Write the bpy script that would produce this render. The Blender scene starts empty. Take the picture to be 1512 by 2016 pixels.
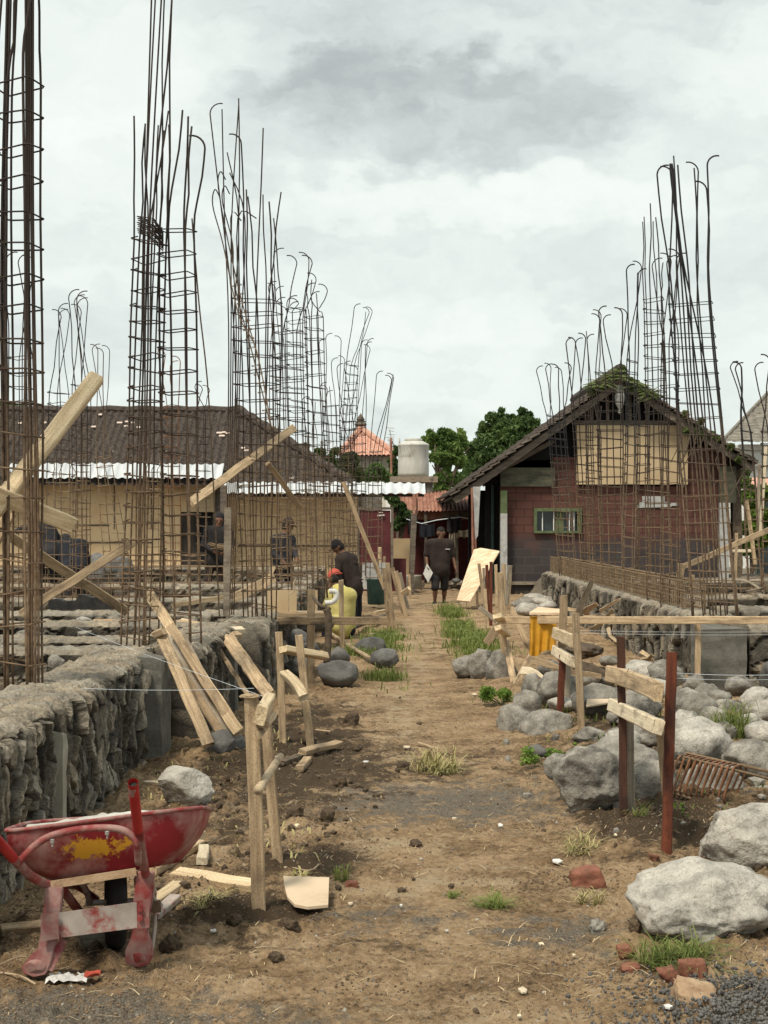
import bpy, bmesh, math, random
import numpy as np
from mathutils import Vector, Matrix
random.seed(7); RNG = np.random.default_rng(7)
S = bpy.context.scene
COL = S.collection
# ---------------------------------------------------------------- camera
F = 3000.0; H = 1.7; HY = 1035.0
cam_d = bpy.data.cameras.new('camera'); cam = bpy.data.objects.new('camera', cam_d); COL.objects.link(cam)
cam.location = (0, 0, H); cam.rotation_euler = (math.radians(90), 0, 0)
cam_d.sensor_fit = 'VERTICAL'; cam_d.sensor_height = 36; cam_d.sensor_width = 27
cam_d.lens = 36 * F / 2016; cam_d.shift_y = 27 / 2016
cam_d.clip_start = 0.1; cam_d.clip_end = 6000
S.camera = cam
S.render.resolution_x = 768; S.render.resolution_y = 1024
S.view_settings.view_transform = 'Standard'; S.view_settings.look = 'None'
S.view_settings.exposure = 0.44; S.view_settings.gamma = 1.0
# ---------------------------------------------------------------- world: an overcast sky over a weak Nishita sky
SUN_EL, SUN_AZ = 58.0, 215.0      # azimuth from +Y clockwise: behind and left of the camera
w = bpy.data.worlds.new('World'); S.world = w; w.use_nodes = True
nt = w.node_tree; nt.nodes.clear()
def N(nt, t, **k):
    n = nt.nodes.new(t)
    for a, b in k.items(): setattr(n, a, b)
    return n
def setin(nt, n, key, v):
    if v is None: return
    if isinstance(v, bpy.types.NodeSocket): nt.links.new(v, n.inputs[key])
    else: n.inputs[key].default_value = v
def mathn(nt, op, a, b=None, c=None, clamp=False):
    n = N(nt, 'ShaderNodeMath', operation=op, use_clamp=clamp)
    setin(nt, n, 0, a); setin(nt, n, 1, b); setin(nt, n, 2, c)
    return n.outputs[0]
def noisen(nt, vec, scale, detail=5, rough=.55, dist=0.0):
    n = N(nt, 'ShaderNodeTexNoise'); setin(nt, n, 'Vector', vec)
    n.inputs['Scale'].default_value = scale; n.inputs['Detail'].default_value = detail
    n.inputs['Roughness'].default_value = rough; n.inputs['Distortion'].default_value = dist
    return n.outputs['Fac']
def mapn(nt, vec, scale=(1, 1, 1), loc=(0, 0, 0), rot=(0, 0, 0)):
    n = N(nt, 'ShaderNodeMapping'); setin(nt, n, 'Vector', vec)
    n.inputs['Scale'].default_value = scale; n.inputs['Location'].default_value = loc; n.inputs['Rotation'].default_value = rot
    return n.outputs[0]
def rampn(nt, fac, stops):
    n = N(nt, 'ShaderNodeValToRGB'); setin(nt, n, 'Fac', fac)
    e = n.color_ramp.elements
    while len(e) < len(stops): e.new(0.5)
    for i, (p, c) in enumerate(stops):
        e[i].position = p; e[i].color = (*c, 1) if len(c) == 3 else c
    return n.outputs['Color']
def mixn(nt, fac, a, b, mode='MIX'):
    n = N(nt, 'ShaderNodeMix', data_type='RGBA', blend_type=mode)
    setin(nt, n, 0, fac)
    for i, v in ((6, a), (7, b)):
        if isinstance(v, tuple) and len(v) == 3: v = (*v, 1)
        setin(nt, n, i, v)
    return n.outputs[2]
def sky():
    out = N(nt, 'ShaderNodeOutputWorld'); tc = N(nt, 'ShaderNodeTexCoord').outputs['Generated']
    st = N(nt, 'ShaderNodeTexSky', sky_type='NISHITA'); st.sun_disc = False
    st.sun_elevation = math.radians(SUN_EL); st.sun_rotation = math.radians(SUN_AZ)
    b1 = N(nt, 'ShaderNodeBackground'); setin(nt, b1, 'Color', st.outputs[0]); b1.inputs['Strength'].default_value = 0.06
    warp = N(nt, 'ShaderNodeTexNoise'); setin(nt, warp, 'Vector', mapn(nt, tc, (6, 6, 10))); warp.inputs['Detail'].default_value = 6
    wv = N(nt, 'ShaderNodeVectorMath', operation='SCALE'); 
    sb = N(nt, 'ShaderNodeVectorMath', operation='SUBTRACT'); setin(nt, sb, 0, warp.outputs['Color']); sb.inputs[1].default_value = (.5, .5, .5)
    setin(nt, wv, 0, sb.outputs[0]); wv.inputs['Scale'].default_value = 0.075
    ad = N(nt, 'ShaderNodeVectorMath', operation='ADD'); setin(nt, ad, 0, tc); setin(nt, ad, 1, wv.outputs[0])
    d = ad.outputs[0]
    sep = N(nt, 'ShaderNodeSeparateXYZ'); setin(nt, sep, 0, d); X, Z = sep.outputs[0], sep.outputs[2]
    def blob(cx, cz, rx, rz, p=1.0):
        a = mathn(nt, 'DIVIDE', mathn(nt, 'SUBTRACT', X, cx), rx); b = mathn(nt, 'DIVIDE', mathn(nt, 'SUBTRACT', Z, cz), rz)
        r2 = mathn(nt, 'ADD', mathn(nt, 'MULTIPLY', a, a), mathn(nt, 'MULTIPLY', b, b))
        m = N(nt, 'ShaderNodeMapRange', interpolation_type='SMOOTHSTEP'); setin(nt, m, 0, r2)
        m.inputs[1].default_value = 1.5; m.inputs[2].default_value = 0.1
        return mathn(nt, 'MULTIPLY', m.outputs[0], p)
    n1 = noisen(nt, mapn(nt, d, (1.2, 1.2, 4.2), (.3, .7, .1)), 3.4, 7, .52)
    n2 = noisen(nt, mapn(nt, d, (1, 1, 2.2), (.9, .2, .4)), 11, 6, .6)
    v = mathn(nt, 'ADD', 0.49, mathn(nt, 'MULTIPLY', n1, .54))
    v = mathn(nt, 'ADD', v, mathn(nt, 'MULTIPLY', mathn(nt, 'SUBTRACT', n2, .5), .32))
    # the big grey cloud and its lit rims
    v = mathn(nt, 'SUBTRACT', v, blob(.04, .262, .16, .036, .19))
    v = mathn(nt, 'SUBTRACT', v, blob(.0, .30, .14, .05, .09))
    v = mathn(nt, 'SUBTRACT', v, blob(.10, .245, .05, .02, .03))
    v = mathn(nt, 'SUBTRACT', v, blob(.08, .33, .16, .06, .12))
    v = mathn(nt, 'ADD', v, blob(.07, .305, .05, .018, .07))
    v = mathn(nt, 'ADD', v, blob(-.18, .29, .07, .07, .10))
    v = mathn(nt, 'ADD', v, blob(.04, .205, .20, .018, .12))
    v = mathn(nt, 'ADD', v, blob(.0, .125, .12, .012, .07))
    v = mathn(nt, 'ADD', v, blob(.01, .04, .4, .02, .08))
    colr = rampn(nt, v, [(.30, (.25, .28, .275)), (.50, (.38, .42, .41)), (.64, (.54, .59, .57)), (.80, (.67, .715, .68)), (1.0, (.76, .79, .745))])
    low = N(nt, 'ShaderNodeMapRange'); setin(nt, low, 0, Z); low.inputs[1].default_value = .0; low.inputs[2].default_value = .16
    b2 = N(nt, 'ShaderNodeBackground'); setin(nt, b2, 'Color', colr); b2.inputs['Strength'].default_value = 1.0
    mx = N(nt, 'ShaderNodeMixShader'); mx.inputs[0].default_value = 0.93
    nt.links.new(b1.outputs[0], mx.inputs[1]); nt.links.new(b2.outputs[0], mx.inputs[2]); nt.links.new(mx.outputs[0], out.inputs[0])
sky()
sd = bpy.data.lights.new('sun', 'SUN'); sd.energy = 2.9; sd.angle = math.radians(11); sd.color = (1, .90, .75)
sun = bpy.data.objects.new('sun', sd); COL.objects.link(sun)
_a, _e = math.radians(SUN_AZ), math.radians(SUN_EL)
sun.rotation_euler = Vector((math.sin(_a) * math.cos(_e), math.cos(_a) * math.cos(_e), math.sin(_e))).to_track_quat('Z', 'Y').to_euler()
sun.location = (-6, -8, 20)

# ---------------------------------------------------------------- pixel (of the 1512x2016 photo) + distance -> point in the place
def P(px, py, D): return Vector(((px - 756) * D / F, D, H - (py - HY) * D / F))
# ---------------------------------------------------------------- numpy noise
def _hash(ix, iy, iz, s=0):
    h = (ix.astype(np.int64) * 374761393 + iy.astype(np.int64) * 668265263 + iz.astype(np.int64) * 2147483647 + s * 974634777) & 0xffffffff
    h = ((h ^ (h >> 13)) * 1274126177) & 0xffffffff
    h = (h ^ (h >> 16)) & 0xffffffff
    return h.astype(np.float64) / 4294967295.0
def vnoise(x, y, z=None, s=0):
    if z is None: z = np.zeros_like(x)
    ix, iy, iz = np.floor(x), np.floor(y), np.floor(z)
    fx, fy, fz = x - ix, y - iy, z - iz
    u, v, w_ = fx * fx * (3 - 2 * fx), fy * fy * (3 - 2 * fy), fz * fz * (3 - 2 * fz)
    r = 0
    for a in (0, 1):
        for b in (0, 1):
            for c in (0, 1):
                r = r + _hash(ix + a, iy + b, iz + c, s) * (u if a else 1 - u) * (v if b else 1 - v) * (w_ if c else 1 - w_)
    return r * 2 - 1
def fbm(x, y, z=None, o=4, s=0, g=.5):
    if z is None: z = np.zeros_like(x)
    r = 0; a = 1; t = 0
    for i in range(o):
        r = r + a * vnoise(x * 2 ** i + 17.3 * i, y * 2 ** i - 9.1 * i, z * 2 ** i + 4.7 * i, s + i); t += a; a *= g
    return r / t
def worley(x, y, s=0, jit=.85):
    ix, iy = np.floor(x), np.floor(y)
    d1 = np.full(x.shape, 9.); d2 = np.full(x.shape, 9.); cid = np.zeros(x.shape); ox = np.zeros(x.shape); oy = np.zeros(x.shape)
    z0 = np.zeros_like(x)
    for a in (-1, 0, 1):
        for b in (-1, 0, 1):
            cx = ix + a + .5 + (_hash(ix + a, iy + b, z0, s) - .5) * jit
            cy = iy + b + .5 + (_hash(ix + a, iy + b, z0, s + 5) - .5) * jit
            d = (.45 * np.hypot(x - cx, y - cy) + .55 * np.maximum(np.abs(x - cx), np.abs(y - cy))) if worley.sharp else np.hypot(x - cx, y - cy); h = _hash(ix + a, iy + b, z0, s + 9)
            m = d < d1
            d2 = np.where(m, d1, np.minimum(d2, d)); cid = np.where(m, h, cid); ox = np.where(m, x - cx, ox); oy = np.where(m, y - cy, oy); d1 = np.where(m, d, d1)
    worley.off = (ox, oy)
    return d1, d2, cid
worley.sharp = True
def sstep(a, b, x): t = np.clip((x - a) / (b - a), 0, 1); return t * t * (3 - 2 * t)
# ---------------------------------------------------------------- ground height
def gh(x, y, fine=True):
    x = np.asarray(x, float); y = np.asarray(y, float)
    z = .03 * fbm(x * .7, y * .5, o=2, s=3) * sstep(4, 7, y)
    path = np.exp(-((x - .25 - .03 * (y - 8)) / .75) ** 2)
    rough = (1 - .8 * path) * sstep(3, 5, y)
    z = z + .05 * rough * np.maximum(0, fbm(x * 4.2, y * 3.2, o=3, s=11)) * 1.4
    # spoil along the right-hand stones and the left-hand wall
    def g(cx, cy, rx, ry, a): return a * np.exp(-(((x - cx) / rx) ** 2 + ((y - cy) / ry) ** 2))
    z = z + g(1.45, 8.0, .45, .8, .09) + g(1.9, 9.3, .6, 1.2, .10) + g(2.4, 12.5, 1.1, 2.4, .16) + g(2.2, 16, .8, 2, .12)
    z = z + g(-1.2, 11.0, .45, 1.4, .05) + g(-.72, 6.75, .16, .13, .05) + g(-.5, 7.6, .16, .16, .05)
    z = z + g(1.3, 16, .25, 3, .05)
    left = sstep(-1.75, -1.95, x) * sstep(11.5, 12.5, y); z = z + .06 * left
    fl = sstep(-1.55, -1.8, x) * sstep(19.5, 20.5, y); fr = sstep(3.6, 3.9, x) * sstep(17, 19, y)
    z = z + .36 * np.maximum(fl, 0) + .40 * fr
    if fine:
        z = z + .020 * (rough + .22) * fbm(x * 22, y * 16, o=3, s=21) + .010 * fbm(x * 60, y * 45, o=2, s=31)
        cl = np.maximum(0, vnoise(x * 13, y * 10, s=41) - .45) * rough
        z = z + .075 * cl
    return z * (1 - sstep(40, 46, y))
def gz(x, y): return float(gh(np.array([x]), np.array([y]), False)[0])
def G(px, py):
    D = F * H / (py - HY)
    for _ in range(4):
        q = P(px, py, D); D = F * (H - gz(q.x, D)) / (py - HY)
    return P(px, py, D)
# ---------------------------------------------------------------- materials
MATS = {}
def M(name, c1, c2, scale=6, rough=.85, bump=.3, bscale=60, bdist=.004, stretch=(1, 1, 1), c3=None, p3=(.62, .72), s3=3, metallic=0, lo=.35, hi=.68,
      rnd=.12, attr=None, zmix=None, speck=0, leaf=False, detail=8, blotch=None, spec=.3):
    """noise-mixed colours c1..c2 in object space, blotches c3 (dirt, wear), per-object value shift rnd, bump"""
    m = bpy.data.materials.new(name); m.use_nodes = True; t = m.node_tree; b = t.nodes['Principled BSDF']
    oi = N(t, 'ShaderNodeObjectInfo'); tc = N(t, 'ShaderNodeTexCoord').outputs['Object']
    off = N(t, 'ShaderNodeVectorMath', operation='SCALE'); cmb = N(t, 'ShaderNodeCombineXYZ')
    for i in range(3): t.links.new(oi.outputs['Random'], cmb.inputs[i])
    t.links.new(cmb.outputs[0], off.inputs[0]); off.inputs['Scale'].default_value = 37.0
    v = N(t, 'ShaderNodeVectorMath', operation='ADD'); t.links.new(tc, v.inputs[0]); t.links.new(off.outputs[0], v.inputs[1])
    vec = v.outputs[0]; sv = mapn(t, vec, stretch)
    n1 = noisen(t, sv, scale, detail, .6)
    c = rampn(t, n1, [(lo, c1), (hi, c2)])
    if attr:
        an = N(t, 'ShaderNodeAttribute', attribute_name=attr)
        c = mixn(t, 1.0, c, an.outputs['Color'], 'MULTIPLY')
    if c3:
        n3 = noisen(t, mapn(t, vec, tuple(.5 + .5 * q for q in stretch), (3, 5, 7)), s3, 7, .65)
        mr = N(t, 'ShaderNodeMapRange'); setin(t, mr, 0, n3); mr.inputs[1].default_value = p3[0]; mr.inputs[2].default_value = p3[1]
        c = mixn(t, mr.outputs[0], c, c3)
    if blotch:   # ((centre), (radii), colour) a paint mark at a place of its own, ragged by noise; in the un-shifted object space
        (bc, br, bcol) = blotch
        mm = N(t, 'ShaderNodeMapping'); t.links.new(tc, mm.inputs[0]); mm.inputs['Location'].default_value = [-bc[i] / br[i] for i in range(3)]
        mm.inputs['Scale'].default_value = [1 / q for q in br]
        ln = N(t, 'ShaderNodeVectorMath', operation='LENGTH'); t.links.new(mm.outputs[0], ln.inputs[0])
        q = mathn(t, 'ADD', ln.outputs['Value'], mathn(t, 'MULTIPLY', mathn(t, 'SUBTRACT', noisen(t, tc, 15, 7, .75), .5), 4.2))
        mr = N(t, 'ShaderNodeMapRange'); setin(t, mr, 0, q); mr.inputs[1].default_value = 1.1; mr.inputs[2].default_value = .8
        c = mixn(t, mr.outputs[0], c, bcol)
    if speck:
        c = mixn(t, 1.0, c, rampn(t, noisen(t, vec, speck, 3, .7), [(.3, (.55, .54, .53)), (.48, (.95, .95, .95)), (.62, (1.0, 1.0, 1.0)), (.75, (1.35, 1.33, 1.3))]), 'MULTIPLY')
    if zmix:
        sp = N(t, 'ShaderNodeSeparateXYZ'); t.links.new(tc, sp.inputs[0])
        q = mathn(t, 'ADD', sp.outputs[2], mathn(t, 'MULTIPLY', mathn(t, 'SUBTRACT', noisen(t, tc, 2.0, 3), .5), 1.2))
        mr = N(t, 'ShaderNodeMapRange'); setin(t, mr, 0, q); mr.inputs[1].default_value = zmix[0]; mr.inputs[2].default_value = zmix[1]
        c = mixn(t, mr.outputs[0], c, zmix[2])
    if rnd:
        hs = N(t, 'ShaderNodeHueSaturation'); t.links.new(c, hs.inputs['Color'])
        setin(t, hs, 'Value', mathn(t, 'ADD', 1 - rnd, mathn(t, 'MULTIPLY', oi.outputs['Random'], 2 * rnd)))
        c = hs.outputs[0]
    t.links.new(c, b.inputs['Base Color']); b.inputs['Roughness'].default_value = rough; b.inputs['Metallic'].default_value = metallic
    b.inputs['Specular IOR Level'].default_value = spec
    if bump:
        bn = N(t, 'ShaderNodeBump'); bn.inputs['Strength'].default_value = bump; bn.inputs['Distance'].default_value = bdist
        setin(t, bn, 'Height', noisen(t, mapn(t, vec, stretch), bscale, 5, .65)); t.links.new(bn.outputs[0], b.inputs['Normal'])
    if leaf:
        tl = N(t, 'ShaderNodeBsdfTranslucent'); t.links.new(c, tl.inputs[0]); mx = N(t, 'ShaderNodeMixShader'); mx.inputs[0].default_value = .35
        t.links.new(b.outputs[0], mx.inputs[1]); t.links.new(tl.outputs[0], mx.inputs[2]); t.links.new(mx.outputs[0], t.nodes['Material Output'].inputs[0])
    MATS[name] = m
    return m
PINE = dict(speck=110, stretch=(.05, 1, 1), scale=60, bump=.6, bscale=120, bdist=.004, rnd=.22, lo=.32, hi=.66)
M('pine', (.27, .19, .112), (.54, .41, .26), c3=(.14, .10, .066), p3=(.48, .72), s3=7, **PINE)
M('pine_fresh', (.42, .31, .18), (.72, .585, .39), c3=(.34, .22, .12), p3=(.64, .74), s3=8, **PINE)
M('pine_pale', (.52, .43, .30), (.70, .61, .45), c3=(.22, .18, .13), p3=(.52, .72), s3=10, **PINE)
M('pine_dirty', (.26, .185, .11), (.43, .32, .20), c3=(.13, .09, .06), p3=(.50, .68), s3=9, **PINE)
M('pine_grey', (.20, .165, .125), (.33, .28, .21), c3=(.10, .08, .06), p3=(.5, .7), s3=8, **PINE)
M('redwood', (.075, .022, .012), (.16, .045, .022), c3=(.05, .018, .012), p3=(.5, .66), s3=7, **PINE)
M('branch', (.33, .25, .16), (.50, .40, .27), scale=30, c3=(.16, .11, .07), p3=(.55, .7), s3=12, bdist=.006)
M('bark', (.06, .045, .03), (.16, .12, .085), scale=14, bump=.8, bscale=30, bdist=.01)
M('plywood', (.41, .31, .185), (.50, .385, .245), scale=1.6, stretch=(1, 1, 1), c3=(.36, .26, .15), p3=(.6, .8), s3=2.5, bump=.15, rnd=.05)
M('plywood_pale', (.50, .39, .27), (.60, .48, .345), scale=3, stretch=(1, 1, 1), c3=(.38, .28, .18), p3=(.58, .74), s3=6, bump=.2, rnd=.04)
M('redwood_dark', (.035, .016, .010), (.075, .032, .020), c3=(.03, .016, .012), p3=(.5, .66), s3=7, **PINE)
M('crumb', (.095, .066, .042), (.24, .17, .105), scale=3, bump=.6, bscale=60, rnd=.1)
M('plywood_fresh', (.54, .38, .24), (.74, .57, .40), scale=7, stretch=(.6, 3.0, .25), c3=(.40, .24, .12), p3=(.60, .72), s3=4, bump=.2, rnd=.04, lo=.42, hi=.58)
M('rebar', (.085, .055, .033), (.19, .125, .075), scale=25, rough=.8, bump=.6, bscale=220, bdist=.002, c3=(.20, .145, .095), p3=(.54, .66), s3=9, zmix=(.9, 2.3, (.030, .022, .018)), rnd=.2)  # upper bars coloured darker, a painted silhouette against the sky
M('rebar_dark', (.10, .068, .043), (.21, .145, .092), scale=25, rough=.75, bump=.6, bscale=220, bdist=.002, c3=(.20, .15, .10), p3=(.6, .7), s3=9, zmix=(1.1, 2.4, (.020, .019, .020)), rnd=.15)  # backlit look of the high rods painted in with height
M('rebar_tan', (.14, .095, .055), (.26, .185, .115), scale=25, rough=.85, bump=.5, bscale=220, bdist=.002, c3=(.34, .27, .19), p3=(.6, .7), s3=9, zmix=(1.6, 3.0, (.06, .045, .035)), rnd=.2)  # colour darkens upwards, backlit tone painted into the bars
M('rebar_orange', (.14, .062, .03), (.27, .13, .065), scale=25, rough=.85, bump=.5, bscale=220, bdist=.002, c3=(.09, .05, .03), p3=(.45, .62), s3=9, rnd=.1)
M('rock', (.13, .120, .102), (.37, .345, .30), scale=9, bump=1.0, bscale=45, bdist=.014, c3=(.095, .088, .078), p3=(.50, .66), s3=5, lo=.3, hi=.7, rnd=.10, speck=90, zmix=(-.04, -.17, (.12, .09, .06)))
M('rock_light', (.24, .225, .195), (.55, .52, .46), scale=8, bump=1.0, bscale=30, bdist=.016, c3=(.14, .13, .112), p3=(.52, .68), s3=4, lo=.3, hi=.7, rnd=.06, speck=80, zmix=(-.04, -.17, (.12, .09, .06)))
M('rock_dark', (.085, .082, .078), (.17, .165, .155), scale=6, bump=.8, bscale=34, bdist=.01, c3=(.24, .23, .21), p3=(.6, .72), s3=7, rnd=.12, speck=90)
M('soil', (.055, .038, .024), (.13, .092, .058), scale=14, bump=1, bscale=50, bdist=.012, rnd=.1, speck=90)
M('masonry', (.55, .54, .52), (1.0, .98, .93), scale=14, attr='tint', bump=1.0, bscale=55, bdist=.012, c3=(.045, .042, .04), p3=(.58, .74), s3=11, rnd=0, speck=70)
M('masonry_far', (.6, .58, .54), (1.0, .96, .88), scale=10, attr='tint', bump=1.0, bscale=30, bdist=.02, c3=(.08, .07, .06), p3=(.58, .7), s3=6, rnd=0, speck=25)
M('concrete', (.105, .100, .085), (.175, .168, .145), scale=7, bump=.5, bscale=60, bdist=.004, c3=(.065, .062, .055), p3=(.54, .68), s3=3, speck=90)
M('concrete_light', (.24, .225, .18), (.36, .34, .28), scale=7, bump=.4, bscale=60, c3=(.25, .24, .2), p3=(.55, .72), s3=3)
M('tile_dark', (.030, .024, .020), (.085, .066, .054), scale=9, bump=.6, bscale=20, bdist=.01, c3=(.13, .10, .08), p3=(.62, .72), s3=14, rnd=0)
M('tile_red', (.42, .20, .14), (.62, .38, .29), scale=7, bump=.4, bscale=20, bdist=.01, c3=(.60, .45, .38), p3=(.56, .68), s3=5)
M('tile_grey', (.13, .12, .10), (.26, .24, .20), scale=3, stretch=(1, 1, 5), bump=.4, bscale=20, bdist=.01, c3=(.08, .07, .06), p3=(.55, .7), s3=5)
M('tile_pale', (.42, .33, .28), (.56, .46, .40), scale=5, bump=0)
M('zinc', (.40, .43, .45), (.58, .60, .61), scale=2, stretch=(3, .6, 1), rough=.45, bump=.1, metallic=.1, c3=(.42, .38, .33), p3=(.64, .76), s3=2)
M('rust_sheet', (.20, .085, .055), (.37, .185, .13), scale=3, stretch=(2, .6, 1), rough=.85, bump=.2, c3=(.44, .27, .20), p3=(.55, .7), s3=2.5)
M('plaster_tan', (.72, .50, .28), (.84, .64, .39), scale=1.6, bump=.2, bscale=20, c3=(.30, .215, .115), p3=(.58, .76), s3=1.3, rnd=.05)
M('stone_wall', (.10, .09, .08), (.22, .20, .17), scale=9, bump=.8, bscale=16, bdist=.02)
M('maroon', (.055, .010, .012), (.095, .020, .022), scale=3, rough=.6, bump=.1, c3=(.14, .07, .06), p3=(.66, .76), s3=3)
M('dark_wood', (.022, .018, .015), (.06, .048, .038), scale=8, bump=.3, stretch=(1, 1, .2))
M('weathered_wood', (.075, .06, .048), (.17, .14, .11), scale=12, stretch=(.2, 1, 1), bump=.5, bscale=40, bdist=.006)
M('mossy_wood', (.04, .042, .03), (.11, .105, .07), scale=8, stretch=(.3, 1, 1), bump=.5, bscale=40, bdist=.006)
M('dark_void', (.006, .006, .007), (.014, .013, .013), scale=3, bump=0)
M('grey_post', (.32, .32, .31), (.46, .46, .44), scale=8, c3=(.20, .20, .18), p3=(.55, .7), s3=6)
M('green_paint', (.07, .095, .042), (.115, .15, .07), scale=9, c3=(.06, .07, .035), p3=(.58, .72), s3=7, rough=.7)
M('teal_paint', (.02, .05, .045), (.045, .085, .075), scale=5, rough=.6)
M('glass_dark', (.012, .022, .024), (.03, .045, .045), scale=3, rough=.15, bump=0, spec=.6)
M('white_paint', (.60, .60, .57), (.74, .74, .71), scale=8, c3=(.40, .38, .34), p3=(.6, .74), s3=6)
M('white_bits', (.50, .49, .46), (.66, .65, .62), scale=20, bump=.1, rnd=.05)
M('cream_wall', (.50, .49, .43), (.64, .62, .55), scale=2, c3=(.34, .33, .27), p3=(.55, .72), s3=1.5, bump=.1)
M('tank', (.42, .42, .38), (.54, .53, .48), scale=2.5, stretch=(2, 2, .5), rough=.6, bump=.05, c3=(.30, .285, .23), p3=(.55, .72), s3=2.2)
M('brick', (.15, .058, .035), (.25, .105, .068), scale=18, bump=.8, bscale=60, bdist=.006, c3=(.12, .06, .04), p3=(.55, .68), s3=12)
M('brick_orange', (.32, .21, .125), (.46, .33, .21), scale=18, bump=.8, bscale=60, bdist=.006, c3=(.24, .15, .09), p3=(.55, .68), s3=12)
M('leaf_tree', (.07, .13, .03), (.25, .35, .10), scale=1.1, bump=0, rough=.6, rnd=0, leaf=True)
M('leaf_dark', (.045, .085, .026), (.16, .235, .075), scale=.9, bump=0, rough=.6, rnd=0, leaf=True)
M('leaf_bright', (.09, .17, .025), (.22, .34, .06), scale=5, bump=0, rough=.6, rnd=.05, leaf=True)
M('leaf_vine', (.055, .08, .025), (.17, .20, .07), scale=3, bump=0, rough=.7, rnd=.05, leaf=True)
M('grass', (.10, .145, .032), (.27, .31, .09), scale=9, bump=0, rough=.7, rnd=.1, leaf=True)
M('grass_dry', (.26, .24, .09), (.50, .44, .22), scale=12, bump=0, rough=.8, rnd=.1)
M('straw', (.36, .27, .15), (.62, .50, .32), scale=12, bump=0, rough=.9, rnd=.1)
M('tarp', (.42, .20, .012), (.60, .31, .03), scale=8, rough=.6, bump=.3, bscale=30, rnd=0)
M('barrow_red', (.14, .008, .012), (.27, .018, .024), scale=4, rough=.55, bump=.35, bscale=90, bdist=.002, c3=(.34, .19, .17), p3=(.47, .66), s3=5.5, rnd=0, blotch=((.01, -.2, .475), (.11, .9, .042), (.50, .25, .02)))
M('barrow_frame', (.15, .016, .018), (.27, .05, .046), scale=9, rough=.65, bump=.35, bscale=90, bdist=.002, c3=(.29, .18, .16), p3=(.42, .60), s3=8, rnd=0)
M('barrow_dusty', (.30, .25, .22), (.44, .385, .34), scale=12, rough=.8, bump=.4, bscale=90, bdist=.002, c3=(.27, .05, .045), p3=(.50, .62), s3=9, rnd=0)
M('grip_red', (.30, .012, .014), (.42, .03, .03), scale=10, rough=.5, bump=.2, c3=(.34, .2, .18), p3=(.66, .74), s3=14, rnd=0)
M('cement', (.33, .32, .29), (.50, .485, .44), scale=12, bump=.9, bscale=50, bdist=.01, c3=(.22, .21, .19), p3=(.55, .7), s3=8)
M('rubber', (.010, .010, .010), (.03, .028, .026), scale=14, rough=.75, bump=.4)
M('steel', (.30, .29, .27), (.45, .44, .41), scale=20, metallic=.6, rough=.5)
M('skin', (.115, .055, .032), (.175, .09, .055), scale=9, bump=.1, rough=.6, rnd=.05)
M('hair', (.010, .008, .007), (.022, .018, .015), scale=30, bump=.3, rnd=0)
M('cloth_black', (.012, .011, .012), (.026, .023, .023), scale=9, bump=.5, bscale=18, bdist=.02, rnd=.1, rough=.95)
M('cloth_brownblack', (.022, .015, .013), (.042, .030, .026), scale=7, bump=.5, bscale=16, bdist=.02, rnd=.1, rough=.95)
M('cloth_navy', (.008, .009, .014), (.018, .020, .028), scale=9, bump=.5, bscale=18, bdist=.02, rnd=.1, rough=.95)
M('cloth_grey', (.020, .020, .024), (.042, .042, .048), scale=9, bump=.5, bscale=18, bdist=.02, rnd=.1, rough=.95)
M('cloth_yellow', (.44, .38, .12), (.60, .53, .22), scale=5, bump=.6, bscale=14, bdist=.03, rnd=0, rough=.9)
M('cap_red', (.33, .055, .035), (.44, .085, .055), scale=6, bump=.3, bscale=30, rnd=0, rough=.85)
M('string', (.55, .62, .68), (.70, .76, .80), scale=5, bump=0)
def brickmat():
    m = bpy.data.materials.new('painted_block'); m.use_nodes = True; t = m.node_tree; b = t.nodes['Principled BSDF']
    tc = N(t, 'ShaderNodeTexCoord').outputs['Object']
    v = mapn(t, tc, (1, 1, 1), (0, 0, 0), (math.radians(90), 0, 0))
    br = N(t, 'ShaderNodeTexBrick'); t.links.new(v, br.inputs['Vector']); br.inputs['Scale'].default_value = 1
    br.inputs['Brick Width'].default_value = .42; br.inputs['Row Height'].default_value = .2; br.inputs['Mortar Size'].default_value = .012
    br.inputs['Color1'].default_value = (.078, .029, .021, 1); br.inputs['Color2'].default_value = (.105, .041, .030, 1); br.inputs['Mortar'].default_value = (.038, .015, .012, 1)
    b2 = N(t, 'ShaderNodeTexBrick'); t.links.new(v, b2.inputs['Vector']); b2.inputs['Scale'].default_value = 1
    b2.inputs['Brick Width'].default_value = .42; b2.inputs['Row Height'].default_value = .2; b2.inputs['Mortar Size'].default_value = .012
    b2.inputs['Color1'].default_value = (.032, .025, .026, 1); b2.inputs['Color2'].default_value = (.048, .038, .037, 1); b2.inputs['Mortar'].default_value = (.055, .050, .048, 1)
    sp = N(t, 'ShaderNodeSeparateXYZ'); t.links.new(tc, sp.inputs[0])
    q = mathn(t, 'ADD', sp.outputs[2], mathn(t, 'MULTIPLY', mathn(t, 'SUBTRACT', noisen(t, tc, 1.3, 6), .5), 1.5))
    mr = N(t, 'ShaderNodeMapRange'); setin(t, mr, 0, q); mr.inputs[1].default_value = .95; mr.inputs[2].default_value = 1.35
    c = mixn(t, mr.outputs[0], b2.outputs[0], br.outputs[0])
    c = mixn(t, noisen(t, tc, 7, 6), c, (.05, .03, .022), 'MIX') if False else c
    t.links.new(c, b.inputs['Base Color']); b.inputs['Roughness'].default_value = .9
    bn = N(t, 'ShaderNodeBump'); bn.inputs['Strength'].default_value = .5; bn.inputs['Distance'].default_value = .01
    setin(t, bn, 'Height', noisen(t, tc, 25, 5)); t.links.new(bn.outputs[0], b.inputs['Normal'])
    MATS['painted_block'] = m
brickmat()
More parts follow.
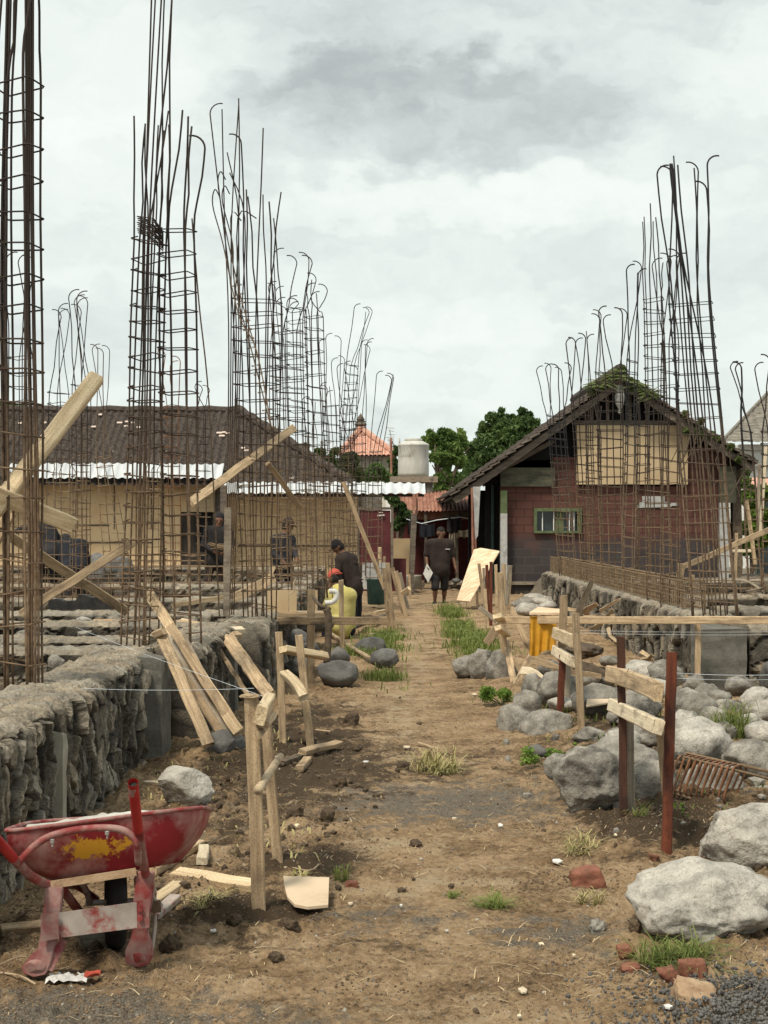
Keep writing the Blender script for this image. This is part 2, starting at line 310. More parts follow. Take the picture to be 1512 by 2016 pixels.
def groundmat():
    m = bpy.data.materials.new('earth'); m.use_nodes = True; t = m.node_tree; b = t.nodes['Principled BSDF']
    pos = N(t, 'ShaderNodeTexCoord').outputs['Object']
    a = N(t, 'ShaderNodeAttribute', attribute_name='zone'); sp = N(t, 'ShaderNodeSeparateColor'); t.links.new(a.outputs['Color'], sp.inputs[0])
    grav, moist, pale = sp.outputs[0], sp.outputs[1], sp.outputs[2]
    n1 = noisen(t, pos, 2.2, 10, .68); n2 = noisen(t, pos, 26, 8, .7); n3 = noisen(t, pos, 110, 4, .7)
    c = rampn(t, mathn(t, 'ADD', mathn(t, 'MULTIPLY', n1, .55), mathn(t, 'MULTIPLY', n2, .45)), [(.37, (.06, .038, .022)), (.455, (.225, .150, .083)), (.525, (.345, .240, .140)), (.65, (.50, .375, .24))])
    def over(mask, k, c, col, lo=.35, hi=.65):
        q = mathn(t, 'ADD', mathn(t, 'MULTIPLY', mask, 1.05), mathn(t, 'SUBTRACT', mathn(t, 'MULTIPLY', noisen(t, pos, k, 10, .8), 3.0), 1.75))
        mr = N(t, 'ShaderNodeMapRange'); setin(t, mr, 0, q); mr.inputs[1].default_value = lo - .15; mr.inputs[2].default_value = hi - .15
        return mixn(t, mr.outputs[0], c, col)
    gcol = rampn(t, n3, [(.30, (.06, .048, .036)), (.5, (.16, .135, .105)), (.70, (.32, .28, .225))])
    c = over(grav, 5, c, gcol); c = over(moist, 4, c, (.075, .052, .032)); c = over(pale, 3.5, c, (.40, .31, .20))
    # scattered specks
    vo = N(t, 'ShaderNodeTexVoronoi', feature='F1'); t.links.new(pos, vo.inputs['Vector']); vo.inputs['Scale'].default_value = 34
    mr = N(t, 'ShaderNodeMapRange'); setin(t, mr, 0, vo.outputs['Distance']); mr.inputs[1].default_value = .24; mr.inputs[2].default_value = .14
    vs = N(t, 'ShaderNodeSeparateColor'); t.links.new(vo.outputs['Color'], vs.inputs[0])
    c = mixn(t, mathn(t, 'MULTIPLY', mr.outputs[0], mathn(t, 'GREATER_THAN', vs.outputs[0], .72)), c, rampn(t, vs.outputs[1], [(.2, (.06, .045, .032)), (.6, (.20, .17, .13)), (.9, (.45, .40, .33))]))
    t.links.new(c, b.inputs['Base Color']); b.inputs['Roughness'].default_value = .95; b.inputs['Specular IOR Level'].default_value = .15
    bn = N(t, 'ShaderNodeBump'); bn.inputs['Strength'].default_value = 1; bn.inputs['Distance'].default_value = .03
    hgt = mathn(t, 'ADD', n2, mathn(t, 'MULTIPLY', n3, .45)); setin(t, bn, 'Height', hgt); t.links.new(bn.outputs[0], b.inputs['Normal'])
    MATS['earth'] = m
groundmat()

# ---------------------------------------------------------------- object helpers
def link(name, verts, faces, mat, parent=None, org=None, smooth=False, matrix=None):
    me = bpy.data.meshes.new(name)
    if org is None: org = Vector((0, 0, 0)) if parent is None else parent.matrix_world_t
    if not isinstance(verts, np.ndarray): verts = np.array([tuple(v) for v in verts], float)
    if matrix is None: verts = verts - np.array(tuple(org))
    me.from_pydata(verts.tolist(), [], faces if isinstance(faces, list) else faces.tolist())
    for mm in (mat if isinstance(mat, (list, tuple)) else [mat]): me.materials.append(MATS[mm] if isinstance(mm, str) else mm)
    if smooth: me.polygons.foreach_set('use_smooth', [True] * len(me.polygons))
    me.update()
    o = bpy.data.objects.new(name, me); COL.objects.link(o)
    if parent is not None:
        o.parent = parent
        if matrix is not None: o.matrix_local = Matrix.Translation(-parent.location) @ matrix
        o['_w'] = 0; del o['_w']
    else:
        if matrix is not None: o.matrix_world = matrix
        else: o.location = org
    return o
def tag(o, label=None, cat=None, group=None, kind=None):
    if label: o['label'] = label
    if cat: o['category'] = cat
    if group: o['group'] = group
    if kind: o['kind'] = kind
    elif cat: o['kind'] = 'thing'
    return o
def empty(name, loc, label, cat, group=None):
    o = bpy.data.objects.new(name, None); COL.objects.link(o); o.location = loc; o.empty_display_size = .1
    return tag(o, label, cat, group)
def part(name, mb, mat, root, smooth=False, label=None):
    """mb in WORLD coordinates; root is an unrotated Empty or object (its parent chain too)"""
    L = Vector(root.location); p = root.parent
    while p is not None: L = L + Vector(p.location); p = p.parent
    me_v = np.array([tuple(v) for v in mb.v], float).reshape(-1, 3) - np.array(tuple(L))
    me = bpy.data.meshes.new(name); me.from_pydata(me_v.tolist(), [], mb.f)
    me.materials.append(MATS[mat])
    if smooth: me.polygons.foreach_set('use_smooth', [True] * len(me.polygons))
    me.update()
    o = bpy.data.objects.new(name, me); COL.objects.link(o); o.parent = root
    if label: o['label'] = label
    return o
def whole(name, mb, mat, label, cat, group=None, smooth=False, kind=None):
    v = np.array([tuple(q) for q in mb.v], float).reshape(-1, 3)
    org = Vector(((v[:, 0].min() + v[:, 0].max()) / 2, (v[:, 1].min() + v[:, 1].max()) / 2, v[:, 2].min()))
    o = link(name, v, mb.f, mat, None, org, smooth)
    return tag(o, label, cat, group, kind)
class MB:
    def __init__(s): s.v = []; s.f = []
    def add(s, vs, fs):
        k = len(s.v); s.v += [tuple(q) for q in vs]; s.f += [tuple(i + k for i in q) for q in fs]; return s
    def box(s, a, b):
        x0, y0, z0 = a; x1, y1, z1 = b
        return s.add([(x0, y0, z0), (x1, y0, z0), (x1, y1, z0), (x0, y1, z0), (x0, y0, z1), (x1, y0, z1), (x1, y1, z1), (x0, y1, z1)],
                     [(0, 3, 2, 1), (4, 5, 6, 7), (0, 1, 5, 4), (1, 2, 6, 5), (2, 3, 7, 6), (3, 0, 4, 7)])
    def bar(s, p0, p1, w, t, hint=(0, -1, 0), jit=0, seg=1, taper=1):
        """box-section bar from p0 to p1: w wide, t thick along the hint direction"""
        p0, p1 = Vector(p0), Vector(p1); d = (p1 - p0).normalized(); h = Vector(hint); h = (h - d * h.dot(d))
        if h.length < 1e-4: h = Vector((1, 0, 0)) - d * d.x
        h.normalize(); u = d.cross(h); vs = []; fs = []
        for i in range(seg + 1):
            c = p0.lerp(p1, i / seg); k = 1 + (taper - 1) * i / seg
            for (a, b) in ((-1, -1), (1, -1), (1, 1), (-1, 1)):
                j = Vector([random.uniform(-jit, jit) for _ in range(3)])
                vs.append(c + u * (a * w * k / 2) + h * (b * t * k / 2) + j)
        for i in range(seg):
            for q in range(4): fs.append((i * 4 + q, i * 4 + (q + 1) % 4, i * 4 + 4 + (q + 1) % 4, i * 4 + 4 + q))
        fs.append((3, 2, 1, 0)); e = seg * 4; fs.append((e, e + 1, e + 2, e + 3))
        return s.add(vs, fs)
    def tube(s, pts, r, n=6, closed=False, caps=True):
        pts = [Vector(p) for p in pts]; m = len(pts); vs = []; fs = []; prev = None
        for i, p in enumerate(pts):
            a = pts[(i - 1) % m] if (closed or i > 0) else p; b = pts[(i + 1) % m] if (closed or i < m - 1) else p
            d = (b - a).normalized() if (b - a).length > 1e-9 else Vector((0, 0, 1))
            if prev is None:
                h = Vector((1, 0, 0)) if abs(d.x) < .8 else Vector((0, 1, 0))
            else: h = prev
            h = (h - d * h.dot(d)).normalized(); prev = h; u = d.cross(h)
            rr = r[i] if isinstance(r, (list, tuple)) else r
            for k in range(n):
                an = 2 * math.pi * k / n; vs.append(p + h * (rr * math.cos(an)) + u * (rr * math.sin(an)))
        for i in range(m if closed else m - 1):
            j = (i + 1) % m
            for k in range(n): fs.append((i * n + k, i * n + (k + 1) % n, j * n + (k + 1) % n, j * n + k))
        if caps and not closed:
            fs.append(tuple(range(n - 1, -1, -1))); fs.append(tuple((m - 1) * n + k for k in range(n)))
        return s.add(vs, fs)
    def prism(s, poly, d):
        """polygon (3D points in one plane) pushed by vector d"""
        n = len(poly); d = Vector(d); vs = [Vector(p) for p in poly] + [Vector(p) + d for p in poly]
        fs = [tuple(range(n)), tuple(range(2 * n - 1, n - 1, -1))] + [(i, (i + 1) % n + 0, (i + 1) % n + n, i + n) for i in range(n)]
        return s.add(vs, [fs[0][::-1], fs[1][::-1]] + fs[2:])
    def lathe(s, prof, c, n=24):
        """prof: (r, z) pairs, about a vertical axis through c"""
        vs = []; fs = []
        for (r, z) in prof:
            for k in range(n): a = 2 * math.pi * k / n; vs.append((c[0] + r * math.cos(a), c[1] + r * math.sin(a), c[2] + z))
        for i in range(len(prof) - 1):
            for k in range(n): fs.append((i * n + k, i * n + (k + 1) % n, (i + 1) * n + (k + 1) % n, (i + 1) * n + k))
        fs.append(tuple(range(n - 1, -1, -1))); fs.append(tuple((len(prof) - 1) * n + k for k in range(n)))
        return s.add(vs, fs)
def plank(name, p0, p1, w, t, mat='pine', parent=None, label=None, cat=None, group=None, hint=(0, -1, 0), jit=.0025, bend=0, worn=True, taper=1):
    """a sawn board with its own grain along local X"""
    p0, p1 = Vector(p0), Vector(p1); d = (p1 - p0); L = d.length; d.normalize()
    h = Vector(hint); h = h - d * h.dot(d)
    if h.length < 1e-3: h = Vector((1, 0, 0)) - d * d.x
    h.normalize(); u = h.cross(d)
    n = max(2, min(14, int(L / .12))); vs = []; fs = []
    c = min(w, t) * .12
    prof = [(-w / 2 + c, -t / 2), (w / 2 - c, -t / 2), (w / 2, -t / 2 + c), (w / 2, t / 2 - c), (w / 2 - c, t / 2), (-w / 2 + c, t / 2), (-w / 2, t / 2 - c), (-w / 2, -t / 2 + c)]
    for i in range(n + 1):
        f = i / n; b = bend * 4 * f * (1 - f); k = 1 + (taper - 1) * f
        jx = random.uniform(-jit, jit) * 2 if i in (0, n) else 0; jw = random.uniform(-jit, jit); jt = random.uniform(-jit, jit) * .6
        for (a, q) in prof:
            e = (random.uniform(-.012, .012) * (w / .05) if (i in (0, n) and worn) else 0)
            vs.append((f * L + jx + e * (a / w), a * k + jw + b, q * k + jt))
    m = 8
    for i in range(n):
        for q in range(m): fs.append((i * m + q, i * m + (q + 1) % m, (i + 1) * m + (q + 1) % m, (i + 1) * m + q))
    fs.append(tuple(range(m - 1, -1, -1))); fs.append(tuple(n * m + q for q in range(m)))
    Mx = Matrix((d.to_4d(), u.to_4d(), h.to_4d(), (0, 0, 0, 1))).transposed()
    for r in range(3): Mx[3][r] = 0; Mx[r][3] = p0[r]
    Mx[3][3] = 1
    me = bpy.data.meshes.new(name); me.from_pydata([tuple(v) for v in vs], [], fs); me.materials.append(MATS[mat]); me.update()
    o = bpy.data.objects.new(name, me); COL.objects.link(o)
    if parent is not None:
        o.parent = parent; o.matrix_local = Matrix.Translation(-Vector(parent.location)) @ Mx
    else: o.matrix_world = Mx
    tag(o, label, cat, group)
    return o
# ================================================================ THE SETTING
def ground():
    ys = np.arange(2110, 1088, -2.2); D = F * H / (ys - HY)
    D = np.concatenate([[-60, -20, -6, 0, 2, 3.2, 4.0, 4.4], D[D > 4.6], [110, 140, 190, 280, 450, 800, 1500, 3000]])
    t = np.concatenate([[-6, -3, -1.8, -1.1, -.8, -.6, -.48, -.4, -.35, -.32], np.arange(-.30, .301, .00125), [.32, .35, .4, .48, .6, .8, 1.1, 1.8, 3, 6]])
    Dm = np.maximum(D, 4.6)
    Y, T = np.meshgrid(D, t, indexing='ij'); X = T * Dm[:, None]
    Z = gh(X, Y)
    far = (np.abs(T) > .31) | (Y < 4.5); Z = np.where(far, gh(X, Y, False), Z)
    nr, nc = X.shape
    v = np.stack([X.ravel(), Y.ravel(), Z.ravel()], 1)
    idx = np.arange(nr * nc).reshape(nr, nc)
    f = np.stack([idx[:-1, :-1].ravel(), idx[:-1, 1:].ravel(), idx[1:, 1:].ravel(), idx[1:, :-1].ravel()], 1)
    o = link('ground', v, f, 'earth', None, Vector((0, 0, 0)), True); o['kind'] = 'structure'
    # colour zones of the soil itself: grey gravel, dark spoil, pale dust
    def g(cx, cy, rx, ry): return np.exp(-(((X - cx) / rx) ** 2 + ((Y - cy) / ry) ** 2))
    grav = g(.35, 9.3, 1.1, 1.0) + g(-1.15, 5.3, .62, .35) + g(1.25, 5.25, .22, .22) * 1.6 + .55 * g(-.2, 5.1, .6, .3) + .7 * g(.0, 6.6, .35, .35) + .8 * g(.75, 6.3, .45, .5) + .35 * g(-1.0, 7.4, .6, 2) + .5 * sstep(24, 34, Y) + .3 * g(.4, 13, 1.0, 2)
    grav = grav + .5 * g(2.2, 11, .9, 2.6) + .6 * (sstep(-1.7, -1.9, X) + sstep(3.4, 3.7, X))
    moist = .52 * g(-.95, 9.6, .7, 3.2) + g(-.55, 6.75, .28, .22) + g(-.35, 7.6, .3, .3) + .9 * g(1.5, 8.2, .5, .9) + .3 * g(2.2, 11, .9, 2.6) + .5 * g(-1.4, 6.3, .5, .5) + .55 * g(1.8, 11, .8, 2.5) + .6 * g(-.6, 13, .7, 3) + .45 * g(.1, 10.5, .9, 1.6) + .35 * g(.0, 6.2, .8, .5) + .4 * g(.9, 17, .5, 4)
    pale = .5 * g(.6, 7.2, .8, .5) + .45 * g(.1, 14, .35, 6) + .4 * g(.3, 5.3, .9, .4) + .45 * g(.5, 24, .5, 9) + .5 * g(.0, 8.0, .35, .25)
    ca = o.data.color_attributes.new('zone', 'FLOAT_COLOR', 'POINT')
    arr = np.stack([np.clip(grav * .8, 0, 1).ravel(), np.clip(moist, 0, 1).ravel(), np.clip(pale, 0, 1).ravel(), np.ones(grav.size)], 1)
    ca.data.foreach_set('color', arr.ravel().astype(np.float32))
ground()

def rubble_wall(label, p0, p1, th, z0, z1, res=.02, amp=.045, cell=(.11, .19), seed=0, mat='masonry', bands=None, ends=True, group='stone foundation walls'):
    """a wall of field stones set in mortar; the cross-section is wrapped round front, top and back, pushed out stone by stone"""
    p0 = np.array(p0, float); p1 = np.array(p1, float); d = p1 - p0; L = np.hypot(*d); d /= L; nrm = np.array([d[1], -d[0]])
    h = z1 - z0; per = 2 * h + th
    ns = int(L / res) + 2; npx = int(per / res) + 2
    s = np.linspace(0, L, ns); q = np.linspace(0, per, npx)
    Sg, Q = np.meshgrid(s, q, indexing='ij')
    # un-displaced shape with a rounded shoulder
    off = np.where(Q < h, th / 2, np.where(Q < h + th, th / 2 - (Q - h), -th / 2))
    zz = np.where(Q < h, z0 + Q, np.where(Q < h + th, z1, z1 - (Q - h - th)))
    no = np.where(Q < h, 1., np.where(Q < h + th, 0., -1.)); nz = np.where((Q >= h) & (Q < h + th), 1., 0.)
    r = .028
    k1 = np.clip((Q - (h - r)) / (2 * r), 0, 1); k2 = np.clip((Q - (h + th - r)) / (2 * r), 0, 1)
    ang = (k1 + k2) * math.pi / 2; no = np.cos(ang); nz = np.sin(ang)
    top = sstep(h - .06, h + .03, Q) * (1 - sstep(h + th - .03, h + th + .06, Q))
    wx = Sg + .05 * vnoise(Sg * 7, Q * 7, s=seed) ; wy = Q + .07 * vnoise(Sg * 6 + 9, Q * 6, s=seed + 1)
    d1, d2, cid = worley(wx / cell[0], wy / cell[1], seed)
    ox, oy = worley.off; e = np.clip((d2 - d1) / .42, 0, 1); h2 = (cid * 7919.13) % 1; h3 = (cid * 1237.71) % 1
    stone = np.clip((d2 - d1) / .13, 0, 1) * (.35 + .95 * cid + 1.1 * (h2 - .5) * ox + 1.1 * (h3 - .5) * oy)
    sink = (cid < .16)
    stone = np.where(sink, stone * .1, stone)
    disp = amp * stone * (1 - .72 * top) + .012 * fbm(Sg * 22, Q * 22, o=3, s=seed + 3) + (.009 + .006 * top) * fbm(Sg * 48, Q * 48, o=3, s=seed + 13, g=.75) * (res < .02) + .03 * fbm(Sg * 3, Q * 3, o=2, s=seed + 4) * (1 - top * .7)
    disp = disp + top * (.022 * fbm(Sg * 11, Q * 11, o=5, s=seed + 6, g=.75) + .02 * np.clip(fbm(Sg * 6, Q * 6, o=2, s=seed + 16), 0, 1))
    off = off - (1 - np.abs(no)) * 0; zz = zz - .0
    X = p0[0] + d[0] * Sg + nrm[0] * (off + no * disp); Y = p0[1] + d[1] * Sg + nrm[1] * (off + no * disp); Z = zz + nz * disp
    Z = Z - .03 * (k1 * (1 - k1) * 4 + k2 * (1 - k2) * 4)
    v = np.stack([X.ravel(), Y.ravel(), Z.ravel()], 1); idx = np.arange(ns * npx).reshape(ns, npx)
    f = np.stack([idx[:-1, :-1].ravel(), idx[1:, :-1].ravel(), idx[1:, 1:].ravel(), idx[:-1, 1:].ravel()], 1).tolist()
    f.append(idx[0].tolist()); f.append(idx[-1][::-1].tolist())
    org = Vector((p0[0] + d[0] * L / 2, p0[1] + d[1] * L / 2, z0))
    o = link('foundation_wall', v, f, mat, None, org, False)
    hz = sstep(-.02, .05, disp - .03); tint = (.05 + .36 * (cid ** 2.4) * np.where(sink, .2, 1.)) * (.22 + .78 * np.clip(e * 1.6, 0, 1))
    mort = .12 + .07 * fbm(Sg * 4, Q * 4, o=3, s=seed + 8)
    topc = .30 + .12 * fbm(Sg * 5, Q * 5, o=3, s=seed + 7)
    patch = sstep(.05, .3, fbm(Sg * 3.3, Q * 2.2, o=4, s=seed + 12)) * .38      # mortar smeared over the stones
    tint = tint * (1 - patch) + mort * .8 * patch
    tint = tint * (1 - top) + topc * top
    warm = np.clip(.5 + .5 * vnoise(cid * 50, Q * 0, s=3), 0, 1)
    arr = np.stack([tint * (1.06 + .14 * warm), tint * (1.0 + .02 * warm), tint * (.88 - .10 * warm), np.ones_like(tint)], -1).reshape(-1, 4)
    ca = o.data.color_attributes.new('tint', 'FLOAT_COLOR', 'POINT'); ca.data.foreach_set('color', arr.ravel().astype(np.float32))
    return tag(o, label, 'foundation wall', group, 'thing')
TOP = .75
# left block: long walls that step back to front beside the path, cross walls running away to the left
rubble_wall('nearest rough stone foundation wall behind the red wheelbarrow, tall dark face of rubble', (-1.97, 5.2), (-1.97, 11.5), .42, -.1, TOP, .0095, .055, (.095, .17), 1)
rubble_wall('rough stone foundation wall behind the leaning planks, between two grey concrete piers', (-1.66, 11.9), (-1.66, 14.7), .40, -.1, TOP, .012, .05, (.10, .19), 2)
rubble_wall('rubble foundation wall beside the pair of tall thin stakes, dark stones on its face', (-1.38, 14.8), (-1.38, 19.6), .40, -.1, TOP - .01, .018, .05, (.13, .22), 3)
for i, (y, x1, z, lab) in enumerate([
    (11.75, -1.80, TOP, 'low cross wall with pale mortar top just behind the nearest thick rebar ladder'),
    (13.3, -2.02, TOP - .03, 'cross wall of rounded stones, second one behind the nearest thick rebar ladder'),
    (14.95, -1.86, TOP, 'cross wall carrying a row of pale boards on top'),
    (17.4, -1.60, TOP - .04, 'cross wall with loose stones under the crossed braces'),
    (20.2, -1.2, TOP - .02, 'cross wall in front of the two bending workers'),
    (24.6, -1.2, TOP - .0, 'distant cross wall behind the hooded worker'),
    (31.0, -1.2, TOP + .1, 'farthest cross wall below the tan house wall')]):
    rubble_wall(lab, (-9.5, y), (x1, y), .42, .0, z, .022 if y < 18 else .05, .045, (.2, .14), 20 + i, 'masonry' if y < 18 else 'masonry_far')
rubble_wall('long far foundation wall beside the path behind the crouching worker', (-1.42, 20.45), (-1.42, 30.8), .36, 0, TOP - .04, .05, .04, (.2, .2), 31, 'masonry_far')
# right block
rubble_wall('long receding rubble foundation wall on the right, under the rusty mesh band', (3.58, 15.6), (3.58, 32.0), .40, 0, TOP - .03, .028, .06, (.16, .28), 41)
for i, (y, z, lab) in enumerate([(15.35, .70, 'right-hand cross wall of dark stones beside the smooth grey pier'), (17.6, TOP, 'right-hand cross wall just behind the long pale rail'),
                                 (20.6, TOP, 'right-hand cross wall with splintered wood on top'), (25, TOP + .05, 'right-hand far cross wall at the foot of the brick house')]):
    rubble_wall(lab, (3.80 if i else 3.62, y), (10, y), .42, 0, z, .03, .06, (.28, .2), 50 + i)
# smooth cast piers in the walls
def pier(label, x0, x1, y0, y1, z1, mat='concrete', z0=-.1):
    mb = MB(); n = 10
    vs = []
    for i in range(n + 1):
        z = z0 + (z1 - z0) * i / n
        for (a, b) in ((x0, y0), (x1, y0), (x1, y1), (x0, y1)): vs.append((a + random.uniform(-.006, .006), b + random.uniform(-.006, .006), z + (random.uniform(-.03, .03) if i == n else 0)))
    fs = [(i * 4 + q, i * 4 + (q + 1) % 4, i * 4 + 4 + (q + 1) % 4, i * 4 + 4 + q) for i in range(n) for q in range(4)] + [(n * 4, n * 4 + 1, n * 4 + 2, n * 4 + 3)]
    mb.add(vs, fs); return whole('concrete_pier', mb, mat, label, 'concrete pier', 'cast concrete piers in the foundation', kind='thing')
pier('smooth grey concrete pier at the corner of the right foundation, behind the long rail', 3.12, 3.58, 15.05, 15.5, .70)
pier('grey concrete pier streaked with mortar, left of the leaning planks', -1.80, -1.60, 10.95, 11.45, .74)
pier('short grey concrete pier in the wall behind the leaning planks', -1.49, -1.36, 13.9, 14.2, .66)
pier('thin grey concrete pier in the wall left of the pair of thin stakes', -1.22, -1.14, 16.2, 16.5, .70)
pier('narrow pale pier set in the nearest stone wall above the wheelbarrow', -1.80, -1.675, 7.96, 8.06, .60, 'concrete_light')
mb = MB(); mb.bar((-1.72, 7.62, -.05), (-1.715, 7.64, .655), .075, .03, (1, 0, 0), .002, 6)

# ---------------------------------------------------------------- houses
def frame3(o, u, v, w_): return np.array([tuple(Vector(o)), tuple(Vector(u)), tuple(Vector(v)), tuple(Vector(w_))])
def roof_sheet(o, u, v, U, V, pitch, amp, course=0, step=0.0, clip=None, res=6, jit=0.0, rs=3):
    """wavy sheet from corner o: unit u along the eave, unit v up the slope; tiles of the given pitch and course"""
    u = Vector(u).normalized(); v = Vector(v).normalized(); n = u.cross(v).normalized()
    nu = int(U / pitch * res); nv = int(V / course) * rs if course else max(2, int(V / .5))
    a = np.linspace(0, U, nu + 1); b = np.linspace(0, V, nv + 1)
    A, B = np.meshgrid(a, b, indexing='ij')
    hgt = amp * np.sin(A / pitch * 2 * math.pi)
    if course:
        row = np.floor(B / course + 1e-6); hgt = hgt + step * (1 - (B / course - row)) + jit * (_hash(np.floor(A / pitch), row, A * 0, 3) - .5)
    hgt = hgt + .02 * vnoise(A * .8, B * .8, s=5)
    X = np.array(o)[None, None, :] + A[..., None] * np.array(u) + B[..., None] * np.array(v) + hgt[..., None] * np.array(n)
    idx = np.arange(A.size).reshape(A.shape)
    f = np.stack([idx[:-1, :-1], idx[1:, :-1], idx[1:, 1:], idx[:-1, 1:]], -1)
    if clip is not None:
        ca = (A[:-1, :-1] + A[1:, 1:]) / 2; cb = (B[:-1, :-1] + B[1:, 1:]) / 2
        f = f[clip(ca, cb)]
    mb = MB(); mb.v = [tuple(q) for q in X.reshape(-1, 3)]; mb.f = [tuple(q) for q in f.reshape(-1, 4).tolist()]
    return mb
def left_house():
    r = empty('tiled_house', P(300, 1130, 42), 'long low house with dark brown tiled hip roof and tan plaster wall', 'house')
    e0 = P(-700, 958, 41); e1 = P(700, 958, 41); rg = P(0, 809, 45.2)
    vdir = Vector((0, rg.y - e0.y, rg.z - e0.z)); V = vdir.length; U = e1.x - e0.x
    hipx = P(470, 809, 45.2).x - e0.x
    rf = part('roof', roof_sheet(e0, (1, 0, 0), vdir, U, V, .2, .035, .22, .055, lambda a, b: a < U + (hipx - U) * (b / V) + .05, 6, .02), 'tile_dark', r)
    # hip side and ridge cap
    a = e1; b = P(470, 809, 45.2); c = Vector((e1.x, e1.y + 8, e1.z))
    m = MB(); m.add([a, c, Vector((b.x, b.y + .5, b.z))], [(0, 1, 2)]); part('roof_hip', m, 'tile_dark', r)
    m = MB(); pts = [P(-700, 806, 45.2), P(100, 807, 45.2), P(300, 806, 45.2), P(468, 808, 45.2)]
    m.tube([pts[0].lerp(pts[-1], i / 60) + Vector((0, 0, .02 * math.sin(i * 1.9))) for i in range(61)], .13, 8)
    m.tube([pts[-1].lerp(a, i / 24) + Vector((0, -.05, .05 + .03 * math.sin(i * 2.4))) for i in range(25)], .13, 8)
    part('ridge_tiles', m, 'tile_dark', r)
    # pale replacement tiles
    for k, (px, py) in enumerate([(250, 836), (249, 845), (236, 838), (262, 838), (88, 838), (184, 846), (220, 895), (274, 847), (432, 858), (441, 857), (449, 859), (437, 864), (198, 822), (478, 888), (484, 893), (40, 839), (575, 947), (322, 895)]):
        f = (958 - py) / (958 - 809); q = e0 + vdir * 0; D = 41 + 4.2 * f; p = P(px, py, D)
        t = MB(); w_ = .05 + .015 * (k % 3); nv = vdir.normalized(); up = Vector((1, 0, 0)).cross(nv)
        c0 = p + up * .09
        t.prism([c0 - Vector((w_, 0, 0)) - nv * .05, c0 + Vector((w_, 0, 0)) - nv * .05, c0 + Vector((w_, 0, 0)) + nv * .05, c0 - Vector((w_, 0, 0)) + nv * .05], up * .015)
        part('pale_tile', t, 'tile_pale', rf)
    zb = .2
    m = MB(); m.box((P(-700, 0, 43).x, 42.0, zb), (P(432, 0, 42).x, 42.25, P(0, 925, 42).z)); part('wall', m, 'plaster_tan', r)
    m = MB(); m.box((P(446, 0, 42.3).x, 42.3, zb), (P(705, 0, 42.3).x, 42.55, P(0, 945, 42.3).z)); part('wall', m, 'plaster_tan', r)
    m = MB(); m.box((P(424, 0, 41.9).x, 41.8, zb), (P(447, 0, 41.9).x, 42.29, P(0, 925, 42).z)); part('pillar', m, 'stone_wall', r)
    for px in (75, 152, 225, 298): m = MB(); m.box((P(px, 0, 41.99).x - .012, 41.975, 1.6), (P(px, 0, 41.99).x + .012, 41.998, P(0, 930, 42).z)); part('batten', m, 'weathered_wood', r)
    for (a_, b_, py, yy) in ((60, 215, 1034, 41.97), (170, 300, 1068, 41.97), (450, 700, 1075, 42.27)): m = MB(); m.box((P(a_, 0, 42).x, yy, P(0, py, 42).z - .02), (P(b_, 0, 42).x, yy + .026, P(0, py, 42).z + .02)); part('batten', m, 'weathered_wood', r)
    m = MB(); m.box((P(356, 0, 41.9).x, 41.94, .3), (P(418, 0, 41.9).x, 41.99, P(0, 1008, 41.9).z)); dr = part('doorway', m, 'dark_void', r)
    m = MB(); m.box((P(356, 0, 41.9).x, 41.9, .3), (P(392, 0, 41.9).x, 41.935, P(0, 1010, 41.9).z)); part('door', m, 'dark_wood', dr)
    m = MB(); m.box((P(388, 0, 41.7).x, 41.6, P(0, 1008, 41.7).z), (P(424, 0, 41.7).x, 41.64, P(0, 938, 41.7).z)); part('plywood_panel', m, 'plywood', r)
    # zinc lean-to sheets
    def awning(pxa, pxb, pyt, pyb, Dt, Db):
        a_ = P(pxa, pyb, Db); b_ = P(pxb, pyb, Db); t_ = P(pxa, pyt, Dt)
        return roof_sheet(a_, (1, 0, 0), (0, Dt - Db, t_.z - a_.z), b_.x - a_.x, math.hypot(Dt - Db, t_.z - a_.z), .24, .022, res=8)
    part('awning', awning(8, 436, 913, 941, 41.7, 41.0), 'zinc', r)
    aw = part('awning', awning(436, 838, 950, 971, 40.2, 39.4), 'zinc', r)
    m = MB()
    for i, (a_, b_) in enumerate(((10, 130), (128, 300), (296, 436))): p = P(a_, 944, 41.2); q = P(b_, 944, 41.2); m.bar(p, q, .07, .05)
    p, q = P(436, 975, 39.6), P(835, 975, 39.6); m.bar(p, q, .08, .05); part('awning_beam', m, 'dark_wood', r)
    m = MB(); m.bar(P(815, 1012, 37.5), P(815, 972, 37.5), .07, .07); m.bar(P(821, 1012, 37.6), P(821, 972, 37.6), .05, .05); part('post', m, 'rust_sheet', r)
    m = MB(); b0 = P(809, 1150, 37.5); b0.z = 0; m.bar(b0, P(815, 1012, 37.5), .13, .09, jit=.01, seg=6); part('post', m, 'weathered_wood', r)
    m = MB(); m.box((P(432, 0, 38).x, 38.2, .3), (P(443, 0, 38).x, 38.35, P(0, 955, 38).z)); part('post', m, 'weathered_wood', r)
    # maroon boarded door with a pale frame
    x0, x1 = P(705, 0, 37).x, P(772, 0, 37).x
    m = MB(); m.box((x0 + .04, 37, P(0, 1112, 37).z), (x1 - .04, 37.05, P(0, 1005, 37).z)); d = part('door', m, 'maroon', r)
    m = MB(); m.bar((x0, 37, P(0, 1120, 37).z), (x0, 37, P(0, 1000, 37).z), .06, .07); m.bar((x1, 37, P(0, 1120, 37).z), (x1, 37, P(0, 1000, 37).z), .06, .07); m.bar((x0 - .03, 37, P(0, 1001, 37).z), (x1 + .03, 37, P(0, 1001, 37).z), .06, .075)
    part('frame', m, 'weathered_wood', d)
    m = MB(); m.bar(P(743, 1015, 36.95), P(757, 1014, 36.95), .03, .02); m.bar(P(746, 1009, 36.95), P(754, 1009, 36.95), .015, .02); part('latch', m, 'white_bits', d)
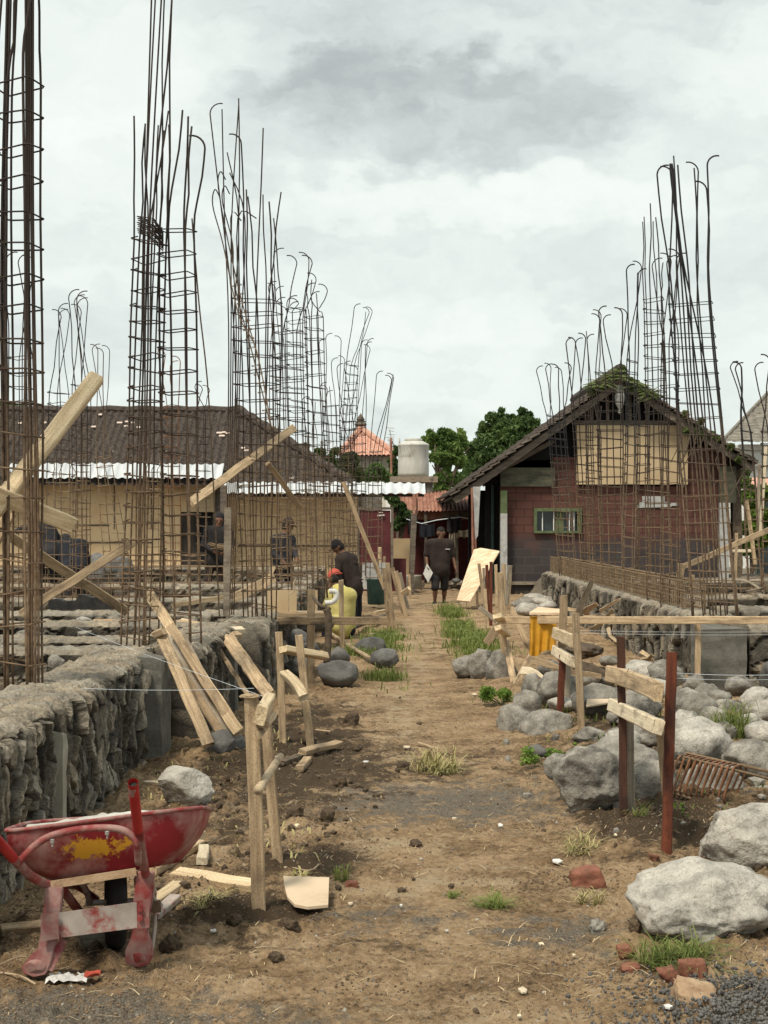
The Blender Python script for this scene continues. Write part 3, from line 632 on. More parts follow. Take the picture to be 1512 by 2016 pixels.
    m = MB(); m.box((x0 + .1, 37.3, .1), (P(800, 0, 37).x, 37.36, P(0, 1100, 37).z)); part('lower_panel', m, 'maroon', r)
    m = MB(); m.box((P(690, 0, 42).x, 42.5, .2), (P(752, 0, 42).x, 42.8, P(0, 965, 42).z)); part('side_wall', m, 'stone_wall', r)
left_house()

def shed():
    r = empty('tin_shed', P(870, 1150, 46), 'open shed with rusty red corrugated roof at the end of the path', 'shed')
    a = P(780, 1006, 45); b = P(968, 1006, 45); t = P(780, 966, 48)
    part('roof', roof_sheet(a, (1, 0, 0), (0, 3, t.z - a.z), b.x - a.x, math.hypot(3, t.z - a.z), .11, .02, res=6), 'rust_sheet', r)
    m = MB(); m.box((P(775, 0, 47).x, 47.5, 0), (P(990, 0, 47).x, 47.6, P(0, 985, 47.5).z)); part('back_wall', m, 'maroon', r)
    m = MB(); m.box((P(800, 0, 45.3).x, 45.3, P(0, 1023, 45.3).z), (P(920, 0, 45.3).x, 45.34, P(0, 1007, 45.3).z)); part('fascia', m, 'rust_sheet', r)
    m = MB(); m.box((P(870, 0, 45.2).x, 45.2, P(0, 1020, 45.3).z), (P(925, 0, 45.3).x, 45.25, P(0, 1008, 45.3).z)); part('zinc_strip', m, 'weathered_wood', r)
    m = MB(); m.box((P(773, 0, 45).x, 45, 0), (P(812, 0, 45).x, 45.06, P(0, 1060, 45).z)); part('plywood_panel', m, 'plywood', r, label='stained ochre panel')
    for px in (782, 838, 900, 944):
        m = MB(); m.bar((P(px, 0, 45.1).x, 45.1, 0), (P(px, 0, 45.1).x, 45.1, P(0, 1006, 45.1).z), .08, .08, jit=.01, seg=5); part('post', m, 'weathered_wood', r)
    # washing on the line
    for i, (px0, px1, y0, y1, mt, lb) in enumerate([(803, 822, 1016, 1052, 'cloth_black', 'black garment hung on the shed post beside the zinc awning'), (826, 856, 1030, 1056, 'cloth_navy', 'dark blue shirt sagging on the clothes line behind the walking man'),
                                               (880, 909, 1018, 1048, 'cloth_black', 'black trousers hanging high on the clothes line'), (884, 896, 1048, 1082, 'pine_grey', 'long grey-brown rag hanging from the clothes line'),
                                               (898, 922, 1042, 1058, 'pine_pale', 'cream cloth on the clothes line beside the leaning grey post')]):
        m = MB(); D = 43.5; n = 8; vs = []; fs = []
        for a_ in range(n + 1):
            for b_ in range(7):
                f = a_ / n; g_ = b_ / 6
                p = P(px0 + (px1 - px0) * f, y0 + (y1 - y0) * g_ + 3 * math.sin(f * 3.1) * (1 - g_) + random.uniform(-1, 1.5) * g_ * 2, D); p.y += .05 * math.sin(f * 14 + i) * (.4 + g_)
                vs.append(p)
        for a_ in range(n):
            for b_ in range(6): fs.append((a_ * 7 + b_, (a_ + 1) * 7 + b_, (a_ + 1) * 7 + b_ + 1, a_ * 7 + b_ + 1))
        k = len(vs); vs2 = [v + Vector((0, .03, 0)) for v in vs]; m.add(vs, fs); m.add(vs2, [q[::-1] for q in fs])
        whole('hanging_clothes', m, mt, lb, 'laundry', 'washing hung out under the shed', True)
    m = MB(); m.tube([P(800, 1022, 43.5), P(830, 1031, 43.5), P(860, 1024, 43.5), P(905, 1018, 43.5), P(930, 1022, 43.5)], .012, 4)
    whole('clothes_line', m, 'string', 'sagging clothes line strung under the rusty roof', 'clothes line')
shed()

def far_house():
    r = empty('temple_house', P(735, 950, 70), 'distant cream house with pink-red pyramid tile roof and finial', 'house')
    D = 70; ap = P(710, 846, D + 3); a = P(668, 897, D); b = P(779, 897, D); c = Vector((b.x, D + 6, b.z)); d = Vector((a.x, D + 6, a.z))
    # front and right slopes, each a tiled sheet clipped to its triangle
    mid = (a + b) / 2; vdir = Vector((0, ap.y - a.y, ap.z - a.z)); V = vdir.length; U = b.x - a.x; ax = ap.x - a.x
    part('roof', roof_sheet(a, (1, 0, 0), vdir, U, V, .2, .03, .22, .04, lambda q, s: (q > ax * s / V) & (q < U + (ax - U) * s / V), 5), 'tile_red', r)
    m = MB(); m.add([b, c, ap, d, a], [(0, 1, 2), (1, 3, 2), (3, 4, 2)]); part('roof_sides', m, 'tile_red', r)
    m = MB(); m.tube([b + Vector((0, 0, .1)), ap + Vector((0, 0, .1))], .14, 6); m.tube([a + Vector((0, 0, .1)), ap + Vector((0, 0, .1))], .14, 6); part('hip_tiles', m, 'tile_red', r)
    m = MB(); m.lathe([(.28, -.3), (.34, 0), (.2, .12), (.3, .25), (.16, .42), (.2, .5), (.05, .72), (.0, .8)], ap, 8); part('finial', m, 'weathered_wood', r)
    m = MB(); m.box((a.x + .5, D + .6, 0), (b.x - .25, D + 5.6, a.z)); part('wall', m, 'cream_wall', r)
    m = MB(); m.box((a.x + .6, D + .5, a.z - .75), (b.x - .25, D + .59, a.z - .1)); m.box((b.x - .75, D + .35, a.z - .9), (b.x - .2, D + .5, a.z - .05)); part('eave_band', m, 'concrete_light', r)
    m = MB(); m.box((b.x - .45, D + .3, 0), (b.x - .2, D + .45, a.z - .9)); part('corner_post', m, 'white_paint', r)
    # antenna
    r = empty('antenna', P(772, 950, 62), 'thin television antenna on a rusty mast beside the red roof', 'antenna')
    m = MB(); m.tube([P(771, 1000, 62), P(770, 862, 62)], .05, 6); part('mast', m, 'rust_sheet', r)
    m = MB(); m.tube([P(770, 862, 62), P(767, 846, 62)], .02, 5)
    for (x0, x1, y) in ((759, 776, 842), (765, 776, 848), (757, 770, 861), (765, 778, 855), (762, 768, 866)): m.tube([P(x0, y, 62), P(x1, y + 1, 62)], .012, 4)
    for (x, y0, y1) in ((766, 863, 878), (774, 858, 876)): m.tube([P(x, y0, 62), P(x, y1, 62)], .01, 4)
    part('elements', m, 'steel', r)
    # house beyond on the right
    r = empty('grey_roofed_house', P(1500, 1080, 60), 'distant white house with grey tiled roof at the right edge', 'house')
    D = 60; a = P(1420, 872, D); U = 9.; V = 4.4; t = P(1420, 790, D + 3); vd = Vector((0, 3, 2.2)); V = vd.length
    part('roof', roof_sheet(a, (1, 0, 0), vd, U, V, .3, .02, .2, .05, lambda q, s: q > s / V * 2.6, 4), 'tile_grey', r)
    m = MB(); m.tube([a + Vector((0, 0, .05)), a + Vector((2.6, 3, 2.25))], .08, 6); part('hip_tiles', m, 'tile_grey', r)
    m = MB(); m.box((P(1466, 0, 60).x, 60.8, 0), (P(1760, 0, 60).x, 64, a.z - .02)); part('wall', m, 'white_paint', r)
    m = MB(); m.box((P(1462, 0, 60).x, 60.5, a.z - .9), (P(1760, 0, 60).x, 60.79, a.z - .7)); m.box((P(1462, 0, 60).x, 60.5, a.z - .25), (P(1760, 0, 60).x, 60.79, a.z - .03)); part('cornice', m, 'cream_wall', r)
    m = MB(); m.add([P(1476, 940, 52), P(1600, 940, 52), P(1600, 958, 50), P(1468, 958, 50)], [(0, 1, 2, 3)]); m.prism([P(1468, 958, 50), P(1600, 958, 50), P(1600, 961, 50), P(1468, 961, 50)], (0, 1, 0)); part('lean_to_roof', m, 'tile_red', r)
    m = MB(); m.box((P(1490, 0, 51).x, 51, 0), (P(1600, 0, 51).x, 51.3, P(0, 960, 51).z)); part('lean_to_wall', m, 'glass_dark', r)
far_house()

def tank():
    r = empty('water_tank', P(815, 940, 48), 'pale round plastic water tank standing on a concrete slab above the awning', 'water tank')
    c = P(814, 938, 48.5); k = 48.5 / F; R = 30.5 * k
    m = MB(); m.lathe([(R * .98, 0), (R, .1), (R * 1.0, .4), (R * .985, .45), (R * .985, .93), (R * 1.02, .97), (R * 1.03, 1.0), (R * .98, 1.03), (R * .62, 1.12), (R * .58, 1.125)], c, 36)
    part('body', m, 'tank', r, True)
    m = MB(); m.lathe([(R * .58, 1.12), (R * .6, 1.15), (R * .56, 1.2), (.1, 1.22)], c, 24); m.bar(c + Vector((-R * .9, 0, 1.0)), c + Vector((-R * .9, 0, 1.22)), .05, .05); part('lid', m, 'tank', r, True)
    m = MB()
    for i in range(5): x = c.x - R * .8 + i * .068; m.bar((x, c.y - math.sqrt(R * R - (x - c.x) ** 2) - .004, c.z + .62 + (.0)), (x, c.y - math.sqrt(R * R - (x - c.x) ** 2) - .004, c.z + .70), .03 if i % 2 else .045, .006)
    part('faded_lettering', m, 'cement', r)
    r2 = empty('tank_stand', P(815, 1150, 48), 'concrete platform on columns carrying the water tank', 'platform')
    x0, x1 = P(768, 0, 48).x, P(861, 0, 48).x; zt, zb = P(0, 938.5, 48).z, P(0, 950, 48).z
    m = MB(); m.box((x0, 47.6, zb), (x1, 49.4, zt)); part('slab', m, 'pine_grey', r2)
    for (x, y) in ((x0 + .25, 47.8), (x1 - .25, 47.8), (x0 + .25, 49.2), (x1 - .25, 49.2)):
        m = MB(); m.box((x - .1, y - .1, 0), (x + .1, y + .1, zb)); part('column', m, 'concrete', r2)
tank()

def right_house():
    r = empty('brick_house', P(1215, 1160, 38), 'old dark red block house with a steep gable roof overgrown by vines', 'house')
    D = 38.; zl = lambda py, d=D: P(0, py, d).z; xl = lambda px, d=D: P(px, 0, d).x
    x0, x1 = xl(985), xl(1432); zb = 0.1; ap = P(1215, 742, D); el = P(885, 977, D); er = P(1480, 915, D)
    # front wall: block work up to the tie beam, cut for the window
    wx0, wx1, wz0, wz1 = xl(1056), xl(1138), zl(1045), zl(1006)
    top = zl(957); m = MB()
    for (a, b, c, d) in ((x0, wx0, zb, top), (wx1, x1, zb, top), (wx0, wx1, zb, wz0), (wx0, wx1, wz1, top)): m.box((a, D, c), (b, D + .15, d))
    m.box((xl(1350), D, top), (x1, D + .15, zl(880))); m.box((xl(1090), D, top), (xl(1140), D + .15, zl(900)))
    wl = part('wall', m, 'painted_block', r)
    m = MB(); m.box((x0, D + .15, zb), (x0 + .15, D + 8, top)); m.box((x1 - .15, D + .15, zb), (x1, D + 8, zl(905))); m.box((x0, D + 8, zb), (x1, D + 8.15, top)); part('side_wall', m, 'dark_wood', r)
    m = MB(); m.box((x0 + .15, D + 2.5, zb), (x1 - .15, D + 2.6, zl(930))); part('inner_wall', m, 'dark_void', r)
    m = MB(); m.box((x0 - .0, D - .12, zl(958)), (xl(1092), D + .1, zl(921))); part('tie_beam', m, 'mossy_wood', r)
    m = MB(); m.box((xl(1000), D - .1, zl(1151)), (xl(1095), D - .004, zl(1145))); part('plinth_edge', m, 'pine_grey', r)
    m = MB(); m.box((x0 + .05, D - .02, -.1), (x1, D + .1, zb)); part('plinth', m, 'dark_wood', r)
    m = MB(); m.box((xl(1134), D - .14, zl(954)), (xl(1352), D - .1, zl(838))); part('plywood_board', m, 'plywood', r)
    m = MB(); m.box((xl(1130), D - .08, zl(838)), (xl(1355), D + .0, zl(828))); part('collar_beam', m, 'weathered_wood', r)
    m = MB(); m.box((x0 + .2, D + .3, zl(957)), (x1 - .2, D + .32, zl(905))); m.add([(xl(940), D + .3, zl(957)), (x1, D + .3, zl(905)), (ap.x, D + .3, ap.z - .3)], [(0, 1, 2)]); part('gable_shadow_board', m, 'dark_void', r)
    for px in (1165, 1196, 1240, 1275, 1310): m = MB(); m.bar((xl(px), D - .03, zl(838)), (xl(px), D - .03, ap.z - .25 - abs(xl(px) - ap.x) * .62), .07, .05); part('gable_stud', m, 'weathered_wood', r)
    # window
    m = MB(); k = .06
    m.bar((wx0 - .03, D - .03, wz0), (wx0 - .03, D - .03, wz1 + .06), .07, .1); m.bar((wx1 + .03, D - .03, wz0), (wx1 + .03, D - .03, wz1 + .06), .11, .1)
    m.bar((wx0 - .065, D - .033, wz1 + .03), (wx1 + .085, D - .033, wz1 + .03), .08, .1); m.bar((wx0 - .065, D - .033, wz0 - .03), (wx1 + .085, D - .033, wz0 - .03), .06, .12)
    wf = part('window', m, 'green_paint', r)
    m = MB(); m.box((wx0, D + .08, wz0), (wx1, D + .1, wz1)); part('pane', m, 'glass_dark', wf)
    for px in (1068, 1090, 1121, 1130): m = MB(); m.bar((xl(px), D + .02, wz0), (xl(px), D + .02, wz1), .022, .022); part('window_bar', m, 'white_paint', wf)
    m = MB(); m.box((xl(1095), D + .04, wz0), (xl(1110), D + .07, wz1)); part('shutter', m, 'green_paint', wf)
    # papers on the wall
    m = MB(); m.box((xl(1264), D - .03, zl(988)), (xl(1308), D - .012, zl(977))); m.add([(xl(1254), D - .035, zl(1000)), (xl(1322), D - .035, zl(998)), (xl(1318), D - .035, zl(988)), (xl(1257), D - .035, zl(989))], [(0, 1, 2, 3)]); m.box((xl(1318), D - .03, zl(996)), (xl(1334), D - .01, zl(990)))
    part('paper_notice', m, 'grey_post', r, label='pale torn papers stuck on the red wall')
    # pillars
    m = MB(); m.box((xl(985, 37.8), 37.7, zb), (xl(998, 37.8), 37.86, zl(1011, 37.8))); p = part('pillar', m, 'grey_post', r, label='pale grey pillar painted green at its top')
    m = MB(); m.box((xl(985, 37.8), 37.7, zl(1011, 37.8)), (xl(998, 37.8), 37.86, zl(966, 37.8))); part('green_band', m, 'green_paint', p)
    m = MB(); m.box((xl(1416, 37.8), 37.7, zb), (xl(1433, 37.8), 37.86, zl(990, 37.8))); p = part('pillar', m, 'grey_post', r)
    m = MB(); m.box((xl(1416, 37.8), 37.7, zl(990, 37.8)), (xl(1448, 37.8), 37.9, zl(918, 37.8))); part('mossy_block', m, 'mossy_wood', p)
    m = MB(); m.bar((xl(1452), 38.1, 0), (xl(1451), 38.1, zl(925)), .22, .2, jit=.03, seg=8); part('corner_post', m, 'bark', r)
    # porch on the left
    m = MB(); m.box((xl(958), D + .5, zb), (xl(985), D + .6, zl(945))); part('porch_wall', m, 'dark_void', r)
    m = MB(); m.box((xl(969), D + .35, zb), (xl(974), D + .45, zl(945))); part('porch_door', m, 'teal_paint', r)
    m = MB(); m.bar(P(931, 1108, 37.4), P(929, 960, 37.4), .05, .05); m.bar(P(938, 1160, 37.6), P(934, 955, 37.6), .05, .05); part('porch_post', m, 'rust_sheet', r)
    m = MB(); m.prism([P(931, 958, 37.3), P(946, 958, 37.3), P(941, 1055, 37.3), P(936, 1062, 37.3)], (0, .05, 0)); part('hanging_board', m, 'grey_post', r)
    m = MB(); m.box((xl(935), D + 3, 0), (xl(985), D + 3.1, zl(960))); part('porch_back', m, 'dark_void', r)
    # roof: two slopes with tile courses, thick verge
    for side, e, nm in ((0, el, 'left slope'), (1, er, 'right slope')):
        sl = (ap - e); V = sl.length; u = Vector((0, 1, 0)); L = 9.
        o = Vector((e.x, D - .55, e.z)); vd = Vector((sl.x, 0, sl.z))
        if side == 0: mbx = roof_sheet(o + u * L, (0, -1, 0), vd, L, V, .25, .035, .24, .06, None, 6, .03)
        else: mbx = roof_sheet(o, (0, 1, 0), vd, L, V, .25, .035, .24, .06, None, 6, .03)
        part('roof', mbx, 'tile_dark', r)
        n = Vector((-sl.z, 0, sl.x)).normalized(); n = n if n.z > 0 else -n
        # verge: stepped ends of the tile courses and the barge board below
        m = MB(); q = int(V / .24)
        for i in range(q):
            a = o + vd.normalized() * (i * .24); b = o + vd.normalized() * (i * .24 + .27)
            m.bar(a + n * (.0 + .03), b + n * (-.02 + .0), .16, .03 + random.uniform(0, .02), n, .008)
        part('verge_tiles', m, 'weathered_wood', r)
        m = MB(); m.bar(o - n * .16 + Vector((0, .06, 0)), o + vd - n * .16 + Vector((0, .06, 0)), .05, .16, n, .01, 12); part('barge_board', m, 'weathered_wood', r)
        m = MB()
        m.prism([o - n * .08 + Vector((0, .1, 0)), o + vd - n * .08 + Vector((0, .1, 0)), o + vd - n * .04 + Vector((0, .1, 0)), o - n * .04 + Vector((0, .1, 0))], (0, L - .3, 0)); part('roof_deck', m, 'dark_wood', r)
        for k in range(1, 6):
            m = MB(); yy = D + .1 + k * .9 if side == 0 else D + .1 + k * .9
            m.bar(Vector((e.x, yy, e.z)) - n * .16, Vector((ap.x, yy, ap.z)) - n * .16, .06, .09, n); part('rafter', m, 'dark_wood', r)
    m = MB(); m.bar(P(925, 962, D), P(1090, 868, D), .10, .09, jit=.01, seg=8); part('brace', m, 'weathered_wood', r)
    # carved drop under the apex
    c = Vector((ap.x - .01, D - .5, ap.z - .55)); m = MB(); m.lathe([(.0, -.42), (.05, -.38), (.03, -.3), (.10, -.18), (.13, 0), (.11, .15), (.09, .3)], c, 8); part('gable_pendant', m, 'grey_post', r)
    m = MB(); m.tube([Vector((ap.x, D - .55, ap.z + .12)), Vector((ap.x, D + 8.4, ap.z + .12))], .16, 8); part('ridge_tiles', m, 'tile_dark', r)
    m = MB(); m.bar(ap + Vector((0, -.5, .05)), ap + Vector((0, -.5, .22)), .14, .12); part('ridge_end', m, 'stone_wall', r)
right_house()

# ---------------------------------------------------------------- vegetation
def leaf_cloud(centers, radii, n, size, seed, flat=.9, droop=0, hollow=.35):
    """n small leaf blades spread through the volume of overlapping clumps, denser near their skins"""
    rg = np.random.default_rng(seed); k = len(centers)
    c = np.array(centers, float); R = np.array(radii, float)
    if R.ndim == 1: R = np.stack([R, R, R * .8], 1)
    pr = (R.prod(1)) ** (2 / 3); pr /= pr.sum(); w_ = rg.choice(k, n, p=pr)
    d = rg.normal(size=(n, 3)); d /= np.linalg.norm(d, axis=1)[:, None]
    rad = (hollow + (1 - hollow) * rg.random(n) ** .6)
    p = c[w_] + d * R[w_] * rad[:, None] * (1 + .22 * fbm(d[:, 0] * 2.2 + w_, d[:, 1] * 2.2, d[:, 2] * 2.2, o=3, s=seed))[:, None]
    hold = fbm(p[:, 0] * 1.1 / (R.mean() + .2) * 2, p[:, 1] * 1.1 / (R.mean() + .2) * 2, p[:, 2] * 1.1 / (R.mean() + .2) * 2.6, o=3, s=seed + 2) > -.17
    p = p[hold]; d = d[hold]; n = len(p)
    ax = rg.normal(size=(n, 3)) + d * .5 - np.array([0, 0, droop]); ax /= np.linalg.norm(ax, axis=1)[:, None]
    nr = rg.normal(size=(n, 3)) * .7 + np.array([0, 0, flat]); sd = np.cross(ax, nr); sd /= np.linalg.norm(sd, axis=1)[:, None] + 1e-9
    s = size * (.6 + .8 * rg.random(n))[:, None]
    bend = np.cross(sd, ax) * s * .18
    v = np.stack([p - ax * s * .5, p + sd * s * .26 + bend, p + ax * s * .5, p - sd * s * .26 + bend], 1).reshape(-1, 3)
    f = np.arange(n * 4).reshape(n, 4)
    return v, f
def tree(label, base, h, crown, n, size, seed, mat='leaf_tree', tr=.22, name='tree', droop=.3, group=None):
    base = Vector(base); r = empty(name, base, label, 'tree', group)
    m = MB(); rg = random.Random(seed)
    top = base + Vector((0, 0, h * .55)); m.tube([base, base + Vector((rg.uniform(-.1, .1), 0, h * .25)), top], [tr, tr * .8, tr * .6], 10)
    for (c, rr) in crown:
        c = Vector(c); m.tube([top - Vector((0, 0, rg.uniform(0, h * .15))), top.lerp(c, .5) + Vector((rg.uniform(-.3, .3), rg.uniform(-.3, .3), .1)), c, c + Vector((rg.uniform(-.5, .5), 0, .5 if isinstance(rr, (int, float)) else .5))], [tr * .5, tr * .3, tr * .15, .02], 6)
    part('trunk', m, 'bark', r, True)
    cc, cr = [], []
    for (c, rr) in crown:
        cc.append(tuple(c)); cr.append(rr * .8)
        for q in range(7):
            d = Vector((rg.gauss(0, 1), rg.gauss(0, .7), rg.gauss(.25, .8))).normalized() * rr * rg.uniform(.75, 1.0); cc.append(tuple(Vector(c) + d)); cr.append(rr * rg.uniform(.2, .38))
    v, f = leaf_cloud(cc, cr, n, size, seed)
    mb = MB(); mb.v = v.tolist(); mb.f = [tuple(q) for q in f.tolist()]
    part('crown', mb, mat, r)
    return r
def C(px, py, D, rpx): return (tuple(P(px, py, D)), rpx * D / F)
tree('tall dark mango tree behind the roof of the brick house', P(995, 1100, 72), 6.5, [C(1000, 855, 72, 52), C(960, 880, 72, 40), C(1045, 870, 73, 45), C(1000, 905, 72, 60), C(940, 925, 72, 40), C(1060, 920, 74, 50), C(985, 830, 72, 26), C(1030, 830, 72, 24), C(915, 950, 71, 30)], 30000, .27, 1, 'leaf_dark', group='trees behind the houses')
tree('bright green creeper-covered tree just right of the water tank', P(872, 1100, 62), 5, [C(868, 870, 62, 26), C(848, 868, 62, 18), C(875, 905, 62, 24), C(890, 880, 62, 26), C(880, 940, 62, 20), C(905, 865, 63, 18), C(864, 940, 61, 12), C(856, 900, 61, 12), C(905, 905, 62, 18), C(868, 960, 61, 14)], 15000, .2, 2, 'leaf_tree', group='trees behind the houses')
tree('leafy tree between the water tank and the red roof', P(778, 1100, 66), 4, [C(776, 915, 66, 12), C(782, 890, 66, 10), C(774, 935, 66, 14)], 3500, .2, 3, 'leaf_dark', group='trees behind the houses')
tree('small tree whose top shows over the left end of the dark tiled roof', P(25, 1100, 70), 6.4, [C(20, 808, 70, 22), C(45, 815, 70, 18), C(-15, 815, 70, 24), C(70, 822, 70, 14)], 7000, .22, 4, 'leaf_tree', group='trees behind the houses')
def bush(label, base, crown, n, size, seed, mat, name='bush', cat='bush', group=None):
    r = empty(name, base, label, cat, group); m = MB()
    for (c, rr) in crown: m.tube([Vector(base), Vector(base).lerp(Vector(c), .6) + Vector((.05, 0, .1)), Vector(c)], [.05, .03, .01], 5)
    part('stem', m, 'bark', r)
    v, f = leaf_cloud([c for c, _ in crown], [rr for _, rr in crown], n, size, seed); mb = MB(); mb.v = v.tolist(); mb.f = [tuple(q) for q in f.tolist()]
    part('foliage', mb, mat, r); return r
bush('yellow-green shrub behind the rebar in front of the cream far house', P(690, 1000, 56), [C(690, 905, 56, 18), C(700, 930, 56, 18), C(670, 915, 56, 16), C(680, 940, 56, 16), C(710, 945, 56, 12), C(660, 890, 56, 10)], 5000, .16, 5, 'leaf_vine')
bush('grey-green shrub growing against the cream far house', P(745, 1000, 60), [C(742, 928, 60, 20), C(730, 940, 60, 18), C(760, 940, 60, 12)], 3000, .16, 6, 'leaf_dark')
bush('shrub growing over the low end of the dark tiled roof', P(640, 1000, 49), [C(600, 880, 49, 8), C(630, 892, 49, 12), C(650, 905, 49, 12), C(665, 925, 49, 12)], 2600, .13, 7, 'leaf_dark')
bush('overgrown hedge plant under the awning beside the maroon door', P(790, 1060, 44), [C(785, 1000, 44, 16), C(775, 985, 44, 12), C(800, 1015, 44, 14), C(790, 1025, 44, 14), C(765, 978, 44, 8), C(780, 1035, 44, 12)], 5200, .10, 8, 'leaf_dark')
bush('bright banana-green plants beyond the right corner of the brick house', P(1480, 1130, 43), [C(1478, 980, 43, 20), C(1490, 1010, 43, 18), C(1475, 1040, 43, 18), C(1500, 1060, 43, 20), C(1470, 1080, 43, 14), C(1465, 950, 43, 12), C(1510, 970, 43, 18), C(1520, 1020, 43, 20)], 5200, .24, 9, 'leaf_bright')
def vine():
    r = empty('climbing_vine', P(1330, 800, 37.4), 'green climbing vine spilling over the ridge and right slope of the gable roof', 'vine')
    cs = []
    for i in range(14):
        f = i / 13; cs.append(C(1225 + 250 * f, 745 + 165 * f + random.uniform(-6, 6), 37.5 + random.uniform(-.1, 1.2), 10 + 5 * math.sin(i)))
    for (x, y) in ((1180, 762), (1165, 772), (1195, 752), (1215, 738), (1225, 728), (1240, 750), (1455, 905), (1470, 930), (1478, 960), (1470, 990), (1440, 880), (1380, 830), (1350, 815), (1410, 862), (1476, 1020), (1350, 850)): cs.append(C(x, y, 37.4, 8))
    v, f = leaf_cloud([c for c, _ in cs], [q for _, q in cs], 12500, .10, 12, hollow=.1); mb = MB(); mb.v = v.tolist(); mb.f = [tuple(q) for q in f.tolist()]
    part('foliage', mb, 'leaf_vine', r)
    # long strap leaves lying over the ridge
    m = MB(); rg = random.Random(4)
    for i in range(46):
        c = P(rg.uniform(1165, 1290), 0, 37.3); f = abs(c.x - 5.7) / 2.0; c.z = 5.38 - f * 1.25 + rg.uniform(-.02, .12); a = Vector((rg.uniform(-1, 1), rg.uniform(-.3, .3), rg.uniform(-.15, .35))).normalized() * rg.uniform(.25, .5); s = Vector((0, .03, .035))
        m.add([c - a, c - a * .2 + s + Vector((0, 0, .04)), c + a - Vector((0, 0, .06)), c - a * .2 - s + Vector((0, 0, .04))], [(0, 1, 2, 3)])
    part('strap_leaves', m, 'leaf_vine', r)
    m = MB()
    for k in range(9):
        x = 1340 + k * 16; p = P(x, 830 + k * 9, 37.35); m.tube([p, p + Vector((rg.uniform(-.2, .2), 0, -.4)), p + Vector((rg.uniform(-.3, .3), 0, -.8 - rg.random() * .5))], .012, 4)
    m.tube([P(1352, 812, 37.3), P(1360, 850, 37.3), P(1350, 890, 37.3), P(1338, 915, 37.3), P(1345, 960, 37.3)], .03, 5)
    part('stems', m, 'bark', r)
vine()
# ================================================================ REBAR
def smooth_pts(pts, n=4):
    """Catmull-Rom through the points"""
    P_ = [Vector(p) for p in pts]; out = []
    for i in range(len(P_) - 1):
        a = P_[max(i - 1, 0)]; b = P_[i]; c = P_[i + 1]; d = P_[min(i + 2, len(P_) - 1)]
        for k in range(n):
            t = k / n; out.append(.5 * ((2 * b) + (c - a) * t + (2 * a - 5 * b + 4 * c - d) * t * t + (3 * b - a - 3 * c + d) * t ** 3))
    out.append(P_[-1]); return out
def cage(label, D, base, tied, tops, dep=.2, rb=.007, rs=.0042, sp=.16, mat='rebar', smat=None, group='rebar column cages standing on the left foundation', lowmat=None, seed=0, skew=.06, hookr=.11, nx=0):
    """base/tied = (px left, px right, py) of the caged length; tops = (px, py, hook) of every bar end"""
    rg = random.Random(seed * 7 + 3)
    x0, x1, yb = base; X0, X1, yt = tied
    r = empty('rebar_column', P((x0 + x1) / 2, yb, D), label, 'rebar cage', group)
    zb = P(0, yb, D).z - .04; zt = P(0, yt, D).z
    tops = sorted(tops, key=lambda q: q[0]); n = len(tops); nb = 5 if D > 17 else 6
    def at(u, v, z):
        f = (z - zb) / (zt - zb); xl = P(x0, 0, D).x * (1 - f) + P(X0, 0, D).x * f; xr = P(x1, 0, D).x * (1 - f) + P(X1, 0, D).x * f
        return Vector((xl + (xr - xl) * u + skew * (v - .5) * 1.2, D + dep * (v - .5) - skew * (u - .5), z))
    for i, (tx, ty, hk) in enumerate(tops):
        u = i / max(1, n - 1); v = i % 2
        if i in (0, n - 1): v = 0
        if i in (1, n - 2) and n > 3: u = 0 if i == 1 else 1; v = 1
        pts = []
        ph = rg.uniform(0, 6)
        for k in range(6):
            z = zb + (zt - zb) * k / 5; q = at(u, v, z); q.x += .008 * math.sin(ph + k * 1.9); q.y += .008 * math.cos(ph + k * 2.3); pts.append(q)
        if ty is not None:
            t = P(tx, ty, D); t.y += dep * (v - .5)
            zh = t.z - (hookr * .95 if hk else 0)
            a = pts[-1]; hx = t.x - hk * hookr
            if zh - zt > .1:
                for k in (1, 2, 3):
                    f = k / 3; pts.append(Vector((a.x + (hx - a.x) * f + .012 * math.sin(ph + 3 * k) * (f < 1), a.y + (t.y - a.y) * f, zt + (zh - zt) * f)))
            pts = smooth_pts(pts, 2)
            if hk:
                for q in range(1, 7):
                    an = q / 6 * math.radians(100); pts.append(Vector((hx + hk * hookr * (1 - math.cos(an)), t.y + .02 * q / 6, zh + hookr * math.sin(an))))
        m = MB(); m.tube(pts, rb * rg.uniform(.9, 1.15), nb); part('vertical_bar', m, mat, r, True)
    z = zt
    while z > zb + .04:
        g = .012; m = MB(); tl = rg.uniform(-.02, .02); t2 = rg.uniform(-.012, .012); e = rg.uniform(0, .012)
        c = [at(0, 0, z), at(1, 0, z), at(1, 1, z), at(0, 1, z)]
        c[0] += Vector((-g - e, -g, -tl)); c[1] += Vector((g + e, -g, tl)); c[2] += Vector((g + e, g, tl + t2)); c[3] += Vector((-g - e, g, -tl + t2))
        pts = []
        for k in range(4):
            a, b, d = c[k - 1], c[k], c[(k + 1) % 4]; pts += [b + (a - b).normalized() * .014, b + (d - b).normalized() * .014]
        # open stirrup with bent-in ends at one corner
        k0 = 2; loop = [c[0] + Vector((.045, .035, rg.uniform(-.01, .02))), c[0] + Vector((.004, 0, 0))] + pts[2:] + [c[0] + Vector((0, .01, .008)), c[0] + Vector((.05, .03, .012 + rg.uniform(-.01, .02)))]
        m.tube(loop, rs, 4 if D > 17 else 5); part('stirrup', m, smat or mat, r)
        z -= sp * rg.uniform(.86, 1.14)
    return r
LG = 'rebar column cages standing on the left foundation'; RG = 'rebar column cages standing on the right foundation'
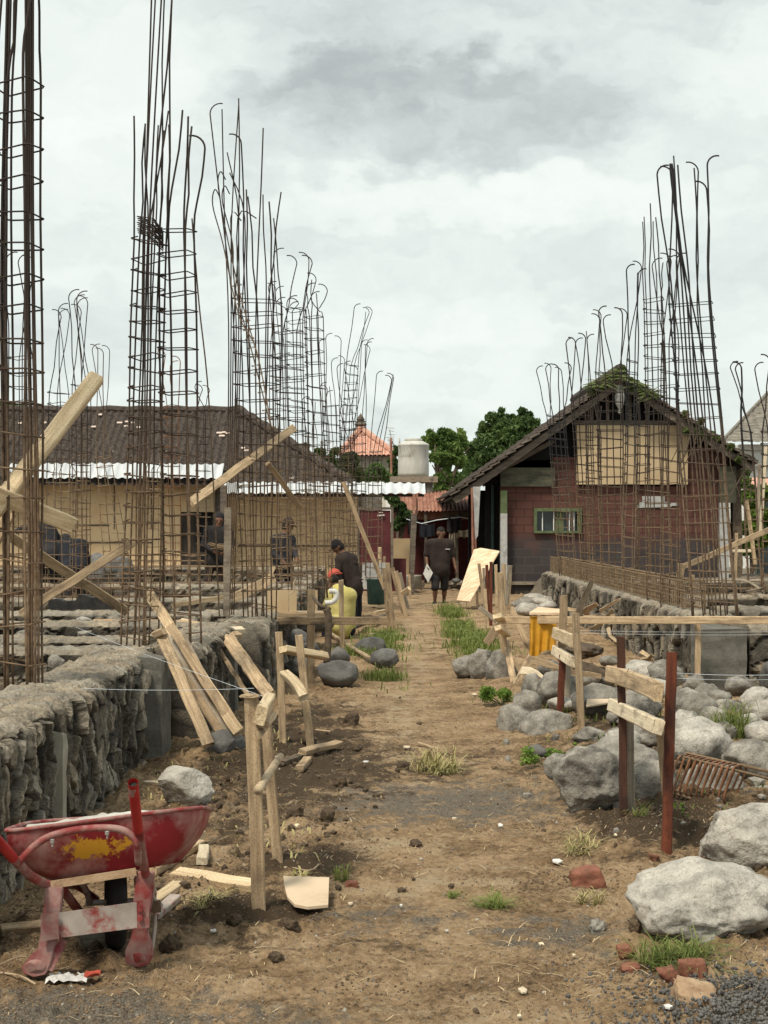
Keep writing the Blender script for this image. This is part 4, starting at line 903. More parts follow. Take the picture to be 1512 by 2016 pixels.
# nearest ladder, cut by the left edge of the frame
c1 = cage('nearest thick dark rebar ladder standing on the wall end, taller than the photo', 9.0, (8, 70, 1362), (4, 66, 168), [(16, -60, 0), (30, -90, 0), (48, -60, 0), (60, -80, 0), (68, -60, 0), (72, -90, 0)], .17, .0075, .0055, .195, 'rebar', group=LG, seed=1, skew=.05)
for k, (dx, r_) in enumerate(((-.048, .0075), (-.030, .008), (-.008, .0085), (.008, .0075))):
    m = MB(); pts = [P(70, 1360, 9.0) + Vector((dx, .02 + .02 * (k % 2), 0)), P(71, 1000, 9) + Vector((dx, .02, 0)), P(63 + (k == 2) * 3, 640, 9) + Vector((dx, .03, 0)), P(58 + k, 350, 9) + Vector((dx * .5, .03, 0)), P(50 + 5 * k, -80, 9)]
    m.tube(smooth_pts(pts, 5), r_, 6); part('vertical_bar', m, 'rebar', c1, True)
for k, (x, y) in enumerate(((4, 40), (10, 20))):
    m = MB(); m.tube(smooth_pts([P(x + 6, 1365, 9.02), P(x + 2, 900, 9), P(x - 1, 500, 9.03), P(x + 12, -60, 9)], 5), .009, 6); part('vertical_bar', m, 'rebar', c1, True)
# the two joined cages behind the wheelbarrow
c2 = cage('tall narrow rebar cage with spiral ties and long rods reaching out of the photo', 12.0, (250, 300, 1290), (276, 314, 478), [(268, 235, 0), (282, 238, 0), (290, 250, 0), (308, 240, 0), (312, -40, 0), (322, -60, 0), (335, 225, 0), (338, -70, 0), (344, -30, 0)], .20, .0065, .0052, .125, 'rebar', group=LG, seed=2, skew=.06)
for k, x in enumerate((282, 291)):
    m = MB(); m.tube(smooth_pts([P(x - 8, 1285, 12), P(x - 6, 1000, 12), P(x, 700, 12), P(x + 4, 420, 12.02), P(x + 18 + 12 * k, -60, 12)], 5), .007, 6); part('vertical_bar', m, 'rebar', c2, True)
for k in range(9):       # spare stirrups bundled at the top
    m = MB(); z = P(0, 432 + 4 * k, 12).z; a = P(275 + k % 3, 0, 12).x; b = P(322, 0, 12).x
    tl = -.10; m.tube([(a, 11.88, z), (a + .13, 11.86, z + tl * .2), (b, 11.98, z + tl), (b - .02, 12.1, z + tl), (a + .04, 12.06, z + .01)], .0048, 5, closed=True); part('stirrup', m, 'rebar', c2)
cage('wide rebar cage joined to the narrow spiral-tied one, thick legs on both sides', 12.15, (333, 386, 1290), (322, 374, 455), [(326, 262, 0), (330, 240, 0), (362, 222, 0), (368, 224, 0), (374, 262, -1), (380, 254, 0)], .16, .0075, .0052, .16, 'rebar', group=LG, seed=3, skew=.05)
for k, (x, w_) in enumerate(((333, 0), (380, 3))): pass
o = empty('leaning_rod', P(414, 940, 12.6), 'single thin rod leaning from the wide rebar cage towards the plank brace', 'rebar rod'); m = MB(); m.tube(smooth_pts([P(378, 430, 12.2), P(392, 600, 12.3), P(412, 800, 12.5), P(432, 1215, 12.7)], 5), .006, 6); part('rod', m, 'rebar_dark', o)
# third cluster
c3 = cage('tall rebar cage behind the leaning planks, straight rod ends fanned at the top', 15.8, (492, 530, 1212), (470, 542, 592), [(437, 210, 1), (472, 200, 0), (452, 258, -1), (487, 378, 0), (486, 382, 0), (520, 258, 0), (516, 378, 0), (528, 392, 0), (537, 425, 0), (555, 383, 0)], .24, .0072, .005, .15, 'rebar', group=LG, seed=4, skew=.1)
m = MB(); m.bar(P(446, 1214, 15.4), P(449, 1000, 15.5), .065, .06, jit=.004, seg=6); part('concrete_coated_foot', m, 'pine_grey', c3)
for k in range(6):
    m = MB(); x = 452 + 4 * k; m.tube(smooth_pts([P(x - 12, 1210, 15.6), P(x - 4, 900, 15.6), P(x - 2 + k, 640, 15.6), P(x + (k % 3 - 1) * 10, 430, 15.6), P([437, 470, 447, 475, 505, 452][k], [215, 205, 300, 435, 430, 340][k], 15.6)], 4), .0068, 5); part('vertical_bar', m, 'rebar', c3, True)
c4 = empty('leaning_rebar_cage', P(530, 860, 15.0), 'thin crooked rebar cage leaning diagonally through the tall fanned one', 'rebar cage', LG)
for k, (a, b, c) in enumerate((((421, 385, -.02), (470, 620, 0), (505, 690, 0)), ((432, 350, .02), (478, 600, .02), (512, 720, .02)), ((440, 378, 0), (462, 560, 0), (498, 700, 0)))):
    m = MB(); q = [P(x, y, 15.1 + .07 * k) for (x, y, _) in ((a[0] + 12, a[1] + 4, 0), (a[0] + 2, a[1] - 12, 0), (a[0] - 2, a[1] + 20, 0), (a[0] + 18, 480, 0), b, c, (536, 850, 0))]; m.tube(smooth_pts(q, 5), .0065, 5); part('long_bar', m, 'rebar_dark', c4, True)
for k in range(17):
    f = k / 16; x = 466 + 66 * f; y = 560 + 280 * f; m = MB(); w_ = 16
    m.tube([P(x - w_ * .5, y + 3, 15.05), P(x + w_ * .5, y - 1, 15.05), P(x + w_ * .5 + 2, y + 1, 15.25), P(x - w_ * .5 + 2, y + 4, 15.25)], .004, 4, closed=True); part('stirrup', m, 'rebar_dark', c4)
# the rest, from near to far
rows = [
 ('rebar cage with four hooked ends just right of the fanned cage', 19, (562, 600, 1190), (548, 590, 655), [(557, 492, 1), (566, 500, -1), (590, 494, -1), (598, 506, -1), (583, 585, 1)], 'rebar', 1),
 ('greenish slim rebar cage with rod ends bunched closely together', 22, (620, 650, 1172), (606, 630, 625), [(608, 540, -1), (613, 548, 0), (618, 560, 1), (622, 575, 0), (630, 562, -1), (626, 572, 1)], 'rebar', 2),
 ('short rebar cage with drooping hooks behind the greenish one', 29.2, (652, 676, 1134), (640, 664, 800), [(640, 668, 1), (652, 655, 1), (660, 660, -1), (664, 706, 1)], 'rebar', 3),
 ('rebar cage with spread hooks left of the leaning pair', 30, (684, 706, 1132), (672, 692, 830), [(668, 702, -1), (674, 715, 1), (688, 710, 1), (694, 722, -1)], 'rebar', 4),
 ('rebar cage tilted to the right with high straight rods above the red roof', 30.5, (655, 680, 1130), (686, 702, 720), [(708, 600, 1), (716, 604, -1), (720, 612, 0), (722, 606, -1)], 'rebar_dark', 5),
 ('rebar cage tilted to the right with two short hooks above the red roof', 30.8, (690, 716, 1130), (700, 716, 830), [(722, 668, 1), (730, 672, 1), (734, 668, 1), (718, 680, -1)], 'rebar_dark', 6),
 ('farthest left rebar cage whose rods splay out beside the television antenna', 30, (724, 748, 1140), (732, 748, 890), [(752, 732, 1), (760, 738, -1), (764, 734, -1), (774, 738, 0)], 'rebar_dark', 7),
 ('rebar cage in front of the right end of the dark tiled roof', 21, (582, 612, 1178), (570, 596, 610), [(560, 588, 1), (572, 585, -1), (584, 592, 1), (596, 600, 0)], 'rebar_dark', 8),
 ('rebar cage standing beside the capped worker behind the bars', 24, (540, 562, 1165), (536, 556, 700), [(530, 560, -1), (541, 552, 1), (550, 560, 0), (557, 566, 1)], 'rebar_tan', 9),
 ('rebar cage with hooked ends seen between the nearest ladder bars', 17.5, (24, 58, 1195), (26, 56, 705), [(35, 500, 1), (44, 500, -1), (50, 497, 1), (54, 512, 0)], 'rebar', 10),
 ('rebar cage with spread hooks behind the rising plank', 21, (96, 132, 1178), (104, 128, 775), [(108, 612, -1), (118, 605, -1), (128, 607, 1), (134, 600, 1)], 'rebar_dark', 11),
 ('rebar cage with crowded hooks behind the top of the rising plank', 19, (152, 170, 1190), (150, 170, 760), [(146, 602, -1), (152, 580, -1), (156, 573, 1), (160, 578, 1), (166, 584, 1), (172, 576, 1)], 'rebar', 12),
 ('leaning rebar cage in front of the tan wall, tops just above the tiled roof', 25, (212, 252, 1120), (196, 212, 900), [(182, 680, -1), (188, 684, -1), (192, 676, 1), (205, 682, -1)], 'rebar_tan', 13),
 ('reddish rebar cage seen through the wide near one', 25, (330, 352, 1130), (322, 345, 800), [(314, 690, -1), (322, 680, 1), (340, 700, -1), (350, 712, 1)], 'rebar_orange', 14),
 ('low rebar cage whose two hooks show over the dark tiled roof', 28, (394, 412, 1120), (390, 406, 810), [(388, 758, -1), (394, 750, 1), (402, 760, -1)], 'rebar', 15),
 ('rusty rebar cage in front of the seam in the tan wall, behind the crossed braces', 27, (118, 140, 1118), (110, 144, 935), [(112, 905, 0), (124, 900, 0), (134, 905, 0), (146, 900, 0)], 'rebar_tan', 16),
 ('rusty narrow rebar cage in front of the tan wall beside the bending workers', 28, (158, 170, 1118), (156, 169, 830), [(156, 812, 0), (160, 815, 0), (169, 812, 0)], 'rebar_tan', 17),
 ('small rebar cage right of the narrow one against the tan wall', 29, (296, 320, 1122), (294, 316, 930), [(293, 905, 0), (300, 912, 0), (312, 905, 0), (318, 910, 0)], 'rebar_tan', 18),
 ('rusty rebar cage beside the doorway of the tan house', 26.5, (470, 494, 1135), (472, 494, 900), [(470, 880, 0), (478, 884, 0), (488, 880, 0), (496, 885, 0)], 'rebar_tan', 19),
 ('rebar cage near the black-capped worker in front of the tan wall', 27.5, (598, 622, 1140), (600, 620, 860), [(596, 790, 0), (605, 780, 1), (612, 786, 0), (621, 792, 0)], 'rebar_tan', 20),
 ('rebar cage behind the black-capped worker, tops among the far hooks', 29, (632, 652, 1136), (636, 652, 870), [(634, 760, -1), (641, 752, 1), (648, 760, 0), (654, 770, 1)], 'rebar_tan', 21),
 ('bunch of thin rebar just left of the maroon door', 31.2, (668, 690, 1130), (668, 690, 900), [(662, 800, 0), (672, 790, -1), (680, 796, 1), (688, 800, 0)], 'rebar_tan', 22)]
for (lab, D, b, t, tp, mt, sd) in rows:
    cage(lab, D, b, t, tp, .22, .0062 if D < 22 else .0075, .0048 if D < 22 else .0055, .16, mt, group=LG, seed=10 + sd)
# right-hand group
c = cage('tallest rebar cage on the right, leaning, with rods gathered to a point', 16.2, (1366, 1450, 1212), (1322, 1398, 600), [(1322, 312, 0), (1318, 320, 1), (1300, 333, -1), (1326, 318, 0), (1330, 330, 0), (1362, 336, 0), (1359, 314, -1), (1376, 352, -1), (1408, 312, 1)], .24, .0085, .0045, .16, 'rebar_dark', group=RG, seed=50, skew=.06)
for k in range(3):
    m = MB(); m.tube(smooth_pts([P(1388 + 22 * k, 1210, 16.3), P(1378 + 22 * k, 1000, 16.3), P(1356 + 20 * k, 760, 16.3), P(1338 + 2 * k, 500, 16.3), P(1322 + 3 * k, 360, 16.3), P(1319 + 2 * k, 322, 16.3)], 5), .009, 6); part('vertical_bar', m, 'rebar_dark', c, True)
rows = [
 ('rebar cage with five straight rod ends just left of the tallest right one', 20, (1276, 1322, 1178), (1272, 1302, 590), [(1262, 440, 0), (1271, 423, 0), (1277, 404, 0), (1289, 432, 0), (1294, 424, 0), (1302, 520, 0)], 'rebar', 1),
 ('rebar cage with four curling hooks partly behind the tallest right one', 18.6, (1304, 1336, 1192), (1306, 1332, 680), [(1300, 502, -1), (1305, 505, 1), (1316, 494, -1), (1334, 500, 1), (1345, 502, 1)], 'rebar', 2),
 ('slim rebar cage with rods in one tight bundle above the gable ridge', 23, (1226, 1246, 1155), (1238, 1252, 712), [(1246, 517, -1), (1250, 518, 1), (1258, 534, 0), (1268, 532, 1)], 'rebar_dark', 3),
 ('rebar cage crossing the gable peak with wide curling hooks', 24.5, (1186, 1226, 1148), (1176, 1222, 735), [(1165, 620, -1), (1172, 608, -1), (1190, 605, 1), (1203, 618, 1), (1214, 604, -1), (1219, 610, -1)], 'rebar', 4),
 ('rebar cage left of the gable peak with four small hooks and one straight rod', 27, (1148, 1170, 1138), (1128, 1164, 800), [(1119, 666, -1), (1128, 664, 1), (1139, 658, -1), (1147, 664, 1), (1156, 650, 0), (1166, 660, 1)], 'rebar', 5),
 ('farthest right-hand rebar cage leaning left over the low eave of the brick house', 29.5, (1104, 1134, 1130), (1080, 1110, 820), [(1066, 722, 1), (1075, 714, -1), (1084, 718, 1), (1090, 716, -1), (1096, 722, -1), (1112, 716, -1)], 'rebar_dark', 6),
 ('rebar cage in front of the plywood board on the gable', 25, (1256, 1280, 1150), (1258, 1276, 840), [(1255, 790, 0), (1262, 780, 0), (1270, 785, 0), (1278, 792, 0)], 'rebar', 7),
 ('rebar cage between the window and the plywood board', 28, (1160, 1186, 1135), (1156, 1180, 860), [(1152, 800, 0), (1160, 790, 0), (1172, 796, 0), (1182, 800, 0)], 'rebar', 8),
 ('leaning slender rebar cage over the far grey roof at the right', 24, (1474, 1500, 1160), (1462, 1478, 850), [(1442, 714, -1), (1450, 712, -1), (1455, 710, 1), (1458, 716, 1)], 'rebar_dark', 9),
 ('rebar cage cut by the right edge with a curved hook end', 22, (1504, 1530, 1165), (1502, 1520, 850), [(1497, 700, -1), (1505, 712, 1), (1515, 706, -1)], 'rebar', 10)]
for (lab, D, b, t, tp, mt, sd) in rows:
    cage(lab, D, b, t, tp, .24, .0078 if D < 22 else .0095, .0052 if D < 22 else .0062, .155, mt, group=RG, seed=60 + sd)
def beam_cage(label, p0, p1, w_, h, sp, mat, group, rb=.008, rs=.005, n=3):
    p0, p1 = Vector(p0), Vector(p1); d = (p1 - p0).normalized(); s = Vector((-d.y, d.x, 0)); r = empty('beam_cage', (p0 + p1) / 2, label, 'rebar beam cage', group); L = (p1 - p0).length; rg = random.Random(len(label))
    for a in (-1, 1):
        for k in range(n):
            m = MB(); pts = [p0.lerp(p1, q / 8) + s * (a * w_ / 2 + rg.uniform(-.01, .01)) + Vector((0, 0, h * k / (n - 1) + rg.uniform(-.012, .012))) for q in range(9)]; m.tube(pts, rb, 5); part('long_bar', m, mat, r)
    q = .05; 
    while q < L:
        c = p0 + d * q; m = MB(); t = d * rg.uniform(-.02, .02)
        m.tube([c + s * (w_ / 2 + .01) + t, c + s * (w_ / 2 + .01) + Vector((0, 0, h)) - t, c - s * (w_ / 2 + .01) + Vector((0, 0, h)) - t, c - s * (w_ / 2 + .01) + t], rs, 4, closed=True); part('stirrup', m, mat, r); q += sp * rg.uniform(.8, 1.2)
    return r
BG = 'horizontal rebar beam cages lying on the foundations'
for (x, y0, y1, z, lab, sp) in ((3.56, 17.4, 31.5, .76, 'long rusty rebar beam cage running away on top of the right foundation wall', .115),):
    beam_cage(lab, (x, y0, z), (x, y1, z), .22, .30, sp, 'rebar_tan', BG, .009, .0065, 4)
beam_cage('rebar beam cage lying across behind the hooded worker at knee height', (-8.5, 24.6, .78), (-1.3, 24.6, .78), .2, .26, .2, 'rebar_tan', BG, .008, .0055)
beam_cage('rebar beam cage lying on the cross wall nearest the two bending workers', (-8.2, 20.2, .76), (-3.0, 20.2, .76), .2, .24, .17, 'rebar', BG, .007, .005)
beam_cage('rebar beam cage lying along the farthest cross wall below the tan house', (-9, 31, .88), (-1.4, 31, .88), .22, .22, .24, 'rebar_tan', BG, .009, .006)
beam_cage('rebar beam cage lying on the right cross wall in front of the pale house pillar', (3.9, 20.6, .78), (7.5, 20.6, .74), .2, .18, .2, 'rebar_tan', BG, .007, .005)
# the small cage lying on the boulders
r = empty('rebar_cage_offcut', P(1420, 1560, 8.9), 'short rusty orange rebar cage lying tilted on the boulders behind the red post', 'rebar cage')
A = P(1336, 1500, 8.9); B = P(1372, 1487, 8.7); dirn = (P(1560, 1560, 8.9) - P(1336, 1490, 8.8))
for k, (a, b) in enumerate((((1345, 1490), (1540, 1540)), ((1322, 1560), (1530, 1625)), ((1350, 1482), (1560, 1530)), ((1330, 1556), (1500, 1600)), ((1458, 1505), (1560, 1530)))):
    m = MB(); m.tube([P(a[0], a[1], 8.7 + .2 * (k > 1)), P(b[0], b[1], 8.7 + .2 * (k > 1))], .0085, 6); part('long_bar', m, 'rebar_tan', r)
for k in range(11):
    f = k / 10; x = 1340 + 108 * f; y = 1484 + 20 * f; m = MB()
    q = [P(x + 12, y + 2, 8.9), P(x - 2, y + 6, 8.72), P(x - 8, y + 18, 8.68), P(x - 22, y + 62, 8.68), P(x - 20, y + 76, 8.72), P(x - 6, y + 72, 8.95), P(x + 18, y + 20, 8.98), P(x + 20, y + 6, 8.95)]
    m.tube(smooth_pts(q + [q[0]], 3)[:-1], .0068, 6, closed=True); part('stirrup', m, 'rebar_orange', r, True)
# strings
def string(label, pts, rad=.0010, sag=.01):
    m = MB(); a, b = Vector(pts[0]), Vector(pts[-1]); m.tube([a.lerp(b, i / 16) - Vector((0, 0, sag * 4 * (i / 16) * (1 - i / 16))) for i in range(17)], rad, 4)
    whole('builders_string', m, 'string', label, 'string', 'setting-out strings')
string('pale string stretched level across the left wall from the near stake', (P(160, 1355, 8.2), P(500, 1355, 7.4)))
string('blue string slanting from the left foundation down to the near stake', (P(150, 1235, 12.5), P(522, 1372, 7.3)))
string('upper of the strings stretched under the long pale rail', (P(1135, 1241, 12.2), P(1560, 1243, 13)))
string('lower of the strings stretched under the long pale rail', (P(1135, 1246, 12.4), P(1560, 1249, 13)))
string('upper string running right from the near red-brown post', (P(1316, 1324, 7.7), P(1560, 1327, 8.4)))
string('lower string running right from the near red-brown post', (P(1316, 1334, 7.7), P(1560, 1336, 8.4)))
string('thin greenish string tied between the stakes beside the crouching worker', (P(560, 1143, 20), P(480, 1160, 17)))
# ================================================================ STONES
def ico(n):
    bm = bmesh.new(); bmesh.ops.create_icosphere(bm, subdivisions=n, radius=1)
    v = np.array([q.co[:] for q in bm.verts]); f = [tuple(x.index for x in q.verts) for q in bm.faces]; bm.free(); return v, f
ICO = {k: ico(k) for k in (1, 2, 3, 4, 5, 6)}
def rockverts(size, seed, sub=4, cuts=7, rough=.06, soft=.5, boxy=0):
    v, f = ICO[sub]; v = v.copy()
    if boxy: v = v * (1 - boxy + boxy / np.abs(v).max(1))[:, None]
    rg = np.random.default_rng(seed); s0 = seed * 3.7
    v = v * (1 + .20 * fbm(v[:, 0] * 1.1 + s0, v[:, 1] * 1.1, v[:, 2] * 1.1, o=2, s=seed))[:, None]
    for k in range(cuts):
        n = rg.normal(size=3); n /= np.linalg.norm(n); d = rg.uniform(.62, .9); h = v @ n - d
        v = v - np.outer(np.where(h > 0, h * (1 - soft * .35 * rg.random()), 0), n)
    v = v * (1 + rough * fbm(v[:, 0] * 3.5 + s0, v[:, 1] * 3.5, v[:, 2] * 3.5, o=5, s=seed + 5, g=.6))[:, None]
    v = v * (1 - .05 * np.abs(fbm(v[:, 0] * 2.2 + s0, v[:, 1] * 2.2, v[:, 2] * 5, o=4, s=seed + 8)) ** .5)[:, None]
    ext = (v.max(0) - v.min(0)) / 2; v = (v - (v.max(0) + v.min(0)) / 2) / ext * np.array(size)
    return v, f
def rock(label, x0, x1, y0, y1, seed, mat='rock', D=None, cuts=7, rough=.10, depth=.85, sub=4, sink=.06, group='river boulders heaped along the right side', cat='boulder', name='boulder', tilt=0, z=None, boxy=0):
    if D is None: D = G((x0 + x1) / 2, y1).y
    if 'heaped' in group: x0, x1 = x0 - 3, x1 + 3
    W = (x1 - x0) * D / F; Hh = (y1 - y0) * D / F; dp = W * depth
    Dc = D + dp * .42; k = Dc / D; sl = (H - .1) / D; hh = math.sqrt(max(((.85 if 'heaped' in group and x1 < 1500 or 7.8 < D < 17 else .5) * Hh) ** 2, Hh ** 2 - (dp * sl * .9) ** 2)) * k
    v, f = rockverts((W / 2 * k, dp / 2 * k, hh / 2 * (1 + sink)), seed, sub, cuts, rough, .5, boxy)
    c = P((x0 + x1) / 2, (y0 + y1) / 2, Dc); c.z -= hh * sink * .3
    if tilt:
        a = math.radians(tilt); R = np.array([[math.cos(a), 0, math.sin(a)], [0, 1, 0], [-math.sin(a), 0, math.cos(a)]]); v = v @ R.T
    o = link(name, v + np.array(tuple(c)), f, mat, None, c, True); return tag(o, label, cat, group)
RR = [
 ('largest pale boulder, long and flat-topped, at the lower right edge', 1240, 1560, 1692, 1852, 3, 'rock_light', None, 8, 5),
 ('angular pale boulder standing behind the largest flat-topped one', 1376, 1570, 1578, 1712, 14, 'rock_light', None, 12, 5),
 ('big round dark-bellied boulder left of the near red-brown post', 1088, 1238, 1470, 1612, 5, 'rock', 8.7, 5, 5),
 ('small dark stone tucked against the left of the big round boulder', 1072, 1118, 1482, 1536, 6, 'rock', 9.2, 4, 4),
 ('shadowed boulder behind the near red-brown posts', 1222, 1335, 1490, 1600, 7, 'rock', 8.9, 5, 4),
 ('flat boulder lying on top of the big round one, behind the posts', 1150, 1305, 1448, 1530, 8, 'rock', 9.4, 7, 4),
 ('wide boulder behind the orange rebar offcut', 1310, 1440, 1412, 1510, 9, 'rock_light', 9.7, 6, 4),
 ('boulder at the right edge above the orange rebar offcut', 1424, 1540, 1455, 1545, 10, 'rock', 9.5, 5, 4),
 ('boulder lying under the orange rebar offcut', 1345, 1478, 1500, 1600, 11, 'rock', 9.1, 7, 4),
 ('boulder touching the right end of the orange rebar offcut', 1462, 1540, 1545, 1600, 12, 'rock', 9.2, 6, 4),
 ('long low boulder at the left foot of the heap near the thin stake', 1022, 1130, 1396, 1462, 13, 'rock', 12.0, 4, 4),
 ('leftmost boulder of the heap with moss at its foot', 980, 1062, 1384, 1454, 15, 'rock', 12.3, 5, 4),
 ('brownish stone wedged above the leftmost boulder of the heap', 1012, 1064, 1358, 1410, 16, 'rock', 13.0, 6, 3),
 ('upright round boulder left of the dark double stake', 1058, 1136, 1322, 1404, 17, 'rock', 13.3, 5, 4),
 ('small boulder under the end of the leaning yellow-cloth brace', 1028, 1072, 1326, 1374, 18, 'rock', 14.0, 5, 3),
 ('broad boulder between the thin stake and the near red-brown post', 1124, 1222, 1345, 1412, 19, 'rock', 12.6, 6, 4),
 ('boulder seen between the two short rails of the near frame', 1214, 1302, 1352, 1420, 20, 'rock', 12.0, 7, 4),
 ('large sloping boulder right of the near red-brown front post', 1328, 1412, 1354, 1426, 21, 'rock', 12.2, 6, 4),
 ('round boulder in front of the smooth grey pier', 1360, 1418, 1344, 1396, 22, 'rock', 13.4, 5, 4),
 ('small boulder against the left side of the smooth grey pier', 1344, 1384, 1328, 1370, 23, 'rock', 14.2, 4, 3),
 ('brown-stained boulder by the tuft of long grass', 1406, 1468, 1376, 1424, 24, 'rock', 12.6, 7, 4),
 ('boulder at the right edge above the tuft of long grass', 1458, 1530, 1352, 1404, 25, 'rock_light', 13.2, 8, 4),
 ('pale split boulder at the right edge behind the tuft of long grass', 1468, 1540, 1376, 1428, 26, 'rock_light', 12.4, 12, 4),
 ('pointed pale stone rising behind the upper short rail', 1228, 1292, 1300, 1350, 27, 'rock_light', 14.0, 10, 4),
 ('sloping stone behind the near red-brown front post', 1276, 1346, 1298, 1362, 28, 'rock', 13.6, 9, 4),
 ('stone lying behind the short rails of the thin stakes', 1150, 1216, 1322, 1352, 29, 'rock', 14.6, 6, 3),
 ('little round stone on the dirt beside the far red-brown post', 1182, 1216, 1290, 1312, 30, 'rock', 16.5, 5, 3),
 ('leftmost grey boulder beside the path, right of the grass strip', 892, 940, 1290, 1336, 31, 'rock', None, 4, 4),
 ('hollow-sided boulder in the middle of the three beside the path', 922, 974, 1276, 1344, 32, 'rock', 16.6, 7, 4),
 ('rightmost of the three boulders beside the path, behind the tall stake', 958, 1018, 1278, 1350, 33, 'rock', 16.3, 6, 4),
 ('top stone of the far pale heap beside the brick house', 1044, 1096, 1172, 1198, 34, 'rock_light', 30, 7, 3),
 ('left stone of the far pale heap beside the brick house', 1008, 1050, 1174, 1202, 35, 'rock', 30, 7, 3),
 ('front stone of the far pale heap, under the long rail', 1016, 1066, 1186, 1214, 36, 'rock_light', 28, 7, 3),
 ('sharp right stone of the far pale heap', 1060, 1094, 1182, 1208, 37, 'rock_light', 28.5, 12, 3),
 ('low stone at the back of the far pale heap', 1032, 1072, 1168, 1184, 38, 'rock_light', 31, 6, 3),
 ('boulder in the gap below the smooth grey pier at the right edge', 1500, 1560, 1300, 1360, 39, 'rock_dark', 14.6, 7, 3),
 ('flat stone filling the gap behind the near posts', 1240, 1330, 1410, 1470, 61, 'rock', 11.0, 6, 4),
 ('grey stone behind the tuft of long grass', 1400, 1450, 1420, 1462, 62, 'rock', 11.2, 6, 3),
 ('pale stone at the right edge behind the boulder over the rebar offcut', 1470, 1530, 1420, 1470, 63, 'rock_light', 10.8, 8, 3),
 ('pale stone wedged between the big round boulder and the flat one on it', 1190, 1260, 1432, 1480, 71, 'rock_light', 10.4, 8, 4),
 ('low stone in front of the thin stake on the right', 1130, 1190, 1430, 1466, 72, 'rock', 11.4, 6, 4),
 ('rounded stone behind the lower short rail of the near posts', 1216, 1300, 1398, 1440, 73, 'rock', 11.6, 5, 4),
 ('stone just right of the near front post at rail height', 1322, 1376, 1396, 1440, 74, 'rock_light', 11.2, 7, 4),
 ('stone below the round boulder in front of the smooth pier', 1376, 1432, 1390, 1436, 75, 'rock', 11.9, 6, 4),
 ('sharp pale stone under the upper short rail', 1244, 1318, 1336, 1378, 76, 'rock_light', 12.9, 12, 4),
 ('brown stone below the pier beside the small boulder', 1396, 1440, 1358, 1398, 77, 'rock', 13.0, 8, 3),
 ('stone lying right of the dark double stake', 1126, 1186, 1318, 1350, 78, 'rock', 14.4, 6, 3),
 ('stone between the dark double stake and the V-shaped brace', 1060, 1104, 1300, 1334, 79, 'rock', 15.2, 6, 3),
 ('little stone at the left foot of the dark double stake', 1062, 1104, 1398, 1428, 81, 'rock', 12.6, 6, 3),
 ('stone behind the long grass clump at the right', 1440, 1500, 1404, 1440, 82, 'rock_light', 12.0, 8, 4),
 ('stone resting right of the orange rebar offcut end', 1480, 1550, 1500, 1550, 83, 'rock', 9.9, 6, 4),
 ('flat stone in the dirt below the orange rebar offcut', 1392, 1440, 1590, 1622, 84, 'rock', 8.7, 9, 3),
 ('stone under the left end of the orange rebar offcut', 1290, 1342, 1540, 1596, 85, 'rock_dark', 9.2, 6, 4),
 ('stone at the right edge below the smooth grey pier', 1430, 1480, 1330, 1370, 86, 'rock', 14.0, 7, 3),
 ('half-buried stone left of the big round boulder', 1040, 1078, 1466, 1492, 87, 'rock_dark', 10.9, 6, 3),
 ('low pale stone right of the leftmost boulder of the heap', 1080, 1136, 1372, 1402, 88, 'rock_light', 12.9, 7, 3),
 ('stone just behind the near red-brown far post', 1196, 1240, 1392, 1430, 89, 'rock', 11.9, 7, 3),
 ('stone behind the largest pale boulder at the edge', 1470, 1540, 1650, 1706, 90, 'rock', 7.7, 9, 4),
 ('squat stone at the left side of the angular pale boulder', 1346, 1392, 1640, 1690, 91, 'rock_dark', 7.9, 8, 4)]
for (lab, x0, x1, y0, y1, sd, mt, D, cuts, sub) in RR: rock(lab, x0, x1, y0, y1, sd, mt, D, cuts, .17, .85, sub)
LGp = 'stones lying on the left side of the path'
LR = [
 ('pale angular rock on the soil beside the wheelbarrow', 312, 424, 1510, 1588, 40, 'rock_light', None, 11, 5),
 ('dark wet boulder at the feet of the leaning planks', 404, 486, 1436, 1508, 41, 'rock_dark', 10.9, 7, 5),
 ('rounded dark grey boulder with a string on it, behind the pair of thin stakes', 624, 706, 1300, 1354, 42, 'rock_dark', None, 3, 4),
 ('low dark boulder beside the grass left of the path', 727, 786, 1277, 1317, 43, 'rock_dark', None, 4, 4),
 ('grey boulder behind the low dark one, near the crouching worker', 698, 762, 1254, 1292, 44, 'rock_dark', 20.3, 4, 4),
 ('dark boulder between the thin stakes and the foundation', 556, 612, 1238, 1290, 45, 'rock_dark', 18, 6, 4),
 ('dark stone low beside the pair of thin stakes', 560, 620, 1292, 1338, 46, 'rock_dark', 17, 6, 4),
 ('grey stone behind the rounded boulder with a string', 648, 690, 1272, 1308, 47, 'rock_dark', 18, 8, 3),
 ('dark round stone below the horizontal rail on the left', 590, 632, 1262, 1300, 48, 'rock_dark', 17.6, 5, 3)]
for (lab, x0, x1, y0, y1, sd, mt, D, cuts, sub) in LR: rock(lab, x0, x1, y0, y1, sd, mt, D, cuts, .08, .9, sub, group=LGp)
